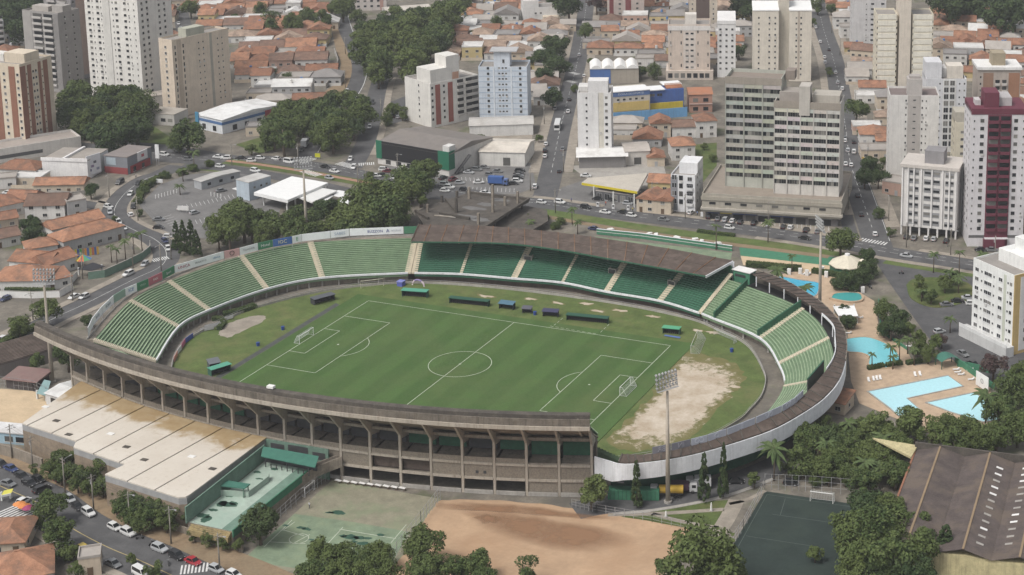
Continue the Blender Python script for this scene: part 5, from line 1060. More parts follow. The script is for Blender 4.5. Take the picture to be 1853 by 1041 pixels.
zt_ = [3.2+2.6*(k/(len(RP)-1))**1.6 for k in range(len(RP))]; wall_along(rp, 'parapet', RP, [z-3.0 if k < 14 else z-1.8 for k, z in enumerate(zt_)], [z+.9 for z in zt_], .3, 'old_concrete'); wall_along(rp, 'deck', offset(RP, .95), [z-.35 for z in zt_], [z for z in zt_], 1.6, 'brown_roof'); wall_along(rp, 'parapet', offset(RP, 1.9), [z-.4 for z in zt_], [z+.8 for z in zt_], .25, 'old_concrete')
# ---------------------------------------------------------------- courts, clay field, turf pitch
struct(sheet('court', pxl([(601, 869), (462, 992), (430, 1020), (700, 1060), (762, 950), (798, 903)]), .006, 'court_worn'))
struct(sheet('court_paint', pxl([(533, 930), (462, 992), (440, 1015), (690, 1050), (742, 963), (640, 945)]), .012, 'court_green'))
for a, b in (((528, 942), (478, 990)), ((533, 945), (512, 960)), ((512, 959), (550, 970)), ((490, 981), (552, 984)), ((620, 955), (560, 1020)), ((615, 958), (716, 975)), ((735, 950), (708, 982)), ((560, 968), (530, 984))): line(at(*a), at(*b), .2, .022)
c = at(541, 975); arc((c.x, c.y), 2.2, 0, 2*math.pi, .2, .022, 24)
for px, py, s_ in ((634, 972, 1.7), (620, 970, .8), (648, 973, 1.2), (657, 984, 1.3), (556, 958, .9), (545, 955, .9), (516, 951, .7), (689, 968, .8), (610, 928, 1.6), (596, 928, .8), (665, 974, .8), (640, 980, .7), (563, 977, .6)):
    c = at(px, py); struct(sheet('puddle', ragged([(c.x-s_*1.3, c.y-.4*s_), (c.x+s_*.4, c.y-.6*s_), (c.x+s_*1.4, c.y+.2), (c.x-s_*.2, c.y+.7*s_)], .2, 3), .028, 'wet_moss'))
struct(sheet('clay_field', ragged(pxl([(796, 905), (900, 906), (1000, 915), (1100, 930), (1262, 963), (1230, 1000), (1190, 1060), (1150, 1100), (660, 1110), (735, 1000), (765, 945)]), .35, 5), .014, 'clay'))
def _damp():
    m, t, b = nodes('damp_clay'); b.inputs['Roughness'].default_value = .9; at_ = N(t, 'ShaderNodeAttribute'); at_.attribute_name = 'wear'; f = noise(t, .1, 6, .65, None, .2, .8)
    mu = N(t, 'ShaderNodeMath', operation='MULTIPLY'); t.links.new(at_.outputs['Fac'], mu.inputs[0]); t.links.new(f, mu.inputs[1]); mr = N(t, 'ShaderNodeMapRange'); mr.inputs[1].default_value = 0.; mr.inputs[2].default_value = .55; t.links.new(mu.outputs[0], mr.inputs[0])
    b.inputs['Base Color'].default_value = (.27, .15, .082, 1); al = N(t, 'ShaderNodeMath', operation='MULTIPLY'); al.inputs[1].default_value = .8; t.links.new(mr.outputs[0], al.inputs[0]); t.links.new(al.outputs[0], b.inputs['Alpha'])
_damp()
for L in ([(850, 928), (910, 926), (990, 940), (1080, 955), (1130, 975), (1070, 995), (1000, 992), (930, 972), (880, 952)], [(800, 912), (900, 912), (1000, 922), (1090, 938), (1000, 934), (900, 926), (820, 922)], [(860, 936), (885, 932), (905, 940), (880, 948)]):
    struct(worn('damp_patch', ragged(pxl(L), .4, 4), .019+.002*(len(L) == 7)+.004*(len(L) == 4), 6, 'damp_clay'))
struct(sheet('lawn', pxl([(1040, 930), (1150, 915), (1320, 905), (1330, 925), (1298, 955), (1262, 963), (1120, 935)]), .008, 'grass'))
for L, w_ in (([(1100, 932), (1200, 929), (1310, 922)], 1.6), ([(1180, 930), (1240, 945), (1300, 955)], 1.4), ([(1333, 905), (1318, 935), (1300, 965), (1290, 990)], 4.0), ([(1320, 912), (1350, 905), (1385, 888)], 1.2)): cover(L, w_, 'pavement', 'footpath', .02)
tf = [at(x, y) for x, y in ((1385, 889), (1562, 915), (1600, 990), (1560, 1090), (1275, 1090), (1318, 1000))]
struct(sheet('turf_pitch', tf, .012, 'synthetic_turf'))
for a, b in (((1388, 895), (1552, 919)), ((1388, 895), (1330, 1000)), ((1398, 931), (1520, 948)), ((1421, 903), (1412, 932)), ((1350, 970), (1480, 990))): line(at(*a), at(*b), .12, .024).data.materials.__setitem__(0, MATS['turf_line'])
def goal(label, pl, pr_, h=2.44, dep=2.0, dirv=None, net=True, col=(.72, .72, .72), cat='goal', post=.08, z=0.0, grp=None):
    pl, pr_ = Vector(pl), Vector(pr_); c = (pl+pr_)/2; w_ = (pr_-pl).length; t_ = (pr_-pl)/w_; nn = Vector((-t_.y, t_.x)) if dirv is None else Vector(dirv)
    t = thing('goal', label, cat, (c.x, c.y, z), 0, grp); a, b = pl-c, pr_-c
    m = MB(); m.tube([(a.x, a.y, 0), (a.x, a.y, h), (b.x, b.y, h), (b.x, b.y, 0)], post, 6); o = m.build('frame', 'tint_clean', t); o.color = col+(1,)
    A, B = a+nn*dep, b+nn*dep
    m = MB(); m.tube([(a.x, a.y, .05), (A.x, A.y, .05), (B.x, B.y, .05), (b.x, b.y, .05)], .04, 5); m.tube([(A.x, A.y, .05), (a.x+nn.x*.8, a.y+nn.y*.8, h), (a.x, a.y, h)], .04, 5); m.tube([(B.x, B.y, .05), (b.x+nn.x*.8, b.y+nn.y*.8, h), (b.x, b.y, h)], .04, 5); o = m.build('stay', 'tint_clean', t); o.color = col+(1,)
    if net:
        m = MB(); k = 14
        for i in range(k+1):
            p = a.lerp(b, i/k); m.tube([(p.x+nn.x*.8, p.y+nn.y*.8, h), (p.x+nn.x*dep, p.y+nn.y*dep, .05)], .022, 3, cap=False)
        for j in range(8):
            f = j/7; p, q_ = a+nn*(.8+(dep-.8)*f), b+nn*(.8+(dep-.8)*f); m.tube([(p.x, p.y, h*(1-f)+.05*f), (q_.x, q_.y, h*(1-f)+.05*f)], .022, 3, cap=False)
            for e in (a, b): m.tube([(e.x, e.y, h*(1-f)+.05), (e.x+nn.x*(.8+(dep-.8)*f), e.y+nn.y*(.8+(dep-.8)*f), h*(1-f)+.05)], .022, 3, cap=False)
        o = m.build('net', 'tint_clean', t); o.color = (.5, .52, .5, 1)
    return t
goal('white football goal with net on the goal line nearest the boxy dugouts and bare path', (-52.6, -3.66), (-52.6, 3.66), dirv=(-1, 0), z=.16); goal('white football goal with net on the goal line beside the bare soil patch', (52.6, -3.66), (52.6, 3.66), dirv=(1, 0), z=.16)
goal('loose cream training goal without net beside the corner of the pitch', at(653, 522), at(694, 517), dep=1.2, net=False, col=(.55, .52, .42), dirv=(0, 1), post=.1)
goal('small white training goal turned sideways on the worn grass corner', at(1250, 640), at(1262, 612), dep=2.6, col=(.5, .48, .45), dirv=(.97, .25)); goal('frame goal standing in front of the dark terrace wall', at(1292, 606), at(1328, 622), h=2.0, dep=1.6, dirv=(.3, .9), col=(.4, .42, .4))
goal('white goal at the end of the dark turf pitch', at(1466, 907), at(1507, 912), dirv=(.05, 1), h=2.6, dep=1.4, col=(.66, .66, .64), post=.11); goal('thin white goal frame on the worn court beside the ramp', at(552, 900), at(570, 886), dirv=(-1, 0), h=2.4, dep=.8, net=False, post=.07)
# ---------------------------------------------------------------- dugouts, boxes, bins on the infield
def bench(name, label, a, b, dep, h, rc, wc, cat='dugout', slope=.5, seats=True):
    A, B = at(*a), at(*b); w_ = (B-A).length; t_ = (B-A)/w_; t = thing(name, label, cat, (A.x, A.y, 0), math.atan2(t_.y, t_.x))
    m = MB(); m.box(0, w_, dep-.1, dep, 0, h); m.box(0, .1, 0, dep-.1, 0, h); m.box(w_-.1, w_, 0, dep-.1, 0, h); o = m.build('shell', 'tint', t); o.color = wc+(1,)
    m = MB(); m.prism([(-.2, -.5), (w_+.2, -.5), (w_+.2, dep+.1), (-.2, dep+.1)], [h, h, h-slope+.45, h-slope+.45], [h+.1, h+.1, h-slope+.55, h-slope+.55]); o = m.build('roof', 'tint_clean', t); o.color = rc+(1,)
    if seats:
        m = MB(); n_ = max(2, int(w_/.7))
        for k in range(n_): x = .3+k*(w_-.6)/n_; m.box(x, x+.45, dep*.45, dep*.8, 0, .45); m.box(x, x+.45, dep*.8, dep*.88, .45, .95)
        m.build('seat_row', 'steel_dark', t)
    return t
DG = (.02, .065, .045); TG = (.09, .30, .21)
bench('dugout', 'dugout with a bright green sloping roof close to the far corner', (727, 537), (772, 540), 2.2, 2.2, TG, (.05, .12, .09)); bench('dugout', 'long dark green team shelter towards the bright-roofed dugout', (813, 549), (883, 556), 1.8, 1.9, (.03, .09, .06), DG); bench('dugout', 'long dark green team shelter inside the dashed technical area', (1025, 580), (1099, 587), 1.8, 1.9, (.03, .09, .06), DG)
bench('dugout', 'green sloping-roofed dugout with a blue mat near the worn grass corner', (1199, 604), (1229, 607), 2.0, 2.0, (.1, .34, .2), (.05, .12, .09)); bench('dugout', 'green sloping-roofed dugout beside the grey box and dark strip', (383, 682), (418, 671), 2.2, 2.1, TG, (.05, .13, .1)); bench('shelter', 'dark grey shelter box on the grass behind the goal', (569, 553), (606, 543), 2.6, 2.0, (.09, .095, .11), (.05, .05, .055), 'shelter')
for (a, b, dep, h, rc, wc, lb) in (((903, 559), (928, 562), 2, 1.9, (.08, .16, .22), (.02, .03, .035), 'small dark booth with a blue-grey roof between the long shelters'), ((945, 567), (961, 568), 1.6, 1.6, (.1, .1, .12), (.05, .05, .07), 'square dark booth with a white panel by the touchline'), ((982, 573), (1009, 575), 1.6, 1.8, (.05, .05, .1), (.025, .03, .04), 'dark navy booth beside the long shelter'), ((380, 672), (399, 668), 3, 2.2, (.13, .14, .15), (.09, .1, .11), 'plain grey box hut next to the green-roofed dugout')): bench('booth', lb, a, b, dep, h, rc, wc, 'booth', .1, False)
p = at(1220, 609); o = sheet('mat', [(p.x-3, p.y-1), (p.x+2.2, p.y-1.2), (p.x+2.2, p.y-.1), (p.x-3, p.y)], .2, 'tint_clean', None, .03); o.color = (.10, .16, .36, 1); tag(o, 'flat blue mat lying in front of the green dugout', 'mat')
for k, (px, py, lb) in enumerate(((512, 597, 'blue plastic bin on the grass behind the goal mouth'), (467, 626, 'blue plastic bin on the grass towards the bare path'), (1324, 637, 'blue plastic bin near the dark terrace wall'), (968, 570, 'blue plastic drum between the booths'))):
    t = thing('bin', lb, 'bin', at(px, py), k, 'blue bins'); m = MB(); m.tube([(0, 0, 0), (0, 0, 1.0)], [.45, .55], 10); o = m.build('barrel', 'tint_clean', t); o.color = (.03, .07, .28, 1); m = MB(); m.tube([(0, 0, 1.0), (0, 0, 1.12)], [.6, .55], 10); o = m.build('lid', 'tint_clean', t); o.color = (.03, .06, .22, 1)
t = thing('inflatable_arch', 'inflatable lilac and white arch on the grass before the covered stand', 'arch', at(757, 517)); m = MB(); P = [(2.2*math.cos(math.pi*k/10), 0, 2.0*math.sin(math.pi*k/10)) for k in range(11)]; m.tube(P[3:8], .27, 8); o = m.build('top', 'tint_clean', t); o.color = (.24, .19, .38, 1)
for s_ in (P[:4], P[7:]): m = MB(); m.tube(s_, .27, 8); o = m.build('leg', 'tint_clean', t); o.color = (.66, .55, .62, 1)
t = thing('small_tent', 'small blue cube tent beside the inflatable arch', 'tent', at(726, 517)); m = MB(); m.box(-1, 1, -1, 1, 0, 1.4); o = m.build('wall', 'tint_clean', t); o.color = (.1, .12, .4, 1); m = MB(); m.prism([(-1.1, -1.1), (1.1, -1.1), (1.1, 1.1), (-1.1, 1.1)], 1.4, 1.7); o = m.build('roof', 'tint_clean', t); o.color = (.2, .22, .5, 1)
# cloth banners along the infield fence, left; hedges are planted below
for (a, b, c_, lb) in (((334, 621), (348, 611), (.05, .08, .30), 'dark blue cloth hung on the infield fence'), ((327, 632), (334, 621), (.45, .12, .2), 'pink and red cloth hung on the infield fence'), ((320, 641), (327, 632), (.62, .6, .6), 'white cloth hung on the infield fence'), ((314, 655), (320, 643), (.48, .2, .15), 'orange-red cloth hung on the infield fence')):
    A, B = at(*a), at(*b); o = wall_along(None, 'cloth_banner', [A.lerp(B, k/3)+Vector((.3, 0)) for k in range(4)], .02, 1.5, .12, 'tint_clean'); o.color = c_+(1,); tag(o, lb, 'banner')
for (px, py, w_) in ((375, 598, 4), (385, 592, 5), (398, 588, 3), (413, 578, 3)):
    p = at(px, py); t = thing('equipment_pile', ('heap of grey metal barriers' if w_ > 3 else 'low stack of grey trestles')+(' nearest the cloth banners' if px < 380 else ' in the curve of the hedge' if px < 390 else ' against the clipped hedge' if px < 400 else ' between the two hedges'), 'barriers', p, .5)
    for k in range(4): m = MB(); m.bar((-w_/2, -.6+.4*k, .15), (w_/2, -.5+.4*k, .9), .08, .7); m.build('barrier', 'steel_grey', t)
# ---------------------------------------------------------------- floodlight masts
def mast(label, base, H=33, face=None, half=False):
    x, y = base; f = Vector((0, 0))-Vector(base); rz = math.atan2(f.y, f.x)+math.pi/2 if face is None else face
    t = thing('floodlight_mast', label, 'floodlight', (x, y, 0), rz, 'stadium floodlight masts'); m = MB(); m.tube([(0, 0, -.3), (0, 0, H*.5), (0, 0, H-4)], [.62, .45, .3], 10); m.build('mast', 'lip_concrete', t, True)
    m = MB(); m.tube([(0, 0, -.2), (0, 0, .6)], [1.0, 1.0], 8); m.build('footing', 'concrete_pale', t)
    m = MB(); 
    for r in range(4): z = H-3.0+1.05*r; m.bar((-3.1, -.12*r, z), (3.1, -.12*r, z), .1, .13)
    for e in (-3.0, -1.0, 1.0, 3.0): m.bar((e, 0, H-3.3), (e, -.4, H+.5), .1, .1)
    m.bar((-3.1, .25, H-3.4), (3.1, .25, H-3.4), .7, .06); fr = m.build('head_frame', 'steel_grey', t)
    m = MB(); m.tube([(0, .25, 0), (0, -.3, .0)], [.22, .34], 8); m.face([(-.24, -.31, -.24), (.24, -.31, -.24), (.24, -.31, .24), (-.24, -.31, .24)], 1); lm = m.mesh('lamp', ['steel_grey', 'lamp_white'])
    for r in range(4):
        for k in range(7): o = put('lamp', lm, fr, (-2.8+k*.933, -.12*r-.15, H-2.7+1.05*r), 0); o.rotation_euler = (-.35, 0, 0)
    return t
p1 = at(548, 289, 33); mast('floodlight mast rising behind the sponsor boards in front of the broad trees', (p1.x, p1.y), face=math.radians(180+35))
mast('floodlight mast on the lawn by the trucks', (88.3, -55.4)); mast('floodlight mast on the tiled deck between two blue pools', (88.6, 69.1)); mast('floodlight mast beside the dark ribbed sheds and the pointed end of the upper tier', tuple(at(95, 692)), face=math.radians(200))
# ---------------------------------------------------------------- ruin behind the covered stand
ru = thing('concrete_ruin', 'abandoned mouldy concrete deck with bare columns standing behind the covered stand', 'ruin')
P = [at(x, y, 6.0) for x, y in ((752, 384), (775, 372), (806, 362), (845, 350), (905, 353), (957, 363), (925, 380), (900, 398), (880, 412), (770, 412))]; m = MB(); m.prism([tuple(p) for p in P][::-1], 5.3, 6.0); m.build('deck', 'mould_concrete', ru)
P2 = [at(x, y, 3.0) for x, y in ((905, 390), (950, 372), (990, 380), (992, 400), (960, 418), (890, 418))]; m = MB(); m.prism([tuple(p) for p in P2][::-1], 2.5, 3.0); m.build('deck', 'mould_concrete', ru)
c0 = sum(P, Vector((0, 0)))/len(P)
for p in P: p = p.lerp(c0, .12); m = MB(); m.bar((p.x, p.y, -.2), (p.x, p.y, 5.3), .7, .7); m.build('column', 'mould_concrete', ru)
for px, py, h, mt in ((849, 360, 4.6, 'old_concrete'), (892, 363, 6.2, 'old_concrete'), (914, 372, 3.4, 'old_concrete'), (937, 368, 4.6, 'old_concrete'), (826, 385, 5.6, 'mould_concrete'), (827, 358, 2.6, 'mould_concrete'), (774, 384, 3.0, 'old_concrete'), (800, 366, 2.5, 'mould_concrete'), (892, 384, 5.0, 'old_concrete'), (866, 406, 4.2, 'old_concrete')):
    p = at(px, py, 6.0); m = MB(); m.bar((p.x, p.y, 5.9), (p.x, p.y, 6+h), .8, .8); m.build('stub_column', mt, ru)
for a, b in (((806, 362), (826, 385)), ((880, 412), (957, 363)), ((752, 384), (775, 398)), ((845, 350), (957, 363)), ((795, 388), (850, 398))):
    A, B = at(a[0], a[1], 6), at(b[0], b[1], 6); m = MB(); m.bar((A.x, A.y, 6.4), (B.x, B.y, 6.5), .8, 1.0); m.build('upstand_beam', 'mould_concrete', ru)
for px, py, s_ in ((846, 392, 6), (858, 377, 5), (880, 370, 4), (905, 362, 4), (870, 398, 4)): p = at(px, py, 6); o = sheet('rain_pool', ragged([(p.x-s_, p.y-1), (p.x, p.y-2), (p.x+s_, p.y-.5), (p.x+s_*.5, p.y+1.5), (p.x-s_*.7, p.y+1.5)], .5, 3), 6.02, 'asphalt_pale', ru)
for k in range(4): p = at(795+3*k, 392, 6); m = MB(); m.bar((p.x-2, p.y, 6.2), (p.x+5, p.y+.4-k*.4, 6.4), .35, .3); m.build('rubble_beam', 'concrete_pale' if k % 2 else 'lip_concrete', ru)
# green perimeter wall and painted walk behind the covered stand
pw = thing('perimeter_wall', 'long green perimeter wall with white bands between the avenue and the covered stand', 'wall'); A = [at(x, y) for x, y in ((1080, 424), (1160, 432), (1240, 443), (1325, 455))]
wall_along(pw, 'wall', A, 0, 2.0, .3, 'green_mid'); wall_along(pw, 'band', [v+Vector((0, -.16)) for v in A], 1.0, 1.2, .06, 'paint_white'); wall_along(pw, 'cap', A, 2.0, 2.15, .4, 'white_rim')
struct(sheet('painted_walk', pxl([(1078, 428), (1325, 458), (1322, 470), (1078, 436)]), .006, 'court_green')); struct(sheet('painted_walk', pxl([(1338, 448), (1515, 466), (1512, 482), (1340, 463)]), .006, 'green_mid')); struct(sheet('sand_path', pxl([(1340, 463), (1512, 482), (1480, 496), (1345, 480)]), .010, 'sand'))
for k, (px, py) in enumerate(((1105, 416), (1175, 424), (1187, 426), (1225, 431), (1258, 434), (1270, 437), (1300, 441))):
    t = tag(put('boulder', None) if False else MB().build('x', 'concrete_pale') if False else (lambda m: (m.prism([(-1.3, -.6), (.9, -.7), (1.4, .2), (.2, .8), (-1.1, .5)], 0, [.5, .7, .5, .6, .4]), m.build('kerb_block', 'white_paint', loc=at(px, py), rz=k))[1])(MB()), 'pale concrete block lying on the verge above the green perimeter wall', 'block', 'blocks on the verge')
# ---------------------------------------------------------------- pools
struct(sheet('pool_deck', pxl([(1395, 500), (1440, 492), (1500, 494), (1540, 520), (1582, 545), (1592, 600), (1640, 632), (1655, 662), (1722, 650), (1792, 702), (1800, 770), (1700, 790), (1555, 730), (1540, 690), (1536, 650), (1534, 600), (1480, 540)]), .012, 'deck_tile'))
def pool(label, px, water, rim=.45, z=.05, rimmat='concrete_pale', smooth=0):
    P = [at(x, y, .1) for x, y in px]
    if smooth: P = [Vector((v.x, v.y)) for v in spline([tuple(p) for p in P]+[tuple(P[0])], smooth)[:-1]]
    c = sum(P, Vector((0, 0)))/len(P); t = thing('swimming_pool', label, 'pool', (c.x, c.y, 0)); Q = [p-c for p in P]
    m = MB(); m.face([(p.x, p.y, z) for p in Q]); m.build('water', water, t); wall_along(t, 'rim', Q+[Q[0]], 0, z+.12, rim, rimmat); return t
Z4 = lambda L: [(1383+x/3.943, 510+y/3.943) for x, y in L]
pool('bright blue pool curving along the outside of the stand rim', [(1400, 500), (1418, 501), (1450, 507), (1482, 512), (1481, 528), (1472, 537), (1455, 534), (1425, 515)], 'water_blue', smooth=3)
pool('small oval teal pool on a raised tiled rim', Z4([(470, 125), (500, 92), (600, 82), (685, 92), (700, 135), (640, 150), (560, 145)]), 'water_teal', .7, .5, 'deck_tile', 4)
pool('kidney-shaped turquoise pool between palm trees', Z4([(560, 410), (720, 392), (850, 430), (940, 490), (972, 560), (940, 600), (850, 616), (745, 590), (748, 535), (690, 508), (600, 500), (565, 470)]), 'water_turquoise', .5, .06, 'deck_tile', 4)
pool('wide pale rectangular pool with an angled end on the tiled terrace', Z4([(735, 782), (1310, 668), (1422, 745), (1020, 832), (1110, 910), (960, 960), (900, 905)]), 'water_pale'); pool('second pale pool partly hidden by tree crowns', Z4([(1150, 862), (1500, 788), (1600, 860), (1680, 985), (1560, 1000), (1330, 930)]), 'water_pale')
lm_ = MB(); lm_.box(-.95, .35, -.33, .33, .28, .36); lm_.prism([(.35, -.33), (.35, .33), (1.0, .33), (1.0, -.33)][::-1], [.3, .6, .6, .3][::-1] if False else [.28, .28, .7, .7][::-1] if False else .28, .36); bed = lm_.mesh('bed', 'white_paint')
lm_ = MB(); lm_.bar((.4, 0, .34), (1.0, 0, .85), .64, .07); bk_ = lm_.mesh('backrest', 'white_paint'); lm_ = MB(); [lm_.bar((x, y, 0), (x, y, .3), .06, .06) for x in (-.85, .3) for y in (-.28, .28)]; lg_ = lm_.mesh('leg_frame', 'white_paint')
for k, (px, py, rz) in enumerate([(1572, 690, 2), (1581, 688, 2), (1587, 687, 2), (1593, 686, 2), (1656, 680, 2), (1665, 679, 2), (1733, 675, .4), (1739, 679, .4), (1757, 688, .5), (1730, 670, .4), (1755, 671, .4), (1556, 576, .2), (1540, 594, .3), (1535, 604, .3), (1645, 628, .1), (1463, 498, 1.2), (1455, 497, 1.2), (1669, 643, 1.3)]):
    t = thing('sun_lounger', 'white plastic sun lounger set out on the tiled pool deck', 'sun lounger', at(px, py), rz, 'sun loungers on the pool deck'); put('bed', bed, t); put('backrest', bk_, t); put('leg_frame', lg_, t)
for k, (px, py, lb) in enumerate(((1428, 497, 'white upright locker pair against the hedge by the blue pool'), (1448, 496, 'single white upright locker against the hedge'), (1460, 499, 'white locker beside the loungers'), (1495, 502, 'white locker pair nearest the floodlight mast'), (1546, 526, 'white changing booth above the teal pool'), (1561, 530, 'white changing booth next to the parked motorcycles'), (1488, 493, 'square white cabinet on the green wall'))):
    t = thing('locker', lb, 'locker', at(px, py), .1 if k < 4 else .5); m = MB(); m.box(-.6, .6, -.35, .35, 0, 2.1); m.build('body', 'white_paint', t); m = MB(); m.box(-.5, -.03, -.4, -.352, .15, 1.95); m.box(.03, .5, -.4, -.352, .15, 1.95); m.build('door', 'white_paint', t)
# gazebo, white sail, green arch shelter, logo board
p = at(1533, 488); t = thing('gazebo', 'cream octagonal tent roof on green sides beside the sand path', 'gazebo', p); R8 = [(6.4*math.cos(math.pi*k/4+.39), 6.4*math.sin(math.pi*k/4+.39)) for k in range(8)]
m = MB(); m.prism([(x*.93, y*.93) for x, y in R8], 0, 2.3); m.build('side_wall', 'green_wall', t)
for k in range(8):
    a, b = R8[k], R8[(k+1) % 8]; m = MB(); m.face([(a[0], a[1], 2.4), (b[0], b[1], 2.4), (b[0]*.14, b[1]*.14, 5.2), (a[0]*.14, a[1]*.14, 5.2)]); m.face([(a[0], a[1], 2.4), (b[0], b[1], 2.4), (b[0], b[1], 2.1), (a[0], a[1], 2.1)]); o = m.build('roof_panel', 'tint', t); o.color = (.62, .57, .46, 1)
m = MB(); m.tube([(0, 0, 5.1), (0, 0, 5.7)], [1.0, .9], 8); m.build('vent_cap', 'white_paint', t)
p = at(1560, 489); t = thing('gazebo', 'small cream tent roof half hidden by the tree beside the octagonal one', 'gazebo', p); m = MB(); m.tube([(0, 0, 2.2), (0, 0, 4.0)], [2.8, .3], 8); o = m.build('roof', 'tint', t); o.color = (.62, .57, .46, 1); m = MB(); [m.bar((1.8*math.cos(a_), 1.8*math.sin(a_), 0), (1.8*math.cos(a_), 1.8*math.sin(a_), 2.3), .15, .15) for a_ in (.5, 2.1, 3.6, 5.2)]; m.build('post_frame', 'white_paint', t)
canopy('shade_sail', 'square bright white canopy on the pool deck', [(1517, 571), (1553, 572), (1546, 553), (1507, 554)], 3.0, .15, (.78, .78, .77), None, [(1518, 583), (1551, 585), (1545, 566), (1510, 567)])
p = at(1713, 662); t = thing('arched_shelter', 'green arched shelter roof at the corner of the pool terrace', 'shelter', p, .75)
m = MB(); P = [(-3+6*k/8, 2.4+1.1*math.sin(math.pi*k/8)) for k in range(9)]
for a, b in zip(P, P[1:]): m.face([(a[0], -2.2, a[1]), (b[0], -2.2, b[1]), (b[0], 2.2, b[1]), (a[0], 2.2, a[1])])
m.build('roof', 'turquoise_roof', t, True); m = MB(); [m.bar((x, y, 0), (x, y, 2.5), .2, .2) for x in (-2.7, 2.7) for y in (-1.8, 1.8)]; m.build('post_frame', 'green_wall', t); wall_along(t, 'side_wall', [Vector((2.6, -1.5)), Vector((9, -9.5))], 0, 1.9, .25, 'green_mid')
a, b = at(1766, 698), at(1788, 712); t = thing('notice_board', 'large white board with a round grey emblem on the pool terrace wall', 'board', (a.x, a.y, 0), math.atan2((b-a).y, (b-a).x)); m = MB(); m.box(0, (b-a).length, -.1, .1, .4, 4.6); m.build('panel', 'white_paint', t)
m = MB(); w_ = (b-a).length/2; P = [(w_+.75*math.cos(2*math.pi*k/20), 2.5+.75*math.sin(2*math.pi*k/20)) for k in range(20)]; Q = [(w_+.48*math.cos(2*math.pi*k/20), 2.5+.48*math.sin(2*math.pi*k/20)) for k in range(20)]
for k in range(20): j = (k+1) % 20; m.face([(P[k][0], -.11, P[k][1]), (P[j][0], -.11, P[j][1]), (Q[j][0], -.11, Q[j][1]), (Q[k][0], -.11, Q[k][1])])
m.box(w_-.12, w_+.12, -.115, -.105, 2.1, 2.9); m.build('emblem', 'steel_grey', t)
t = thing('retaining_wall', 'low green wall between the pool terrace and the parked cars', 'wall'); wall_along(t, 'wall', [at(1590, 545), at(1594, 602), at(1642, 634)], 0, .9, .3, 'green_mid'); wall_along(t, 'wall', [at(1728, 655), at(1768, 684), at(1800, 706)], 0, 1.8, .3, 'green_mid')
# ---------------------------------------------------------------- ribbed warehouse, lower right
W0, W1 = at(1657, 808, 7.5), at(1853, 833, 7.5); t_ = (W1-W0).normalized(); down = Vector((t_.y, -t_.x)); downv = (at(1610, 911, 7.5)-W0).normalized()
wh = thing('ribbed_warehouse', 'large warehouse with brown fibre-cement roof bays and rows of white skylights', 'warehouse', (W0.x, W0.y, 0), math.atan2(t_.y, t_.x))
LEN = 48.0; BW = 6.2; NBAY = 12
m = MB(); m.box(0, BW*NBAY*2 if False else BW*NBAY, -LEN+.5, -.3, -.3, 6.4); m.build('wall', 'yellow_wall', wh)
for k in range(NBAY):
    up_ = k % 2 == 0; z0, z1 = (6.5, 8.3) if up_ else (8.3, 6.5)
    for j in range(6):
        y0, y1 = -LEN/6*j, -LEN/6*(j+1)+.04; m = MB(); x0, x1 = k*BW+.02, (k+1)*BW-.02
        m.prism([(x0, y1), (x1, y1), (x1, y0), (x0, y0)], [z0-.12, z1-.12, z1-.12, z0-.12], [z0+.006*j, z1+.006*j, z1+.006*j, z0+.006*j]); m.build('roof_sheet', 'fibre_roof', wh)
    if up_: m = MB(); m.bar(((k+1)*BW, 0, 8.36), ((k+1)*BW, -LEN, 8.36), .5, .14); o = m.build('ridge_cap', 'tint', wh); o.color = (.26, .19, .12, 1)
m = MB(); m.box(-.85, .85, -.38, .38, 0, .07); skm = m.mesh('skylight', 'white_paint'); skd = m.mesh('skylight', 'concrete_pale'); rw = random.Random(4)
for k in range(3, NBAY):
    for j in range(12):
        y = -4-3.4*j-(1.7 if k % 2 else 0); x = (k+.5)*BW; z = 7.42; o = put('skylight', skm if rw.random() < (.6 if k in (4, 5, 7) else .25) else skd, wh, (x, y, z)); sl = math.atan2(1.8, BW)*(1 if k % 2 else -1); o.rotation_euler = (0, sl, 0)
m = MB(); m.bar((0, 0, 6.6), (0, -LEN, 6.6), .45, .3); o = m.build('verge', 'tint', wh); o.color = (.27, .13, .08, 1)
m = MB(); m.prism([(-11.5, 2.2), (-.3, -4.8), (.4, 1.0)], [6.9, 6.3, 6.5], [7.3, 6.9, 7.4]); m.build('canopy_point', 'yellow_wall', wh); m = MB(); m.box(-.2, BW*NBAY, .0, .5, 5.5, 8.6); m.build('end_parapet', 'mould_concrete', wh)
p = at(1780, 1034); struct(sheet('pool_deck', [(p.x-14, p.y-8), (p.x+16, p.y-8), (p.x+16, p.y+3.5), (p.x-14, p.y+3.5)], .010, 'turquoise_floor'))
# ---------------------------------------------------------------- sheds and yard, left
struct(sheet('sand_court', pxl([(-20, 702), (60, 708), (118, 735), (45, 768), (35, 790), (-20, 790)]), .012, 'sand'))
b = shed('ribbed_shed', 'long shed with a dark ribbed roof in many narrow folds beside the verge', (-15, 688), (118, 648), 15, 3.6, (.2, .18, .17), (.085, .068, .062), kind='flat', over=.2)
m0 = MB(); m0.bar((0, 0, 0), (b.w, 0, 0), .7, .34); rib = m0.mesh('roof_rib', 'brown_roof')
for k in range(15): put('roof_rib', rib, b.root, (0, .5+k*(b.d-1)/14, 4.0))
b = shed('awning_shed', 'open shed with a faded maroon sloping roof beside the white cabins', (12, 702), (66, 708), 6, 2.8, (.07, .06, .06), (.20, .125, .115), kind='mono', pitch=.9, over=.8)
b = shed('cabin', 'white garage cabin with a dark doorway and a curved pale roof', (84, 732), (113, 741), 8, 3.4, (.56, .56, .56), (.62, .62, .61), d=(150, 712), pitch=.8); b.windows('F', (.5,), 1, .1, 3, 2.6, 2.4, 'dark'); b.windows('R', (.75,), 1, .2, 3, 3.4, 2.2, 'dark')
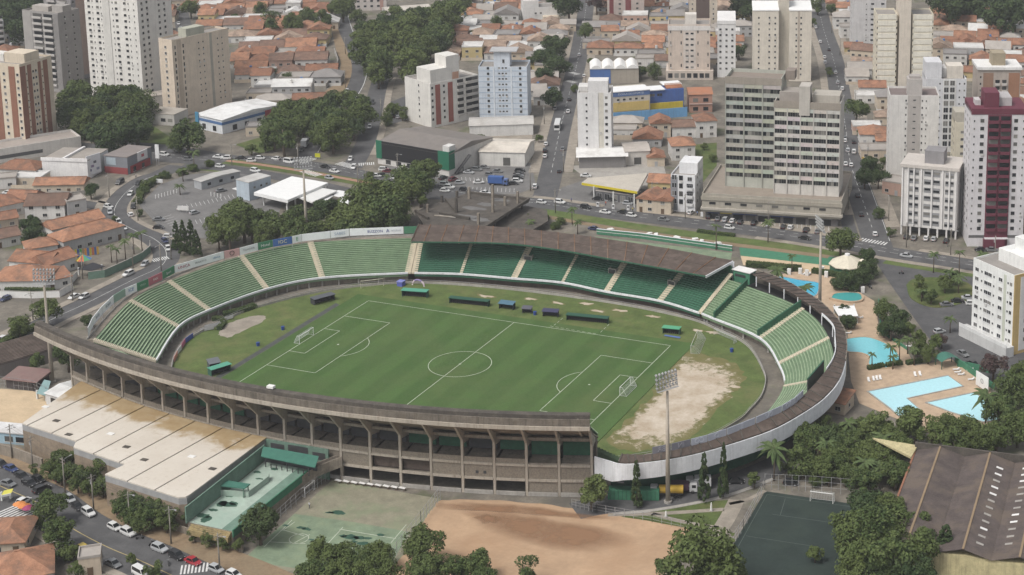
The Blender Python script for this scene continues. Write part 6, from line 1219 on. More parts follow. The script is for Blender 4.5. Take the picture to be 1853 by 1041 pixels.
canopy('tarpaulin', 'crumpled pale teal tarpaulin slung between the sheds', [(66, 712), (84, 716), (92, 690), (80, 687)], 2.6, .1, (.24, .36, .36), None, [(68, 722), (84, 726)])
b = shed('cabin', 'small blue-fronted cabin with a flat white roof above the stone wall', (-20, 800), (47, 806), 5, 3.0, (.33, .46, .54), (.68, .68, .68), kind='flat', over=1.0); b.windows('F', (.55, .85), 1, .6, 3, 2.4, 1.5, 'dark')
st = thing('stone_wall', 'grey stone retaining wall along the roadside below the blue cabin', 'wall'); wall_along(st, 'wall', [at(-30, 815), at(30, 830), at(78, 850)], 0, 3.0, .5, 'old_concrete'); wall_along(st, 'wall', [at(110, 838), at(160, 872), at(230, 925), at(330, 965), at(440, 1000)], 0, 1.8, .4, 'old_concrete')
# ================================================================ HOUSES
OCC = []          # (x, y, radius) of what already stands
for o in list(COL.objects):
    if o.type == 'EMPTY' and o.get('category') in ('tower', 'building', 'warehouse') and o.name.split('.')[0] not in ('flat_roofed_hall',):
        xs = [ch.location for ch in ()]
for ob in [o for o in COL.objects if o.parent is not None and o.name.split('.')[0] in ('wall', 'podium', 'core', 'slab_wall') and o.parent.get('category') in ('tower', 'building')]:
    pr_ = ob.parent; c_, s_ = math.cos(pr_.rotation_euler.z), math.sin(pr_.rotation_euler.z)
    bb = ob.bound_box; x0, x1 = min(v[0] for v in bb), max(v[0] for v in bb); y0, y1 = min(v[1] for v in bb), max(v[1] for v in bb)
    nx, ny = max(1, int((x1-x0)/7)), max(1, int((y1-y0)/7))
    for i in range(nx+1):
        for j in range(ny+1):
            lx, ly = x0+(x1-x0)*i/nx, y0+(y1-y0)*j/ny; OCC.append((pr_.location.x+lx*c_-ly*s_, pr_.location.y+lx*s_+ly*c_, 3.0))
def free(x, y, r, road_gap=4.0):
    for ox, oy, orr in OCC:
        if (x-ox)**2+(y-oy)**2 < (r+orr)**2: return False
    for k, P in RL.items():
        w_ = ROADS[k][1]/2+road_gap-1+r*.8
        for p in P:
            if (p.x-x)**2+(p.y-y)**2 < w_*w_: return False
    return True
def inside(px, py, poly):
    c_ = False; j = len(poly)-1
    for i in range(len(poly)):
        xi, yi = poly[i]; xj, yj = poly[j]
        if ((yi > py) != (yj > py)) and (px < (xj-xi)*(py-yi)/(yj-yi)+xi): c_ = not c_
        j = i
    return c_
ROOFC = dict(terracotta=(.285, .145, .092), orange=(.345, .18, .112), brown=(.19, .12, .09), pale=(.37, .275, .21), grey=(.25, .235, .225), white=(.60, .59, .57), cement=(.36, .33, .30))
WALLC = dict(white=(.60, .585, .56), cream=(.54, .46, .36), grey=(.42, .415, .41), beige=(.50, .42, .33), yellow=(.52, .42, .22), pink=(.46, .31, .25), green=(.36, .44, .36))
HW = {}
def house_mesh_roof(kind, w, d, h, rise, ov=.45):
    m = MB(); x0, x1, y0, y1 = -ov, w+ov, -ov, d+ov; zt = h+rise; e = .16
    if kind == 'flat':
        m.box(-.1, w+.1, -.1, .15, h, h+.6); m.box(-.1, w+.1, d-.15, d+.1, h, h+.6); m.box(-.1, .15, .15, d-.15, h, h+.6); m.box(w-.15, w+.1, .15, d-.15, h, h+.6); m.box(.15, w-.15, .15, d-.15, h, h+.12); return m
    if kind == 'mono': m.prism([(x0, y0), (x1, y0), (x1, y1), (x0, y1)], [h]*2+[h+rise*.6]*2, [h+.18]*2+[h+rise*.6+.18]*2); return m
    if kind == 'hip':
        q_ = min(w, d)/2+ov
        if w >= d: R1, R2 = (x0+q_, (y0+y1)/2, zt), (x1-q_+.01, (y0+y1)/2, zt)
        else: R1, R2 = ((x0+x1)/2, y0+q_, zt), ((x0+x1)/2, y1-q_+.01, zt)
        a, b, c, dd = (x0, y0, h), (x1, y0, h), (x1, y1, h), (x0, y1, h)
        if w >= d: F = [(a, b, R2, R1), (b, c, R2), (c, dd, R1, R2), (dd, a, R1)]
        else: F = [(a, b, R1), (b, c, R2, R1), (c, dd, R2), (dd, a, R1, R2)]
    elif kind == 'gable':
        y = d/2; a, b = (x0, y, zt), (x1, y, zt); F = [((x0, y0, h), (x1, y0, h), b, a), (a, b, (x1, y1, h), (x0, y1, h)), ((x0, y0, h), a, (x0, y1, h)), ((x1, y0, h), (x1, y1, h), b)]
    else:
        x = w/2; a, b = (x, y0, zt), (x, y1, zt); F = [((x0, y0, h), a, b, (x0, y1, h)), (a, (x1, y0, h), (x1, y1, h), b), ((x0, y0, h), (x1, y0, h), a), ((x0, y1, h), b, (x1, y1, h))]
    for f in F: m.face([(p[0], p[1], p[2]+e) for p in f])
    m.box(x0, x1, y0, y1, h, h+e)
    if kind in ('gable', 'hip') and w >= d: q0, q1 = (R1, R2) if kind == 'hip' else (a, b); m.bar((q0[0], q0[1], q0[2]+e+.05), (q1[0], q1[1], q1[2]+e+.05), .35, .16)
    return m
def house(x, y, w, d, h, rz, kind, rc, wc, label, group, rng=random, tank=False, det=True, cat='house'):
    c_, s_ = math.cos(rz), math.sin(rz); t = thing('house', label, cat, (x-w/2*c_, y-w/2*s_, 0), rz, group)
    m = MB(); m.box(0, w, 0, d, -.2, h); o = m.build('wall', 'tint', t); o.color = WALLC[wc]+(1,)
    rise = (min(w, d) if kind == 'hip' else d if kind == 'gable' else w)*.24
    o = house_mesh_roof(kind, w, d, h, rise).build('roof', 'tint_roof' if rc not in ('white', 'grey', 'cement') else 'tint_metal_roof', t); o.color = ROOFC[rc]+(1,)
    if det:
        n_ = max(1, int(w/3.6)); ww = win_mesh(1.5, 1.15, 'frame'); fl = 2 if h > 5 else 1; dk = rng.randrange(n_)
        for f in range(fl):
            for k in range(n_):
                u = w*(k+.5)/n_
                if f == 0 and k == dk:
                    put('door', DOOR, t, (u, 0, 0), 0, (.12, .08, .05) if rng.random() < .5 else (.35, .35, .36)); continue
                put('window', ww, t, (u, 0, 1.0+2.9*f), 0, (.5, .48, .45))
        for k in range(max(1, int(d/5))): put('window', win_mesh(1.1, 1.0, 'frame'), t, (w, d*(k+.5)/max(1, int(d/5)), 1.1), math.pi/2, (.5, .48, .45)); put('window', win_mesh(1.1, 1.0, 'frame'), t, (0, d*(k+.5)/max(1, int(d/5)), 1.1), -math.pi/2, (.5, .48, .45))
    if group and rng.random() < .55: m = MB(); e = rng.uniform(1.8, 3.2); hh = rng.uniform(1.2, 2.0); m.box(-.3, w+.3, -e-.15, -e, -.1, hh); m.box(-.3, -.15, -e, 0, -.1, hh); m.box(w+.15, w+.3, -e, 0, -.1, hh); o = m.build('yard_wall', 'tint', t); o.color = WALLC[rng.choice(('white', 'cream', 'grey', 'beige'))]+(1,)
    if group and rng.random() < .4: m = MB(); a0 = rng.uniform(.05, .4)*w; m.box(a0, a0+w*.5, d+.01, d+3.2, -.1, 2.7); o = m.build('annex', 'tint', t); o.color = WALLC[rng.choice(('white', 'grey', 'beige'))]+(1,); m = MB(); m.box(a0-.2, a0+w*.5+.2, d+.02, d+3.5, 2.7, 2.85); o = m.build('annex_roof', 'tint_metal_roof', t); o.color = ROOFC[rng.choice(('cement', 'grey', 'white', 'brown'))]+(1,)
    if tank: o = put('water_tank', TANK, t, (w*.7, d*.75, h+rise*.5)); o.color = (.1, .2, .4, 1) if rng.random() < .6 else (.5, .5, .5, 1)
    OCC.append((x+(-s_)*d/2, y+c_*d/2, max(w, d)*.45)); return t
m = MB(); m.box(-.5, .5, -.08, -.001, 0, 2.1); m.box(-.6, -.5, -.1, -.001, 0, 2.2); m.box(.5, .6, -.1, -.001, 0, 2.2); DOOR = m.mesh('door', 'tint_clean')
m = MB(); m.tube([(0, 0, 0), (0, 0, 1.5)], [.75, .62], 10); m.tube([(0, 0, 1.5), (0, 0, 1.62)], [.7, .3], 10); TANK = m.mesh('water_tank', 'tint_clean')
def houseP(a, c, d, h, kind, rc, wc, label, tank=False, cat='house'):
    A, C = at(*a), at(*c); v = C-A; rz = math.atan2(v.y, v.x); mid = (A+C)/2
    return house(mid.x, mid.y, v.length, d, h, rz, kind, rc, wc, label, None, tank=tank, cat=cat)
for spec in (
 ((-8, 324), (66, 327), 11, 4.2, 'hip', 'terracotta', 'white', 'terracotta hip-roofed house with a white wall in front of the long podium'),
 ((62, 352), (152, 350), 8, 3.6, 'gable', 'orange', 'cream', 'long low orange-tiled house in front of the white box shop'),
 ((46, 398), (118, 396), 12, 5.2, 'gable', 'brown', 'white', 'white house with a large weathered brown-grey roof beside the side street'),
 ((124, 396), (158, 390), 8, 6.2, 'flat', 'cement', 'grey', 'blue-grey cube house with a flat roof beside the curved street'),
 ((-12, 398), (44, 386), 12, 4.4, 'hip', 'terracotta', 'white', 'terracotta hip-roofed house next to the weathered brown-grey roof'),
 ((-12, 418), (34, 410), 8, 3.4, 'gable', 'terracotta', 'beige', 'low terracotta roof behind the round dark tree'),
 ((97, 437), (190, 414), 9, 4.2, 'gable', 'orange', 'white', 'long orange-roofed school wing with a row of windows'),
 ((117, 462), (226, 432), 11, 4.8, 'hip', 'orange', 'grey', 'wide orange-roofed school building with rainbow panels on its front'),
 ((50, 472), (106, 463), 9, 4.0, 'hip', 'orange', 'white', 'square orange-roofed house beside the two dark trees'),
 ((18, 494), (88, 500), 10, 4.2, 'gable', 'orange', 'white', 'white-walled house with a wide orange gable roof above the black awning'),
 ((86, 504), (141, 486), 10, 4.4, 'gable', 'terracotta', 'white', 'orange-roofed house with tall windows beside the beach parasol'),
 ((-14, 534), (84, 532), 13, 4.6, 'hip', 'orange', 'white', 'large orange hip-roofed house with a white garden wall at the bend'),
 ((84, 528), (130, 518), 8, 3.4, 'mono', 'terracotta', 'white', 'lean-to orange roof against the large hip-roofed house'),
 ((-12, 452), (38, 442), 9, 3.4, 'gable', 'brown', 'white', 'brown-roofed low house between the dark trees'),
 ((-16, 344), (30, 340), 8, 4, 'flat', 'cement', 'white', 'white flat-roofed house with a maroon door by the side street'),
 ((1177, 249), (1214, 248), 10, 6.2, 'cross', 'terracotta', 'cream', 'cream two-storey house with a tiled gable facing the slim white tower'),
 ((1217, 250), (1259, 249), 9, 4.8, 'gable', 'brown', 'white', 'white low house with a brown roof between two taller tiled houses'),
 ((1260, 250), (1297, 248), 11, 7.4, 'hip', 'terracotta', 'white', 'white two-storey house with a tiled hip roof beside the office slab'),
 ((1216, 291), (1258, 289), 12, 6.2, 'hip', 'orange', 'white', 'house with a bright orange hip roof and dark arcade below it'),
 ((1172, 302), (1203, 301), 9, 3.8, 'cross', 'terracotta', 'cream', 'cream cottage with a small tiled gable next to the workshop'),
 ((1172, 347), (1213, 349), 9, 3.8, 'gable', 'orange', 'yellow', 'orange-roofed house with a yellow wall behind the mural house'),
 ((1152, 383), (1184, 387), 11, 5.2, 'cross', 'terracotta', 'cream', 'cream gabled house with a painted mural wall beside the filling station'),
 ((1184, 387), (1214, 389), 11, 5.2, 'cross', 'terracotta', 'cream', 'cream gabled house half joined to the mural house'),
 ((1596, 350), (1630, 356), 9, 5, 'flat', 'cement', 'pink', 'pink flat-roofed house beside the striped block'),
 ((1556, 262), (1608, 262), 12, 4.5, 'hip', 'orange', 'white', 'white house with a clear orange roof beside the umbrella tree'),
 ((1538, 104), (1585, 108), 11, 4.2, 'gable', 'brown', 'cream', 'cream house with a dark brown roof at the foot of the pale grey tower'),
 ((1540, 126), (1582, 128), 8, 4.0, 'gable', 'pale', 'yellow', 'yellow-walled house with a pale tiled roof near the banded tower'),
 ((-20, 1008), (46, 1003), 12, 3.0, 'hip', 'orange', 'cream', 'orange hip-roofed house by the striped crossing'),
 ((-30, 1086), (98, 1062), 13, 3.4, 'hip', 'orange', 'grey', 'large orange-roofed house with a grey wall at the street corner'),
 ((144, 1046), (184, 1040), 5, 4.4, 'flat', 'cement', 'beige', 'small beige flat-roofed house with a white dish on its roof'),
 ((1480, 742), (1528, 752), 7, 3.2, 'mono', 'orange', 'beige', 'orange mono-pitch roof below the white stadium rim'),
 ((1478, 835), (1512, 842), 6, 3.0, 'gable', 'terracotta', 'beige', 'small terracotta hut hidden among palms'),
): houseP(*spec)
# rainbow panels on the school front, awning and parasol
t = thing('rainbow_fence', 'row of upright yellow, blue, green and red panels before the school', 'fence', at(136, 466)); v = at(180, 460)-at(136, 466)
for k, c_ in enumerate(((.5, .4, .05), (.06, .1, .3), (.08, .3, .08), (.3, .2, .1), (.5, .22, .05), (.06, .12, .34), (.45, .35, .05), (.4, .12, .05), (.06, .1, .25), (.5, .3, .05))):
    p = v*(k/10); m = MB(); m.bar((p.x, p.y, 1.4), (p.x+v.x*.085, p.y+v.y*.085, 1.4), .08, 2.8); o = m.build('panel', 'tint_clean', t); o.color = c_+(1,)
canopy('garden_awning', 'flat black awning beside the striped parasol', [(140, 487), (165, 490), (190, 482), (168, 475)], 2.8, .15, (.03, .03, .035), None, [(143, 498), (185, 492)])
p = at(152, 484); t = thing('parasol', 'large parasol in blue, yellow and red segments', 'parasol', p); m = MB(); m.tube([(0, 0, 0), (0, 0, 3)], .06, 6); m.build('pole', 'white_paint', t)
for k in range(8): a0, a1 = math.pi*k/4, math.pi*(k+1)/4; m = MB(); m.face([(0, 0, 4.6), (2.8*math.cos(a0), 2.8*math.sin(a0), 3.0), (2.8*math.cos(a1), 2.8*math.sin(a1), 3.0)]); o = m.build('segment', 'tint_clean', t); o.color = ((.08, .2, .42), (.55, .42, .08), (.45, .12, .06), (.1, .3, .15))[k % 4]+(1,)
def garden_wall(label, pts, h, mat, nm='garden_wall', cat='wall'):
    t = thing(nm, label, cat); wall_along(t, 'wall', [at(*p) for p in pts], 0, h, .25, mat); wall_along(t, 'coping', [at(*p) for p in pts], h, h+.12, .35, 'concrete_pale'); return t
garden_wall('green boundary wall curving round the school garden', [(160, 506), (190, 502), (230, 484), (258, 470), (272, 458), (272, 448)], 2.6, 'turquoise')
garden_wall('white garden wall along the bend before the orange-roofed house', [(-10, 538), (60, 540), (108, 538), (132, 524)], 2.2, 'white_paint'); garden_wall('white wall between the orange roofs and the black awning', [(86, 508), (132, 512), (140, 502)], 2.2, 'white_paint')
garden_wall('long pale wall beside the park road verge', [(605, 95), (612, 115), (606, 142), (590, 160)], 2.4, 'concrete_pale'); garden_wall('old plastered wall at the foot of the brick-banded tower', [(88, 352), (130, 356), (160, 352)], 1.8, 'concrete_pale')
# ---- dense quarters filled lot by lot
def fill(poly, ang, lot, dep, roofs, walls, area, group, seed, two=.25, flat=.15, maxn=200, gap=.7):
    rng = random.Random(seed); W0 = [at(*p) for p in poly]; cx, cy = sum(p.x for p in W0)/len(W0), sum(p.y for p in W0)/len(W0)
    a = math.radians(ang); u, v = Vector((math.cos(a), math.sin(a))), Vector((-math.sin(a), math.cos(a))); R0 = max((p-Vector((cx, cy))).length for p in W0); n_ = 0
    dep *= 1.12; j = -int(R0/dep)-1; wp = [(p.x, p.y) for p in W0]
    while j*dep < R0 and n_ < maxn:
        i = -R0
        while i < R0 and n_ < maxn:
            w = lot*1.14*rng.uniform(.75, 1.4); c = Vector((cx, cy))+u*(i+w/2)+v*(j*dep+rng.uniform(-1.2, 1.2)); d = dep*rng.uniform(.62, .9)
            i += w+rng.uniform(.3, 1.5)
            if not inside(c.x, c.y, wp): continue
            m0 = c+v*d/2; vx, vy = to_px((m0.x, m0.y, 4))
            if vx < -12 or vx > 1865 or vy < -6: continue
            if not free(m0.x, m0.y, min(w, d)*.42, gap): continue
            rc = rng.choice(roofs); wc = rng.choice(walls); h = rng.choice((3.4, 3.6, 4.0)) if rng.random() > two else rng.choice((6.2, 6.6))
            kind = 'flat' if rng.random() < flat or rc == 'white' and rng.random() < .5 else rng.choice(('hip', 'gable', 'gable', 'cross')); 
            if kind == 'flat' and rc in ('terracotta', 'orange', 'brown', 'pale'): rc = rng.choice(('cement', 'grey', 'white'))
            lab = '%s %s house with a %s %s roof %s' % ('two-storey' if h > 5 else 'low', wc, rc, {'hip': 'hipped', 'gable': 'ridged', 'cross': 'gabled', 'flat': 'flat'}[kind], area)
            house(c.x, c.y, w, d, h, a+rng.uniform(-.05, .05), kind, rc, wc, lab, group, rng, tank=rng.random() < .3); n_ += 1
        j += 1
TER = ['terracotta']*5+['orange']*3+['brown', 'brown', 'pale', 'cement', 'white']; MIX = ['terracotta', 'orange', 'pale', 'brown', 'cement', 'cement', 'white', 'grey', 'pale']; WLS = ['white', 'white', 'white', 'cream', 'beige', 'grey', 'yellow', 'pink']
fill([(280, -45), (600, -45), (607, 40), (600, 62), (560, 140), (480, 170), (425, 175), (425, 60), (300, 60), (290, 150), (284, 60)], 27, 10, 14, TER, WLS, 'left of the park road', 'tiled houses left of the park road', 1, .15, .1)
fill([(425, 175), (480, 170), (560, 140), (602, 70), (618, 120), (596, 165), (560, 205), (500, 215)], 27, 12, 13, ['cement', 'grey', 'white', 'terracotta', 'brown', 'cement'], ['white', 'grey', 'cream'], 'near the earth path', 'workshops near the earth path', 2, .2, .35)
fill([(815, -40), (1040, -40), (1028, 60), (1002, 120), (985, 180), (958, 205), (958, 112), (860, 112), (800, 110), (790, 80), (840, 30)], 22, 9.5, 13, MIX+['terracotta', 'orange', 'pale'], WLS, 'above the pale blue block', 'houses above the pale blue block', 3, .2, .22)
fill([(1082, -40), (1345, -40), (1345, 140), (1297, 150), (1200, 152), (1165, 150), (1160, 105), (1066, 105), (1070, 60)], 22, 10, 13, MIX+['terracotta', 'orange'], WLS+['yellow'], 'between the middle street and the twin tower', 'houses by the middle street', 4, .3, .25)
fill([(1110, 225), (1175, 225), (1172, 285), (1115, 270)], 20, 9, 11, ['brown', 'cement', 'terracotta'], WLS, 'below the blue and yellow school', 'houses below the school', 5, .1, .4)
fill([(958, 180), (1000, 160), (985, 225), (968, 300), (955, 300)], 22, 8, 11, ['cement', 'white', 'pale', 'brown'], ['white', 'cream', 'beige'], 'along the tree-lined middle street', 'small houses along the middle street', 6, .1, .45)
fill([(1500, -30), (1545, -30), (1545, 90), (1590, 165), (1612, 200), (1606, 335), (1575, 330), (1552, 240), (1535, 140), (1512, 60)], 20, 9, 12, MIX+['terracotta', 'orange'], WLS, 'beside the right-hand avenue', 'houses beside the right-hand avenue', 7, .25, .3)
fill([(1690, 36), (1870, 36), (1870, 260), (1845, 260), (1840, 150), (1750, 150), (1745, 130), (1690, 120)], 12, 10, 13, TER+['grey', 'white', 'cement'], WLS, 'below the wooded hill', 'houses below the wooded hill', 8, .35, .2)
fill([(1472, 30), (1440, -40), (1360, -40), (1340, 100), (1360, 20), (1470, 20)], 20, 10, 13, TER, WLS, 'behind the twin tower', 'houses behind the twin tower', 9, .2, .2)
fill([(-40, 330), (60, 330), (50, 440), (96, 470), (40, 500), (-40, 500)], 15, 10, 12, TER, ['white', 'cream', 'grey'], 'behind the school', 'houses behind the school', 10, .1, .1)
fill([(1848, 270), (1960, 270), (1960, 470), (1853, 470)], 18, 10, 13, TER, WLS, 'right of the burgundy tower', 'houses right of the burgundy tower', 11, .3, .2)
fill([(425, 210), (500, 215), (480, 245), (440, 262), (420, 240)], 27, 9, 11, ['cement', 'brown', 'terracotta'], ['white', 'cream'], 'beside the white and blue shop', 'houses beside the white and blue shop', 12, .1, .3)
fill([(-40, 20), (50, 20), (50, 90), (-40, 130)], 10, 10, 13, TER, WLS, 'at the foot of the hill trees', 'houses at the foot of the hill trees', 13, .2, .2)
# ================================================================ TREES, PALMS, HEDGES
def _leaf(name, c0, c1, c2):
    m, t, b = nodes(name); b.inputs['Roughness'].default_value = .75; b.inputs['Specular IOR Level'].default_value = .15
    oi = N(t, 'ShaderNodeObjectInfo'); c = mixc(t, oi.outputs['Random'], c0, c1)
    f = noise(t, .55, 3, .7, None, .38, .66); c = mixc(t, f, c, c2)
    f2 = noise(t, 3.0, 2, .7); c = mixc(t, 1.0, c, mixc(t, f2, (.7, .7, .7), (1.25, 1.25, 1.2)), 'MULTIPLY')
    t.links.new(c, b.inputs['Base Color'])
_leaf('leaf', (.040, .068, .024), (.090, .115, .036), (.100, .128, .045)); _leaf('leaf_dark', (.032, .056, .023), (.048, .072, .028), (.064, .088, .034)); _leaf('leaf_palm', (.05, .08, .03), (.08, .11, .04), (.09, .12, .05)); _leaf('leaf_bright', (.075, .108, .034), (.105, .13, .045), (.115, .145, .05)); _leaf('leaf_maroon', (.06, .035, .04), (.08, .05, .05), (.09, .07, .06))
M('bark', (.13, .10, .075), var=.3, scale=1.5)
def crown_mesh(seed, n_clump, n_leaf, leaf, flat=.78, mat='leaf', cone=False):
    r = random.Random(seed); V = []; F = []; C = []
    if cone:
        for k in range(n_clump): z = r.random()**1.2; a = r.uniform(0, 6.28); rr = .40*(1-z)**.7*r.uniform(.75, 1.05)+.03; C.append((Vector((rr*math.cos(a), rr*math.sin(a), z*2-1)), .12*(1-.5*z)))
    else:
        for k in range(n_clump):
            d = Vector((r.gauss(0, 1), r.gauss(0, 1), r.gauss(0, 1)+.25)).normalized(); q_ = r.uniform(.42, .8) if k > 5 else r.uniform(.1, .4)
            C.append((Vector((d.x*q_, d.y*q_, d.z*q_*flat)), r.uniform(.2, .36)))
    for k in range(n_leaf):
        c, cr = C[r.randrange(len(C))]; d = Vector((r.gauss(0, 1), r.gauss(0, 1), r.gauss(0, 1)+.35)).normalized(); p = c+d*cr*r.uniform(.72, 1.05)
        nrm = (d+Vector((r.gauss(0, .5), r.gauss(0, .5), r.gauss(0, .5)+.2))).normalized(); a = nrm.orthogonal().normalized(); b = nrm.cross(a); th = r.uniform(0, 6.28); u = a*math.cos(th)+b*math.sin(th); w = nrm.cross(u); s = leaf*r.uniform(.6, 1.35); n0 = len(V)
        V += [tuple(p-u*s), tuple(p-w*s*.6), tuple(p+u*s), tuple(p+w*s*.6)]; F.append((n0, n0+1, n0+2, n0+3))
    me = bpy.data.meshes.new('crown'); me.from_pydata(V, [], F); me.materials.append(MATS[mat]); return me
BROAD = [crown_mesh(20+k, 26+3*k, 5200, .058, (.7, .8, .62, .9, .74, .66)[k]) for k in range(6)]; DARKC = [crown_mesh(40+k, 30, 5200, .058, (.72, .82, .68)[k], 'leaf_dark') for k in range(3)]; BRIGHT = [crown_mesh(60, 22, 3600, .062, .75, 'leaf_bright')]; MAROON = [crown_mesh(61, 18, 2600, .065, .7, 'leaf_maroon')]; CONE = [crown_mesh(70+k, 90, 5200, .055, 1, 'leaf_dark', True) for k in range(2)]; BROAD += [crown_mesh(90, 15, 3000, .06, .8), crown_mesh(91, 13, 2600, .06, .95), crown_mesh(92, 40, 5200, .05, 1.05)]; UMB = [crown_mesh(80, 30, 4600, .056, .42)]
def trunk_mesh(seed):
    r = random.Random(seed); m = MB(); m.tube([(0, 0, -.02), (.02, .01, .3), (.0, .03, .55), (.03, 0, .8)], [.055, .042, .034, .015], 7)
    for k in range(5):
        a = 2*math.pi*k/5+r.uniform(-.4, .4); z = r.uniform(.34, .5); m.tube([(0, .01, z), (.16*math.cos(a), .16*math.sin(a), z+.16), (.30*math.cos(a), .30*math.sin(a), z+.27)], [.026, .018, .008], 5)
    return m.mesh('trunk', 'bark', True)
TRK = [trunk_mesh(k) for k in range(3)]
def ppm(p): q_ = Vector((p.x, p.y, 0))-Vector(CAMP); return FPX/q_.dot(CF)
TREES = []
def tree(px, py, pw, kind='b', label=None, group=None, hs=1.0, by_base=False, rng=random.Random(5)):
    """px, py: centre of the crown in the photograph, pw: its width there"""
    z = 5.0
    for _ in range(4): p = at(px, py, z); r = pw/2/ppm(p); H = max(3.0, r*1.9*hs); z = H-r*.74 if kind != 'c' else H*.5
    if kind == 'c': H = r*hs; z = H/2; p = at(px, py, z)
    src = {'b': BROAD, 'd': DARKC, 'y': BRIGHT, 'm': MAROON, 'c': CONE, 'u': UMB}[kind]; nm = {'c': 'cypress_tree', 'y': 'tree', 'm': 'tree', 'u': 'tree'}.get(kind, 'tree')
    if group and label and 'tree' in label: label = ('large ' if r > 7 else 'small ' if r < 3.6 else '')+{'d': 'dark-leaved ', 'b': 'mid-green ', 'y': 'pale-leaved ', 'm': 'reddish ', 'c': 'tall dark cypress ', 'u': ''}[kind]+label[label.index('tree'):] if kind != 'c' else label
    sh = bool(group) and group.split()[0] in ('bushes', 'shrubs', 'bushy'); nm = 'shrub' if sh else nm
    t = thing(nm, label or 'tree', 'shrub' if sh else 'tree', (p.x, p.y, 0), rng.uniform(0, 6.28), group)
    if kind == 'c': put('trunk', TRK[0], t, (0, 0, 0), None, None, (H*.12, H*.12, H*.35)); put('crown', rng.choice(src), t, (0, 0, H*.54), 0, None, (r*2.6, r*2.6, H*.46))
    else: put('trunk', rng.choice(TRK), t, (0, 0, 0), None, None, (H*.8, H*.8, H)); put('crown', rng.choice(src), t, (0, 0, z), rng.uniform(0, 6), None, (r*1.08, r*1.08, r*1.02))
    return t
def grove(items, label, group, kind='b', hs=1.0):
    for it in items: k = it[3] if len(it) > 3 else kind; tree(it[0], it[1], it[2], k, label, group, hs)
def wood(poly, spacing, pw, label, group, seed, kinds='bbd', jitter=.35, hs=1.0):
    rng = random.Random(seed); W0 = [at(x, y, 5) for x, y in poly]; wp = [(p.x, p.y) for p in W0]; x0, x1 = min(p.x for p in W0), max(p.x for p in W0); y0, y1 = min(p.y for p in W0), max(p.y for p in W0); y = y0; row = 0
    while y < y1:
        x = x0+(spacing/2 if row % 2 else 0)
        while x < x1:
            q_ = Vector((x+rng.uniform(-jitter, jitter)*spacing, y+rng.uniform(-jitter, jitter)*spacing))
            if inside(q_.x, q_.y, wp):
                X, Y = to_px((q_.x, q_.y, 6)); 
                if -40 < X < 1893 and Y > -25: tree(X, Y, pw*ppm(q_)*rng.uniform(.8, 1.2), rng.choice(kinds), label, group, hs)
            x += spacing
        y += spacing*.85; row += 1
wood([(652, 46), (690, 38), (760, 25), (845, -12), (828, 45), (800, 82), (765, 108), (738, 128), (730, 172), (705, 186), (684, 150), (664, 112), (650, 86)], 15, 17, 'tall dark tree in the dense park beside the curving park road', 'trees of the dense park', 1, 'bbdby')
wood([(118, 150), (150, 145), (190, 172), (258, 170), (268, 205), (262, 250), (215, 262), (160, 255), (124, 225)], 12.5, 14.5, 'dense dark tree at the foot of the tall white tower', 'trees below the tall white tower', 2)
wood([(500, 205), (560, 185), (610, 172), (668, 185), (660, 230), (600, 262), (530, 262), (495, 245)], 12, 13.5, 'leafy tree in the grove between the avenue and the park road', 'trees of the avenue grove', 3, 'bbdb')
wood([(-20, -20), (150, -20), (60, 12), (45, 60), (-20, 50)], 17, 19, 'dark tree on the wooded hill behind the grey towers', 'trees on the hill behind the grey towers', 4, 'ddb')
wood([(1655, -25), (1880, -25), (1880, 38), (1800, 34), (1720, 18), (1680, 2)], 21, 24, 'dark tree on the wooded hill beyond the right-hand roofs', 'trees on the far right hill', 5, 'ddd')
wood([(1545, 770), (1600, 762), (1680, 766), (1750, 774), (1860, 764), (1860, 818), (1700, 806), (1600, 800), (1548, 808)], 7.0, 9.0, 'broad tree in the thick belt between the pools and the ribbed warehouse', 'trees between the pools and the warehouse', 6, 'bbyb')
wood([(1440, 805), (1530, 760), (1600, 782), (1640, 825), (1615, 880), (1560, 895), (1480, 880), (1432, 858)], 7, 8.5, 'tree in the thicket below the white stadium rim', 'trees in the palm thicket', 7, 'bbdb', .4, .95)
wood([(1530, 930), (1600, 900), (1650, 915), (1690, 960), (1700, 1060), (1520, 1060)], 8, 10, 'tree between the dark turf pitch and the ribbed warehouse', 'trees beside the ribbed warehouse', 8, 'bdb', .4, 1.05)
grove([(470, 402, 60), (535, 402, 56), (655, 396, 84), (700, 386, 90), (440, 395, 70), (735, 355, 80), (760, 330, 70), (675, 360, 80), (415, 420, 60), (640, 415, 70), (540, 420, 64)], 'tree just outside the sponsor boards of the open stand', 'trees outside the open stand', hs=1.1)
grove([(712, 196, 34), (728, 205, 30), (700, 215, 28), (745, 240, 24), (480, 262, 30), (455, 270, 24), (870, 250, 18), (1150, 320, 14), (1290, 285, 18), (1275, 265, 16)], 'tree in a small yard between the halls', 'yard trees between the halls', hs=.9)
grove([(1500, 130, 20), (1512, 172, 22), (1470, 40, 20), (1560, 240, 22), (1590, 385, 24), (1612, 420, 22), (1040, 160, 18), (1068, 110, 16), (975, 250, 18), (1600, 290, 18)], 'tree at the kerb of the side streets', 'kerb trees of the side streets', hs=.9)
grove([(340, 246, 72), (322, 258, 40)], 'broad street tree in front of the white and blue shop', 'street trees by the shop', hs=.9)
grove([(488, 40, 50), (530, 42, 45), (560, 30, 42), (590, 35, 48), (620, 12, 50), (645, 30, 36), (470, 18, 30)], 'tree in the row behind the tiled roofs left of the park road', 'trees behind the tiled roofs')
grove([(345, 12, 40), (520, 140, 22), (488, 130, 26), (600, 15, 34), (300, 6, 26), (425, 30, 14), (900, 40, 26), (855, 62, 18), (1060, 205, 12)], 'small tree standing among the tiled roofs', 'small trees among the roofs')
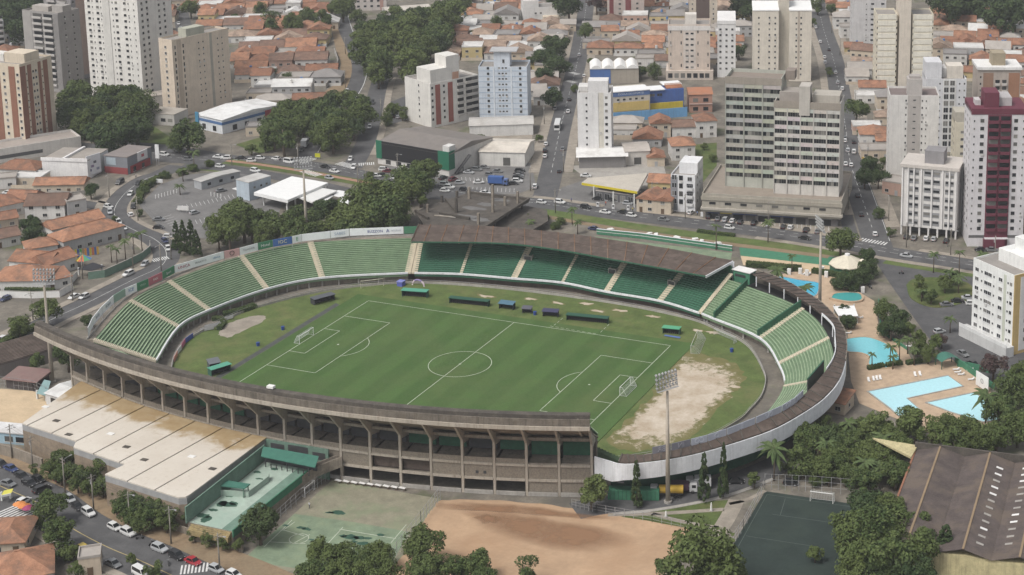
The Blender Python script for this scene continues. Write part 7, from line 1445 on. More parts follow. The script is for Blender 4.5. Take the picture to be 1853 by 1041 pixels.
grove([(1005, 82, 56), (990, 105, 54), (1012, 118, 50), (985, 135, 40), (1000, 175, 42), (965, 110, 30)], 'broad street tree shading the middle street', 'street trees of the middle street', 'd'); grove([(1059, 56, 36)], 'single round tree standing in the carriageway of the middle street', None, 'b'); grove([(1030, 8, 60, 'd'), (1080, 5, 40, 'm'), (1000, -2, 30, 'd')], 'tall dark tree at the far end of the middle street', 'trees at the end of the middle street')
grove([(1160, 128, 26), (1185, 128, 30), (1337, 92, 30, 'd'), (1345, 10, 60, 'd'), (1400, -5, 60, 'd'), (1372, 300, 14), (1480, 8, 34), (1505, 15, 24)], 'dark tree between the beige block and the twin tower', 'trees round the twin tower')
grove([(735, 322, 58), (768, 308, 62), (720, 345, 50), (700, 360, 86), (650, 378, 90), (745, 335, 60)], 'broad olive-green tree between the filling station and the concrete ruin', 'trees beside the concrete ruin'); grove([(590, 378, 56, 'd'), (565, 392, 50, 'd')], 'dark compact tree close to the white shelters', 'dark trees by the shelters')
grove([(425, 384, 62), (405, 410, 60), (455, 408, 64), (500, 410, 66), (545, 405, 70), (620, 402, 76), (680, 398, 80), (480, 425, 50), (575, 420, 50), (385, 405, 40), (395, 430, 44), (720, 392, 50)], 'broad olive-green tree just outside the sponsor boards of the open stand', 'trees outside the open stand')
for a in ((318, 425, 15, 7.5), (331, 430, 17, 8), (345, 428, 17, 8), (355, 440, 16, 6.5)): tree(a[0], a[1], a[2], 'c', 'tall dark cypress in the tight group at the car park corner', 'cypresses at the car park corner', a[3])
for a, lb in (((1152, 874, 18, 10.8), 'slender cypress on the lawn beside the green container'), ((1274, 864, 20, 9.8), 'slender cypress between the two parked trucks and the footpath'), ((1309, 850, 17, 13.4), 'tallest slender cypress beside the white stadium rim'), ((1710, 990, 40, 4.4), 'dark conifer in front of the ribbed warehouse')): tree(a[0], a[1], a[2], 'c', lb, None, a[3])
for a, lb in (((1550, 195, 52, 'u'), 'flat-topped umbrella tree beside the right-hand avenue'), ((1522, 432, 66, 'b'), 'round bright tree on the avenue verge near the gazebo'), ((1070, 886, 68, 'y'), 'pale flowering tree beside the last concrete column'), ((1268, 1005, 138, 'b'), 'large dense tree at the corner of the clay field'), ((470, 945, 78, 'd'), 'dark tree between the courtyard and the court'), ((1365, 868, 30, 'y'), 'small lollipop tree at the yellow kerb'), ((1475, 1000, 34, 'y'), 'thin yellowish sapling at the edge of the dark turf'), ((1798, 660, 60, 'm'), 'maroon shrub tree beside the parked dark car'), ((950, 1032, 60, 'b'), 'round crown overlapping the clay field edge'), ((110, 832, 50, 'b'), 'tree by the grey fascia of the flat-roofed hall'), ((90, 915, 66, 'b'), 'tall tree between the two arms of the near road'), ((105, 965, 66, 'b'), 'leafy tree above the orange corner roof'), ((55, 404, 44, 'd'), 'round dark tree beside the brown-grey roof'), ((60, 425, 46, 'd'), 'dark tree touching the orange school roofs'), ((164, 343, 32, 'd'), 'dark tree at the corner of the low orange house'), ((122, 640, 62, 'd'), 'dark tree behind the floodlight mast and white cabin'), ((62, 655, 40, 'b'), 'low green tree behind the maroon awning'), ((85, 560, 56, 'b'), 'street tree beside the curved street'), ((35, 590, 46, 'b'), 'thin street tree by the white parked car'), ((160, 580, 30, 'd'), 'small dark tree outside the boards of the open stand'), ((1290, 520, 4, 'b'), 'x')):
    if lb != 'x': tree(a[0], a[1], a[2], a[3], lb, None)
grove([(570, 1000, 70), (610, 1010, 76), (560, 1035, 70), (650, 1020, 70), (690, 1000, 60), (690, 1040, 80), (765, 985, 82), (770, 1030, 80), (820, 1030, 60), (860, 1020, 66), (880, 1045, 56), (620, 1045, 80)], 'broad tree in the row along the lower edge of the courts', 'trees along the courts'); grove([(1210, 1030, 60), (1320, 1035, 70), (1290, 1045, 90)], 'lower tree crown beside the large dense one at the clay field', 'trees at the clay field corner')
grove([(1580, 965, 110), (1640, 950, 90), (1560, 1010, 96), (1620, 1010, 120), (1670, 985, 70, 'd'), (1655, 1035, 90, 'd'), (1545, 1045, 80)], 'large tree between the dark turf pitch and the ribbed warehouse', 'trees beside the ribbed warehouse')
grove([(1600, 560, 44), (1625, 575, 48, 'd'), (1612, 590, 50, 'd'), (1640, 595, 36), (1600, 595, 30), (1668, 612, 40), (1690, 618, 34, 'y'), (1660, 630, 30), (1705, 615, 30, 'm'), (1680, 640, 34)], 'leafy tree at the edge of the pool deck above the parked cars', 'trees round the pool deck'); grove([(1572, 462, 40, 'd'), (1570, 485, 44, 'd'), (1560, 500, 40, 'd'), (1535, 508, 50, 'd'), (1515, 512, 30, 'd'), (1525, 560, 30, 'd'), (1535, 582, 36, 'd'), (1545, 515, 34, 'd')], 'dark clipped tree close to the gazebo and the pools', 'dark trees by the gazebo', hs=.8)
grove([(1670, 520, 36), (1685, 535, 30), (1710, 512, 34), (1665, 505, 22), (1725, 500, 30)], 'tree on the round grass island', 'trees on the grass island'); grove([(1575, 300, 44, 'd'), (1590, 320, 40, 'd'), (1565, 320, 40, 'd'), (1530, 325, 30, 'd')], 'dark tree arching over the right-hand avenue', 'trees over the right-hand avenue')
grove([(1490, 770, 40), (1515, 800, 44), (1545, 830, 46), (1570, 820, 50), (1590, 850, 46), (1530, 860, 40), (1500, 862, 36), (1835, 710, 80), (1810, 740, 70), (1850, 680, 60), (1560, 772, 40), (1470, 800, 40)], 'leafy tree in the thicket below the white stadium rim', 'trees in the palm thicket'); grove([(1425, 842, 30), (1440, 860, 34), (1460, 850, 30), (1475, 870, 30)], 'low bushy tree at the foot of the white stadium rim', 'bushy trees by the rim', hs=.7)
grove([(170, 850, 58), (195, 836, 56), (215, 880, 50), (250, 903, 54), (275, 905, 50), (310, 912, 54), (140, 870, 44), (110, 858, 40), (290, 912, 58), (330, 915, 48), (235, 925, 50), (270, 932, 54), (300, 938, 52), (160, 880, 36), (185, 880, 40), (130, 852, 42), (150, 866, 40), (235, 900, 44), (345, 930, 44), (352, 912, 34), (90, 848, 36), (60, 850, 24), (352, 966, 30), (378, 974, 32), (404, 982, 30), (430, 985, 26), (215, 915, 34), (250, 948, 36), (335, 905, 26)], 'bushy tree in the hedge row below the flat-roofed hall', 'bushes below the flat-roofed hall', hs=1.0); grove([(65, 945, 34), (125, 1000, 40), (80, 1010, 46, 'd'), (140, 1030, 36), (240, 1010, 26), (280, 1030, 40)], 'leafy garden tree beside the orange corner roof', 'garden trees by the corner roof', hs=.8)
grove([(258, 345, 26), (265, 335, 24), (275, 328, 22), (250, 362, 22), (330, 312, 24), (350, 305, 24), (300, 318, 24), (380, 296, 20), (255, 385, 18)], 'low shrub tree on the strip between the curved street and the car park', 'shrubs by the car park', hs=.6); grove([(880, 285, 22), (855, 270, 20), (668, 318, 20), (1005, 408, 24), (985, 395, 22), (1015, 400, 20), (955, 395, 18)], 'low bush beside the avenue near the ruin', 'bushes by the ruin', hs=.6)
grove([(1380, 295, 24), (1350, 290, 20), (1240, 300, 8)], 'shrub in the weedy yard beside the office slab', 'shrubs beside the office slab', hs=.6); grove([(175, 425, 16), (207, 395, 12), (120, 455, 20)], 'small shrub by the school wall', 'shrubs by the school wall', hs=.7)
# ---- palms
def frond_mesh(seed):
    r = random.Random(seed); V = []; F = []; n_ = 15
    for k in range(n_):
        a = 2*math.pi*k/n_+r.uniform(-.2, .2); el = r.uniform(-.1, 1.0); L = r.uniform(.85, 1.1); prev = None; d = Vector((math.cos(a), math.sin(a), 0)); s = Vector((-math.sin(a), math.cos(a), 0))
        for i in range(7):
            f = i/6; c = d*(L*f*math.cos(el*.5))+Vector((0, 0, L*(math.sin(el)*f-.75*f*f))); w = .13*math.sin(math.pi*min(1, f*.9+.1))+.01
            cur = (c-s*w-Vector((0, 0, w*.7)), c, c+s*w-Vector((0, 0, w*.7)))
            if prev: n0 = len(V); V += [tuple(v) for v in prev+cur]; F += [(n0, n0+1, n0+4, n0+3), (n0+1, n0+2, n0+5, n0+4)]
            prev = cur
    me = bpy.data.meshes.new('fronds'); me.from_pydata(V, [], F); me.materials.append(MATS['leaf_palm']); return me
FR = [frond_mesh(k) for k in range(3)]
m = MB(); m.tube([(0, 0, -.02), (.01, 0, .4), (0, 0, 1)], [.028, .02, .016], 7); PT = m.mesh('trunk', 'bark', True)
def palm(px, py, pw, H, label, group):
    p = at(px, py, H); r = pw/2/ppm(p)*1.15; t = thing('palm_tree', label, 'palm', (p.x, p.y, 0), px, group); put('trunk', PT, t, (0, 0, 0), None, None, (max(8, H), max(8, H), H)); put('fronds', FR[int(px) % 3], t, (0, 0, H-.1), 0, None, r)
for L, lb, gp in (([(1401, 810, 60, 9), (1448, 830, 40, 5), (1495, 800, 44, 7), (1565, 835, 46, 7), (1592, 845, 44, 6), (1535, 765, 40, 8), (1500, 780, 36, 6), (1600, 790, 50, 7), (1550, 850, 40, 5), (1575, 760, 40, 7)], 'feathery palm in the thicket below the white stadium rim', 'palms in the thicket'), ([(1612, 626, 26, 6), (1628, 616, 24, 7), (1616, 645, 22, 4), (1578, 640, 18, 5), (1655, 632, 24, 5), (1643, 612, 22, 5)], 'palm beside the kidney-shaped pool', 'palms by the kidney-shaped pool'), ([(1407, 488, 40, 7), (1455, 520, 40, 10), (1433, 462, 18, 6)], 'palm overhanging the bright blue pool', 'palms by the bright blue pool'), ([(1296, 408, 22, 9), (1390, 400, 26, 8), (1035, 378, 22, 6), (1045, 400, 20, 5), (960, 400, 20, 4), (1690, 458, 24, 7), (1737, 455, 22, 8), (1778, 458, 26, 7), (1816, 458, 26, 6), (1720, 575, 26, 5), (1720, 490, 30, 6), (1735, 500, 30, 6), (1668, 525, 24, 4)], 'street palm along the avenue', 'palms along the avenue'), ([(1785, 715, 56, 9), (1800, 730, 44, 7)], 'tall palm at the corner of the pale pool', 'palms at the pale pool'), ([(240, 425, 22, 7), (225, 435, 22, 7), (255, 420, 24, 7), (210, 450, 20, 6), (200, 445, 20, 6)], 'slim palm in the school garden behind the green wall', 'palms in the school garden'), ([(350, 275, 26, 8), (325, 335, 20, 4), (700, 318, 18, 5), (330, 307, 20, 5)], 'palm on the verge of the road junction', 'palms at the junction')):
    for a in L: palm(*a, lb, gp)
# ---- clipped hedges
def hedge(label, pts, w, h, z=0, grp=None):
    P = spline([tuple(at(*p)) for p in pts], 6); r = random.Random(int(pts[0][0])); V = []; F = []; t = thing('hedge', label, 'hedge', (P[0].x, P[0].y, 0), 0, grp)
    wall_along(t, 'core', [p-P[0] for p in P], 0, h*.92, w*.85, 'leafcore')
    for i in range(len(P)-1):
        n_ = int((P[i+1]-P[i]).length*70*max(.5, w/1.5))
        for k in range(n_):
            c = P[i].lerp(P[i+1], r.random())-P[0]; tt = (P[i+1]-P[i]).normalized(); nn = Vector((-tt.y, tt.x)); f = r.random()
            if f < .5: o_ = r.uniform(-w/2, w/2); zz = h+r.uniform(-.05, .08)
            else: o_ = (w/2+r.uniform(-.05, .06))*r.choice((-1, 1)); zz = r.uniform(0, h)
            p = Vector((c.x+nn.x*o_, c.y+nn.y*o_, zz)); a = Vector((r.gauss(0, 1), r.gauss(0, 1), r.gauss(0, 1))).normalized()*.16; b = a.orthogonal().normalized()*.12; n0 = len(V); V += [tuple(p-a), tuple(p-b), tuple(p+a), tuple(p+b)]; F.append((n0, n0+1, n0+2, n0+3))
    me = bpy.data.meshes.new('foliage'); me.from_pydata(V, [], F); me.materials.append(MATS['leaf_bright' if 'pale' in label else 'leaf']); put('foliage', me, t)
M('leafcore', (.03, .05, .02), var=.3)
for a in (('rounded green hedge along the bare path inside the left fence', [(404, 572), (425, 568), (445, 562), (462, 556)], 2.4, 1.3), ('short curved hedge round the grey barriers', [(384, 580), (398, 580), (404, 588), (396, 598)], 1.6, 1.2), ('clipped hedge between the sand path and the blue pool', [(1350, 482), (1380, 484), (1420, 488), (1450, 490)], 2.6, 1.7), ('clipped hedge in a box behind the white lockers', [(1470, 493), (1500, 498), (1520, 502)], 2.2, 1.5), ('low clipped hedge at the near edge of the kidney-shaped pool', [(1570, 669), (1600, 664)], 1.6, 1.1), ('second low clipped hedge at the kidney-shaped pool', [(1604, 664), (1632, 659)], 1.6, 1.1), ('third low clipped hedge towards the arched shelter', [(1640, 660), (1668, 655)], 1.6, 1.1), ('long hedge beside the curved street along the car park', [(290, 322), (272, 334), (256, 352), (250, 370)], 2.4, 1.5), ('straight hedge along the verge of the near sheds', [(0, 625), (40, 606), (76, 588)], 2.4, 1.3), ('low hedge on the avenue verge by the office slab', [(1262, 420), (1300, 425), (1330, 428)], 1.6, 1.0), ('trimmed pale hedge along the garden wall at the bend', [(10, 534), (60, 535), (100, 536)], 1.4, 2.6)): hedge(*a)
# ================================================================ VEHICLES
def car_proto(kind):
    """x forward; returns list of (name, mesh, location, subparts)"""
    L, Wd, hb, hr, c0, c1, r0, r1 = {'hatch': (3.9, 1.72, .92, 1.50, -1.75, 1.15, -1.45, .25), 'sedan': (4.5, 1.76, .90, 1.46, -1.55, 1.25, -.85, .45), 'suv': (4.4, 1.84, 1.05, 1.70, -2.0, 1.2, -1.75, .45), 'van': (4.9, 1.9, 1.15, 2.05, -2.35, 1.75, -2.25, 1.15), 'pickup': (5.1, 1.86, 1.05, 1.72, -.55, 1.3, -.35, .6)}[kind]
    h = L/2; w = Wd/2; out = []
    m = MB(); z0 = .28     # hull: lofted sections from tail to nose
    S_ = [(-h, .86, z0+.18, hb-.10), (-h+.12, .95, z0, hb-.02), (-h+.7, 1, z0-.05, hb), (c1-.1, 1, z0-.05, hb), (h-.75, .98, z0-.05, hb-.12), (h-.2, .92, z0, hb-.24), (h, .78, z0+.14, hb-.36)]
    if kind == 'van': S_[4] = (h-.55, .98, z0-.05, hb-.02); S_[5] = (h-.15, .93, z0, hb-.15); S_[6] = (h, .82, z0+.14, hb-.3)
    R_ = []
    for x, f, a, b in S_:
        n0 = len(m.v); R_.append(n0); m.v += [(x, -w*f*.94, a), (x, -w*f, (a+b)/2), (x, -w*f*.95, b), (x, w*f*.95, b), (x, w*f, (a+b)/2), (x, w*f*.94, a)]
    for p, q in zip(R_, R_[1:]):
        for i in range(6): j = (i+1) % 6; m.f.append((p+i, p+j, q+j, q+i)); m.m.append(0)
    m.f += [tuple(R_[0]+i for i in range(6)), tuple(R_[-1]+i for i in reversed(range(6)))]; m.m += [0, 0]
    wr = w*.80; n0 = len(m.v)      # cabin
    m.v += [(c0, -w*.93, hb-.01), (c1, -w*.93, hb-.01), (c1, w*.93, hb-.01), (c0, w*.93, hb-.01), (r0, -wr, hr), (r1, -wr, hr), (r1, wr, hr), (r0, wr, hr)]
    for q in ((4, 5, 6, 7), (0, 1, 5, 4), (1, 2, 6, 5), (2, 3, 7, 6), (3, 0, 4, 7)): m.f.append(tuple(n0+i for i in q)); m.m.append(0)
    if kind == 'pickup': m.box(-h+.1, c0-.05, -w*.9, -w*.8, hb-.01, hb+.12); m.box(-h+.1, c0-.05, w*.8, w*.9, hb-.01, hb+.12); m.box(-h+.06, -h+.16, -w*.9, w*.9, hb-.01, hb+.12)
    out.append(('body', m.mesh('body', 'car_paint')))
    def pane(quad, nm, out_=.015, inset=.12):
        c = sum((Vector(p) for p in quad), Vector())/4; Q = [Vector(p).lerp(c, inset) for p in quad]; nn = (Q[1]-Q[0]).cross(Q[2]-Q[0]).normalized()
        if nn.dot(c-Vector((0, 0, .9))) < 0: nn = -nn
        mm = MB(); mm.face([q+nn*out_ for q in Q]); out.append((nm, mm.mesh(nm, 'car_glass')))
    b_ = [Vector(v) for v in m.v[n0:n0+8]]
    pane((b_[1], b_[2], b_[6], b_[5]), 'windscreen', inset=.09); pane((b_[3], b_[0], b_[4], b_[7]), 'rear_window', inset=.14); pane((b_[0], b_[1], b_[5], b_[4]), 'side_window'); pane((b_[2], b_[3], b_[7], b_[6]), 'side_window')
    mm = MB(); mm.tube([(0, -.1, 0), (0, .1, 0)], .31, 12); tyre = mm.mesh('wheel', 'rubber'); mm = MB(); mm.tube([(0, -.108, 0), (0, .108, 0)], .19, 8); rim = mm.mesh('rim', 'steel_grey')
    for x in (-h+.78, h-.82):
        for y in (-w+.12, w-.12): out.append(('wheel', tyre, (x, y, .31), ('rim', rim)))
    mm = MB(); mm.box(-.08, .04, -.2, .2, -.08, .08); hl = mm.mesh('headlight', 'lamp_white'); tl = mm.mesh('tail_light', 'lamp_red')
    for y in (-w*.62, w*.62): out.append(('headlight', hl, (h-.06, y, hb-.36))); out.append(('tail_light', tl, (-h+.03, y, hb-.25)))
    return out
PROTO = {k: car_proto(k) for k in ('hatch', 'sedan', 'suv', 'van', 'pickup')}
PAINT = dict(white=(.62, .62, .61), silver=(.38, .39, .40), grey=(.16, .165, .17), black=(.018, .018, .02), red=(.32, .02, .03), blue=(.03, .05, .14), navy=(.03, .04, .10), yellow=(.5, .36, .04), maroon=(.12, .02, .03))
def road_dir(p):
    best = None
    for P in RL.values():
        for a, b in zip(P, P[1:]):
            d_ = ((a+b)/2-p).length
            if best is None or d_ < best[0]: best = (d_, math.atan2((b-a).y, (b-a).x))
    return best[1]
KN = {'hatch': 'hatchback', 'sedan': 'saloon car', 'suv': 'estate car', 'van': 'van', 'pickup': 'pickup'}
def car(px, py, col, kind, where, rz=None, flip=False, grp=None):
    p = at(px, py, .5); r = road_dir(p) if rz is None else rz
    t = thing('parked_car' if 'parked' in where else 'car', '%s %s %s' % (col, KN[kind], where), 'van' if kind == 'van' else 'car', (p.x, p.y, .02), r+(math.pi if flip else 0), grp or 'cars '+where)
    for it in PROTO[kind]:
        o = put(it[0], it[1], t, it[2] if len(it) > 2 else None, None, PAINT[col])
        if len(it) > 3: put(it[3][0], it[3][1], o)
    return t
Q = 'wsh'
CC = {'w': 'white', 's': 'silver', 'g': 'grey', 'k': 'black', 'r': 'red', 'b': 'blue', 'n': 'navy', 'y': 'yellow', 'm': 'maroon'}; CK = {'h': 'hatch', 's': 'sedan', 'u': 'suv', 'v': 'van', 'p': 'pickup'}
def cars(spec, where, rz=None):
    """spec: 'x,y,cK' items: colour letter and kind letter, '!' turns it round"""
    for it in spec.split():
        a = it.split(','); car(float(a[0]), float(a[1]), CC[a[2][0]], CK[a[2][1]], where, (float(a[3]) if len(a) > 3 else rz), '!' in a[2])
cars('19.5,848,bs 39,861,ks 53,875,ku 69,868,kh 75.5,886,ku 2,840,kh 126,903,sh 139,916,ks 160,928,wu 207,954,wh 232,964,wu 289,993,su 320,1006,ku 349,1016,rs 391,1030,sh 423,1040,wh 112,866,kh', 'parked along the near road below the hedge row')
cars('43,907,wh,1.5 14,875,gs,-.1', 'turning beside the striped crossing'); cars('170,1002,rs,-.35 152,994,yh,-.35 255,1038,wv,-.3 205,1020,gs,-.3', 'parked in the side bay below the near road')
cars('203,265,wu 235,268,wu 297,280,wu 395,284,ws 409,286,wu! 436,286,ks 471,286,wh 499,287,wh! 523,293,wv 588,302,ks 605,310,ws 340,288,gh 455,291,wh', 'driving on the avenue near the junction'); cars('398,301,wh 462,309,wu 596,322,sh', 'on the return lane beside the verge')
cars('217,331,kv 251,331,ks 289,320,ku! 236,351,wh 241,374,ku 236,389,wh! 298,436,nh 304,450,wh 232,496,wu 262,478,sh', 'driving along the curved street'); cars('199,384,su 213,403,wv 223,413,wh 196,374,wh 2,615,wh 134,537,ws 152,537,wh 10,541,nh 100,566,sh', 'parked at the kerb of the curved street'); cars('15,349,ws 60,352,sh 90,356,gs', 'parked on the side street'); cars('287,397,gs,.4 287,412,kh,.4 305,428,wh,.4 330,378,wh,1.2 352,385,sh,1.2 400,345,gs,1.0', 'parked in the open car park')
cars('634,288,wh 640,303,wu 674,186,ku 669,230,wh 676,205,gs', 'driving on the park lane'); cars('705,205,wh,2 712,210,ks,2 720,212,sh,2 728,212,gs,2 880,262,wh,.3 900,266,gs,.3 925,262,sh,.3 1060,318,ws,.3 1190,335,gs,.3', 'parked in a small yard between the halls'); cars('578,180,su 553,203,sh 569,209,wh 540,215,gh 520,228,ws 505,240,sh 640,112,gs 628,165,wh 545,272,ku', 'parked along the park road')
cars('695,307,wu,.3 702,310,ms,.3 681,318,ws,.3 691,317,ks,.3 726,310,wu,.3 740,318,gh,.3 715,322,wh,.3', 'parked on the forecourt of the black-clad hall'); cars('802,322,ks,1.4 820,325,mu,1.4 805,334,wu,.2 813,339,wu,.2 805,345,wh,.2 840,343,kh,.2 866,330,ws,.5 876,303,gs,.1 863,307,gu,.1 848,312,ss,.1 900,310,gs,.1 886,316,gh,.1 878,349,ws 832,331,sh,.4', 'parked in the paved yard beside the ruin'); cars('941,309,ku,.35 939,314,ks,.35 938,318,gs,.35 937,322,ku,.35 936,328,wu,.35 928,332,ks,.35', 'parked in the row at the yard edge')
cars('988,261,wh 986,283,wh 986,273,ku 968,338,wu 1004,196,ss 1028,202,ws 1057,138,wh 1034,43,wh 1012,310,kh 1018,270,gs 1030,180,ks 1048,100,sh', 'on the middle street'); cars('1013,366,wu 1060,375,ku 1095,384,ws 1128,384,ks 1143,390,wh 1075,414,ns 1456,431,ks 1200,397,gs 1320,412,wh 1640,463,ss 1530,444,kh 980,366,wh', 'driving on the avenue behind the covered stand')
cars('1250,385,wh,1.5 1284,393,ku,1.6 1313,398,su,1.6 1326,400,wh,1.6 1340,402,kh,1.6 1365,404,ku,1.6 1418,411,kh,1.6 1431,412,wh,1.6 1459,417,ku,1.6 1300,396,gs,1.6 1390,407,sh,1.6 1480,419,gs,1.6', 'parked nose-in before the slab shops')
cars('1583,424,wh 1552,354,ks 1558,388,ks 1545,257,kh 1562,284,yh 1545,275,wu 1524,228,wh', 'driving on the right-hand avenue'); cars('1530,297,ws 1540,299,wh 1534,273,su 1529,255,wh 1484,76,wh 1492,104,wh 1493,114,su 1524,161,wu 1516,150,sh 1529,250,gs 1500,90,ks 1512,132,wh 1522,205,gs 1476,50,wh', 'parked along the right-hand avenue')
cars('1654,431,gs,1.6 1676,432,wh,1.6 1690,433,sh,1.6 1640,429,kh,1.6 1712,436,ks,1.6', 'parked beneath the striped block'); cars('1752,539,ss,.3 1733,545,ks,.4 1713,551,gs,.5 1758,549,wh,.3 1770,534,kh,.3 1790,525,sh,.3', 'parked by the round grass island'); cars('1761,659,ks,-.7 1742,640,gs,-.7 1700,600,sh,.8', 'parked beside the ochre-cornered block'); cars('1331,871,ks,.4 1431,874,kh,.2', 'parked at the foot of the white stadium rim'); cars('323,43,wh 327,52,sh 330,20,gs', 'on the hill street'); cars('1110,362,kh,.1 1082,360,ks,.1 1136,368,sh,.1', 'refuelling under the wedge-shaped canopy'); cars('1775,452,ks,.2 1795,452,gs,.2 1822,455,wh,.2', 'parked at the burgundy tower entrance')
# ---- trucks and buses
def truck(label, px, py, rz, body, bodyc, L=7.5, cabc=(.6, .6, .6), tank=False, H=2.6):
    p = at(px, py); t = thing('truck', label, 'truck', (p.x, p.y, .02), rz); m = MB(); m.box(L/2-1.9, L/2, -1.15, 1.15, .55, 2.5); m.box(L/2-1.7, L/2-.1, -1.05, 1.05, 2.5, 2.75); o = m.build('cab', 'car_paint', t); o.color = cabc+(1,)
    m = MB(); m.face([(L/2+.015, -1.0, 1.5), (L/2+.015, 1.0, 1.5), (L/2+.015, 1.0, 2.35), (L/2+.015, -1.0, 2.35)]); m.build('windscreen', 'car_glass', t)
    for s_ in (-1, 1): m = MB(); m.face([(L/2-1.3, s_*1.165, 1.55), (L/2-.3, s_*1.165, 1.55), (L/2-.3, s_*1.165, 2.3), (L/2-1.3, s_*1.165, 2.3)]); m.build('side_window', 'car_glass', t)
    m = MB(); m.box(-L/2, L/2-1.9, -.5, .5, .6, .95); m.build('chassis', 'steel_dark', t); m = MB()
    if tank: m.tube([(-L/2+.1, 0, 1.9), (L/2-2.2, 0, 1.9)], 1.05, 14)
    else: m.box(-L/2, L/2-2.1, -1.2, 1.2, .95, .95+H)
    o = m.build(body, 'tint_clean', t); o.color = bodyc+(1,)
    m = MB(); m.tube([(0, -.15, 0), (0, .15, 0)], .48, 12); wm = m.mesh('wheel', 'rubber')
    for x in (-L/2+1.0, -L/2+2.1, L/2-1.1):
        for y in (-1.0, 1.0): put('wheel', wm, t, (x, y, .48))
    return t
truck('tanker truck with a yellow tank and white cab parked by the stadium wall', 1207, 898, math.radians(199), 'tank', (.52, .33, .05), 8.2, tank=True); truck('white-cabbed truck with a dark maroon body behind the tanker', 1238, 890, math.radians(20), 'cargo_body', (.10, .05, .08), 6.5, H=1.6); truck('white box truck nearest the tall cypress', 1264, 883, math.radians(202), 'cargo_body', (.6, .6, .6), 6.2, H=2.0)
truck('blue covered truck in the paved yard beside the ruin', 902, 335, .2, 'cargo_body', (.05, .11, .30), 8, (.08, .13, .3)); truck('white truck under the avenue grove trees', 562, 250, 2.0, 'cargo_body', (.6, .6, .6), 7); truck('grey truck beside the white one in the grove', 552, 266, 2.0, 'cargo_body', (.3, .31, .32), 7)
p = at(1009, 232); t = thing('bus', 'white city bus heading up the middle street', 'bus', (p.x, p.y, .02), road_dir(p)); m = MB(); m.box(-5.5, 5.5, -1.25, 1.25, .4, 3.1); m.box(-5.3, 5.2, -1.1, 1.1, 3.1, 3.25); o = m.build('body', 'car_paint', t); o.color = (.62, .62, .61, 1)
for s_ in (-1, 1):
    for k in range(7): m = MB(); m.face([(-5.1+k*1.45, s_*1.262, 1.6), (-3.85+k*1.45, s_*1.262, 1.6), (-3.85+k*1.45, s_*1.262, 2.6), (-5.1+k*1.45, s_*1.262, 2.6)]); m.build('window', 'car_glass', t)
for x in (-5.515, 5.515): m = MB(); m.face([(x, -1.1, 1.4), (x, 1.1, 1.4), (x, 1.1, 2.8), (x, -1.1, 2.8)]); m.build('windscreen', 'car_glass', t)
m = MB(); m.tube([(0, -.15, 0), (0, .15, 0)], .5, 12); wm = m.mesh('wheel', 'rubber'); [put('wheel', wm, t, (x, y, .5)) for x in (-3.6, 3.4) for y in (-1.12, 1.12)]
# motorcycles
m = MB(); m.tube([(-.35, 0, .55), (.1, 0, .75), (.45, 0, .7)], [.14, .18, .1], 6); mb = m.mesh('body', 'steel_dark'); m = MB(); m.tube([(0, -.06, 0), (0, .06, 0)], .31, 10); mw = m.mesh('wheel', 'rubber'); m = MB(); m.tube([(.45, -.35, 1.05), (.4, 0, 1.0), (.45, .35, 1.05)], .03, 5); m.tube([(.42, 0, .98), (.65, 0, .32)], .04, 5); mh = m.mesh('handlebar', 'steel_grey')
for k, (px, py, w_) in enumerate([(253, 976, 'behind the white estate car'), (274, 986, 'behind the white estate car'), (312, 1000, 'behind the white estate car'), (1570, 510, 'beside the pool fence'), (1573, 516, 'beside the pool fence'), (1575, 522, 'beside the pool fence'), (1631, 496, 'on the plaza'), (150, 878, 'behind the white estate car'), (305, 1022, 'behind the white estate car')]):
    t = thing('motorcycle', 'dark motorcycle standing '+w_, 'motorcycle', at(px, py), .6+k, 'motorcycles '+w_); put('body', mb, t); put('handlebar', mh, t); put('wheel', mw, t, (-.6, 0, .31)); put('wheel', mw, t, (.65, 0, .31))
# ================================================================ POLES, SIGNS AND SMALL THINGS
m = MB(); m.tube([(0, 0, -.2), (0, 0, 9.5)], [.2, .13], 8); PM = m.mesh('pole', 'wood_pole', True); m = MB(); m.bar((-1.1, 0, 8.9), (1.1, 0, 8.9), .1, .12); m.bar((-.7, 0, 8.1), (.7, 0, 8.1), .1, .1); CA = m.mesh('cross_arm', 'wood_pole'); m = MB(); m.tube([(0, 0, 8.6), (0, -1.2, 9.1), (0, -2.0, 9.2)], .05, 6); m.box(-.15, .15, -2.6, -1.9, 9.12, 9.27); SA = m.mesh('street_light', 'steel_grey')
m = MB(); m.tube([(0, .3, 7.0), (0, .3, 8.0)], .25, 8); TR_ = m.mesh('transformer', 'steel_grey')
POLES = dict(near=[(118, 893), (60, 852), (236, 957), (398, 1035), (310, 985), (170, 925), (22, 830)], curved=[(198, 357), (241, 486), (292, 490), (60, 580), (132, 545), (250, 400), (310, 470), (150, 505)], avenue=[(240, 262), (180, 258), (420, 300), (648, 340), (663, 338), (540, 300), (720, 318), (1005, 385), (1180, 372), (1240, 395), (1390, 408), (1640, 448), (1720, 462), (1800, 474)], middle=[(960, 345), (1020, 312), (1045, 215), (1060, 160), (1070, 90), (985, 225)], right=[(1608, 400), (1570, 300), (1548, 200), (1520, 100), (1505, 60), (1535, 380)], park=[(530, 178), (565, 185), (625, 160), (580, 120), (625, 98), (690, 215)])
LBL = dict(near='pole by the near road hedge', curved='pole along the curved street', avenue='pole along the avenue', middle='pole along the middle street', right='pole along the right-hand avenue', park='pole beside the park road')
PPOS = {}
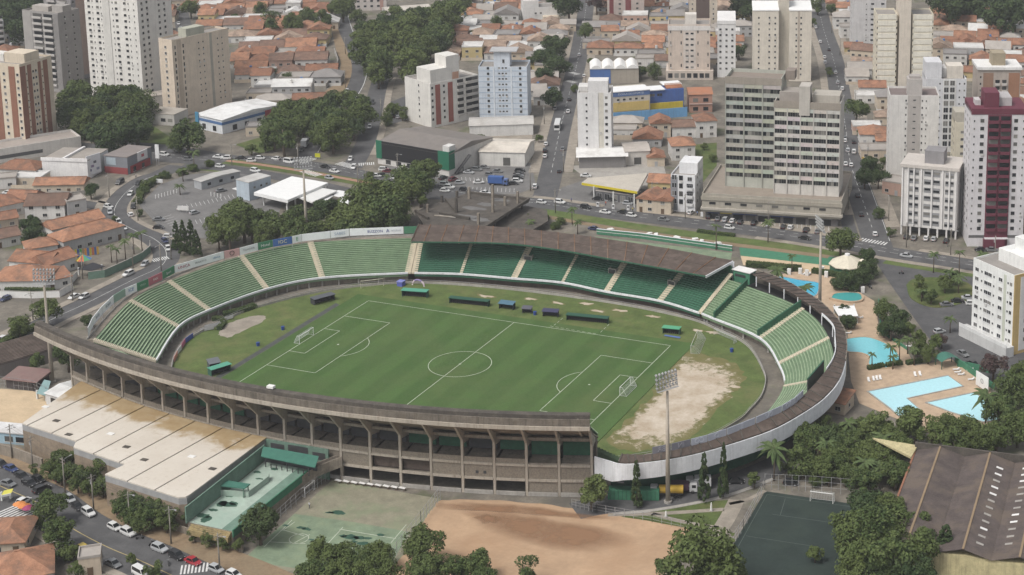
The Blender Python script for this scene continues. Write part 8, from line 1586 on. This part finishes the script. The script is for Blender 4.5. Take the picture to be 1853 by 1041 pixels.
for k, L in POLES.items():
    PPOS[k] = []
    for i, q in enumerate(L):
        p = at(*q); PPOS[k].append(p); t = thing('utility_pole', 'concrete utility '+LBL[k]+(' with a transformer drum' if i % 4 == 1 else ' with a lamp arm'), 'pole', (p.x, p.y, 0), road_dir(p)+math.pi/2, 'utility poles: '+LBL[k]+(' with drum' if i % 4 == 1 else ''))
        put('pole', PM, t); put('cross_arm', CA, t); put('street_light', SA, t) if i % 4 != 1 else put('transformer', TR_, t)
def wires(label, pts):
    t = thing('overhead_wire', label, 'wire', (pts[0].x, pts[0].y, 0))
    for e in (-.8, 0, .8):
        m = MB()
        for a, b in zip(pts, pts[1:]):
            d = (b-a).normalized(); s_ = Vector((-d.y, d.x))*e; P = [(a.lerp(b, f)+s_-pts[0]).to_3d()+Vector((0, 0, 9.0-1.6*4*f*(1-f)*.35)) for f in (0, .25, .5, .75, 1)]; m.tube(P, .02, 3, cap=False)
        m.build('cable', 'steel_dark', t)
wires('sagging overhead wires along the near road', [PPOS['near'][i] for i in (6, 1, 0, 5, 2, 4, 3)]); wires('sagging overhead wires along the curved street', [PPOS['curved'][i] for i in (0, 5, 6)])
# tall white totem, road signs, fuel price sign
for px, py, h, w_, c_, lb in ((286, 300, 9, 1.6, (.7, .7, .7), 'tall white advertising totem at the road junction'), (575, 288, 2.4, 2.2, (.5, .5, .03), 'yellow road sign under the grove trees'), (1352, 395, 3.2, 1.2, (.66, .66, .66), 'white upright sign before the narrow white building'), (1270, 396, 2.6, .9, (.66, .66, .66), 'short white pillar sign on the pavement'), (289, 334, 2.2, 2.6, (.66, .66, .66), 'white board in the hedge by the car park'), (332, 385, 2.6, 4.2, (.64, .63, .61), 'white banner on posts in the open car park')):
    t = thing('sign', lb, 'sign', at(px, py), .25); m = MB(); m.box(-w_/2, w_/2, -.15, .15, h*.35, h); o = m.build('panel', 'tint_clean', t); o.color = c_+(1,); m = MB(); m.bar((-w_*.3, 0, -.1), (-w_*.3, 0, h*.35), .14, .14); m.bar((w_*.3, 0, -.1), (w_*.3, 0, h*.35), .14, .14); m.build('post', 'steel_grey', t)
# posts of the open car park (white stubs)
for i in range(12):
    f = i/11; px, py = (282+f*60, 360-f*16) if i < 8 else (382+(i-8)*6, 355+(i-8)*1.2); t = thing('bollard', 'white stub post in the row across the open car park', 'bollard', at(px, py), 0, 'white posts in the car park'); m = MB(); m.tube([(0, 0, -.1), (0, 0, 1.5)], .16, 6); m.build('post', 'white_paint', t); m = MB(); m.tube([(0, 0, 1.5), (0, 0, 1.6)], .19, 6); m.build('cap', 'white_paint', t)
# fences of the courts: posts and rails
def mesh_fence(label, pts, h, n_):
    P = [at(*q) for q in pts]; t = thing('wire_fence', label, 'fence', (P[0].x, P[0].y, 0)); D = [p-P[0] for p in P]
    for a, b in zip(D, D[1:]):
        for k in range(n_+1): p = a.lerp(b, k/n_); m = MB(); m.bar((p.x, p.y, -.1), (p.x, p.y, h), .09, .09); m.build('post', 'steel_grey', t)
        m = MB(); [m.bar((a.x, a.y, z), (b.x, b.y, z), .05, .05) for z in (h*.33, h*.66, h-.03)]; m.build('rail', 'steel_grey', t)
mesh_fence('tall wire fence between the worn court and the clay field', [(797, 905), (762, 950), (700, 1030)], 3.6, 7); mesh_fence('wire fence along the lawn above the clay field', [(1035, 918), (1080, 928), (1180, 945), (1285, 968)], 2.2, 6); mesh_fence('tall wire fence behind the goal of the dark turf', [(1384, 886), (1470, 890), (1590, 900)], 4.2, 7); mesh_fence('wire fence along the side of the dark turf', [(1384, 886), (1345, 960), (1318, 1000)], 3.0, 6); mesh_fence('wire fence between the ramp and the worn court', [(596, 866), (545, 905), (480, 965)], 3.0, 7); mesh_fence('thin wire fence along the sand court', [(0, 700), (60, 708), (118, 736)], 3.2, 7)
# white tables below the last columns, container, kiosks
m = MB(); m.box(-.9, .9, -.4, .4, .68, .74); tt_ = m.mesh('table_top', 'white_paint'); m = MB(); [m.bar((x, y, 0), (x, y, .7), .07, .07) for x in (-.75, .75) for y in (-.3, .3)]; tl_ = m.mesh('leg_frame', 'rust')
for k in range(9): t = thing('table', 'white-topped table in the row along the plinth beneath the columns', 'table', at(612+k*14.5, 874+k*1.7), -.1, 'tables along the plinth'); put('table_top', tt_, t); put('leg_frame', tl_, t)
t = thing('container', 'long dark green container wall beside the flowering tree', 'container', at(1100, 905), math.radians(18)); m = MB(); m.box(0, 12.5, 0, 2.5, .1, 2.6); m.build('box', 'green_mid', t); m = MB(); [m.box(.5+k*1.0, .62+k*1.0, -.06, -.001, .2, 2.5) for k in range(12)]; m.build('ribs', 'green_wall', t)
canopy('market_stall', 'market stall with a yellow and white awning by the crossing', [(2, 897), (20, 893), (24, 884), (7, 888)], 2.4, .12, (.6, .56, .1), ((0, (.62, .62, .6)),), [(4, 906), (20, 902)], 'stall')
for k, (px, py, c_, lb) in enumerate(((36, 925, (.6, .24, .08), 'orange parasol nearest the crossing'), (45, 929, (.55, .2, .06), 'orange parasol between two others'), (52, 932, (.28, .05, .12), 'crimson parasol by the crossing'))):
    t = thing('parasol', lb, 'parasol', at(px, py)); m = MB(); m.tube([(0, 0, 1.9), (0, 0, 2.6)], [1.5, .05], 10); o = m.build('canopy', 'tint_clean', t); o.color = c_+(1,); m = MB(); m.tube([(0, 0, 0), (0, 0, 2)], .05, 6); m.build('pole', 'steel_grey', t)
for k, (px, py) in enumerate(((494, 701),)): p = tob(math.asin((at(px, py, 24.6).x+10)/236), 5.9); t = thing('roof_cabinet', 'small white cabinet on the parapet of the upper tier', 'cabinet', (p.x, p.y, 24.5)); m = MB(); m.box(-.9, .9, -.6, .6, .3, .9); m.build('lid', 'white_paint', t); m = MB(); m.box(-.5, .5, -.4, .4, -.1, .3); m.build('base', 'mould_concrete', t)
# pipes, vents and tanks on the flat roofs of the big slab and the hall
for k, (px, py, h, lb) in enumerate(((1287, 925, 2.2, 'white statue-like post on the lawn'), (1205, 936, 1.6, 'small white figure on the lower lawn'))): t = thing('garden_post', lb, 'post', at(px, py)); m = MB(); m.tube([(0, 0, 0), (0, 0, h*.7), (0, 0, h)], [.3, .22, .12], 8); m.build('shaft', 'white_paint', t); m = MB(); m.box(-.4, .4, -.4, .4, 0, .25); m.build('base', 'concrete_pale', t)
# people: small figures walking, each one continuous body with clothes and hair
def person_mesh(step, pose):
    bm_v = {'pelvis': (0, 0, .95, .16), 'chest': (.02, 0, 1.3, .19), 'neck': (.03, 0, 1.5, .07), 'head': (.05, 0, 1.62, .1), 'crown': (.04, 0, 1.74, .085), 'lk': (.12*step, .1, .5, .075), 'lf': (.05*step-.1, .1, .06, .055), 'lt': (.05*step+.08, .1, .04, .045), 'rk': (.02, -.1, .5, .075), 'rf': (-.22*step, -.1, .06, .055), 'rt': (-.22*step+.17, -.1, .04, .045), 'ls': (.02, .2, 1.42, .07), 'le': (-.08*step, .27, 1.15, .05), 'lh': (.05, .28, .9, .04), 'rs': (.02, -.2, 1.42, .07), 're': (.06*step, -.27, 1.15, .05), 'rh': (.18, -.26, .92, .04), 'lh0': (0, .1, .9, .11), 'rh0': (0, -.1, .9, .11)}
    E_ = [('pelvis', 'chest'), ('chest', 'neck'), ('neck', 'head'), ('head', 'crown'), ('pelvis', 'lh0'), ('lh0', 'lk'), ('lk', 'lf'), ('lf', 'lt'), ('pelvis', 'rh0'), ('rh0', 'rk'), ('rk', 'rf'), ('rf', 'rt'), ('chest', 'ls'), ('ls', 'le'), ('le', 'lh'), ('chest', 'rs'), ('rs', 're'), ('re', 'rh')]
    ks = list(bm_v); me = bpy.data.meshes.new('person'); me.from_pydata([bm_v[k][:3] for k in ks], [(ks.index(a), ks.index(b)) for a, b in E_], [])
    ob = bpy.data.objects.new('tmp', me); COL.objects.link(ob); md = ob.modifiers.new('s', 'SKIN'); ob.modifiers.new('d', 'SUBSURF').levels = 1
    for i, k in enumerate(ks): r = bm_v[k][3]; me.skin_vertices[0].data[i].radius = (r, r); me.skin_vertices[0].data[i].use_root = (k == 'pelvis')
    out = bpy.data.meshes.new_from_object(ob.evaluated_get(bpy.context.evaluated_depsgraph_get())); bpy.data.objects.remove(ob); out.materials.clear()
    for mn in ('skin', 'shirt', 'trousers', 'hair'): out.materials.append(MATS[mn])
    for p in out.polygons:
        c = p.center; p.material_index = 3 if c.z > 1.68 or (c.z > 1.58 and c.x < 0) else 0 if c.z > 1.5 or (abs(c.y) > .22 and c.z < 1.2) else 1 if c.z > .98 else 2
    return out
M('skin', (.30, .18, .12), var=0); M('shirt', None, var=.1); M('trousers', (.05, .055, .075), var=.1); M('hair', (.02, .015, .012), var=0)
PMS = [person_mesh(1.6, 0), person_mesh(.4, 0)]
for k, (px, py, c_, lb) in enumerate(((246, 322, (.5, .5, .5), 'person in a pale shirt walking on the pavement by the dark corner shop'), (1096, 372, (.5, .15, .1), 'person in a red shirt on the filling station forecourt'), (1034, 366, (.1, .12, .3), 'person in a navy shirt beside the filling station'), (1183, 391, (.55, .5, .4), 'person in a cream shirt before the mural house'), (1262, 390, (.2, .3, .5), 'person in a blue shirt by the parked cars'), (1715, 447, (.12, .12, .12), 'person in a black shirt on the pavement before the striped block'), (560, 920, (.5, .5, .5), 'person in a grey shirt on the worn court'), (212, 935, (.45, .1, .12), 'person in a crimson shirt on the roadside earth'), (1632, 497, (.08, .08, .1), 'person in dark clothes riding pillion pose near the plaza motorcycle'), (1145, 383, (.5, .45, .1), 'person in a yellow shirt at the pumps'))):
    o = put('person', PMS[k % 2], None, at(px, py), k*1.3, c_); tag(o, lb.replace('riding pillion pose near', 'standing near'), 'person')
# ================================================================ AIR: thin even haze round the whole place
hz = bpy.data.materials.new('haze'); hz.use_nodes = True; t = hz.node_tree; t.nodes.clear(); MATS['haze'] = hz
o_ = t.nodes.new('ShaderNodeOutputMaterial'); v_ = t.nodes.new('ShaderNodeVolumePrincipled'); v_.inputs['Color'].default_value = (.86, .88, .92, 1); v_.inputs['Density'].default_value = .00012; v_.inputs['Anisotropy'].default_value = .1
t.links.new(v_.outputs[0], o_.inputs['Volume'])
m = MB(); m.box(-2700, 2700, -2700, 2700, -1.2, 205); o = m.build('haze', 'haze'); o['kind'] = 'stuff'
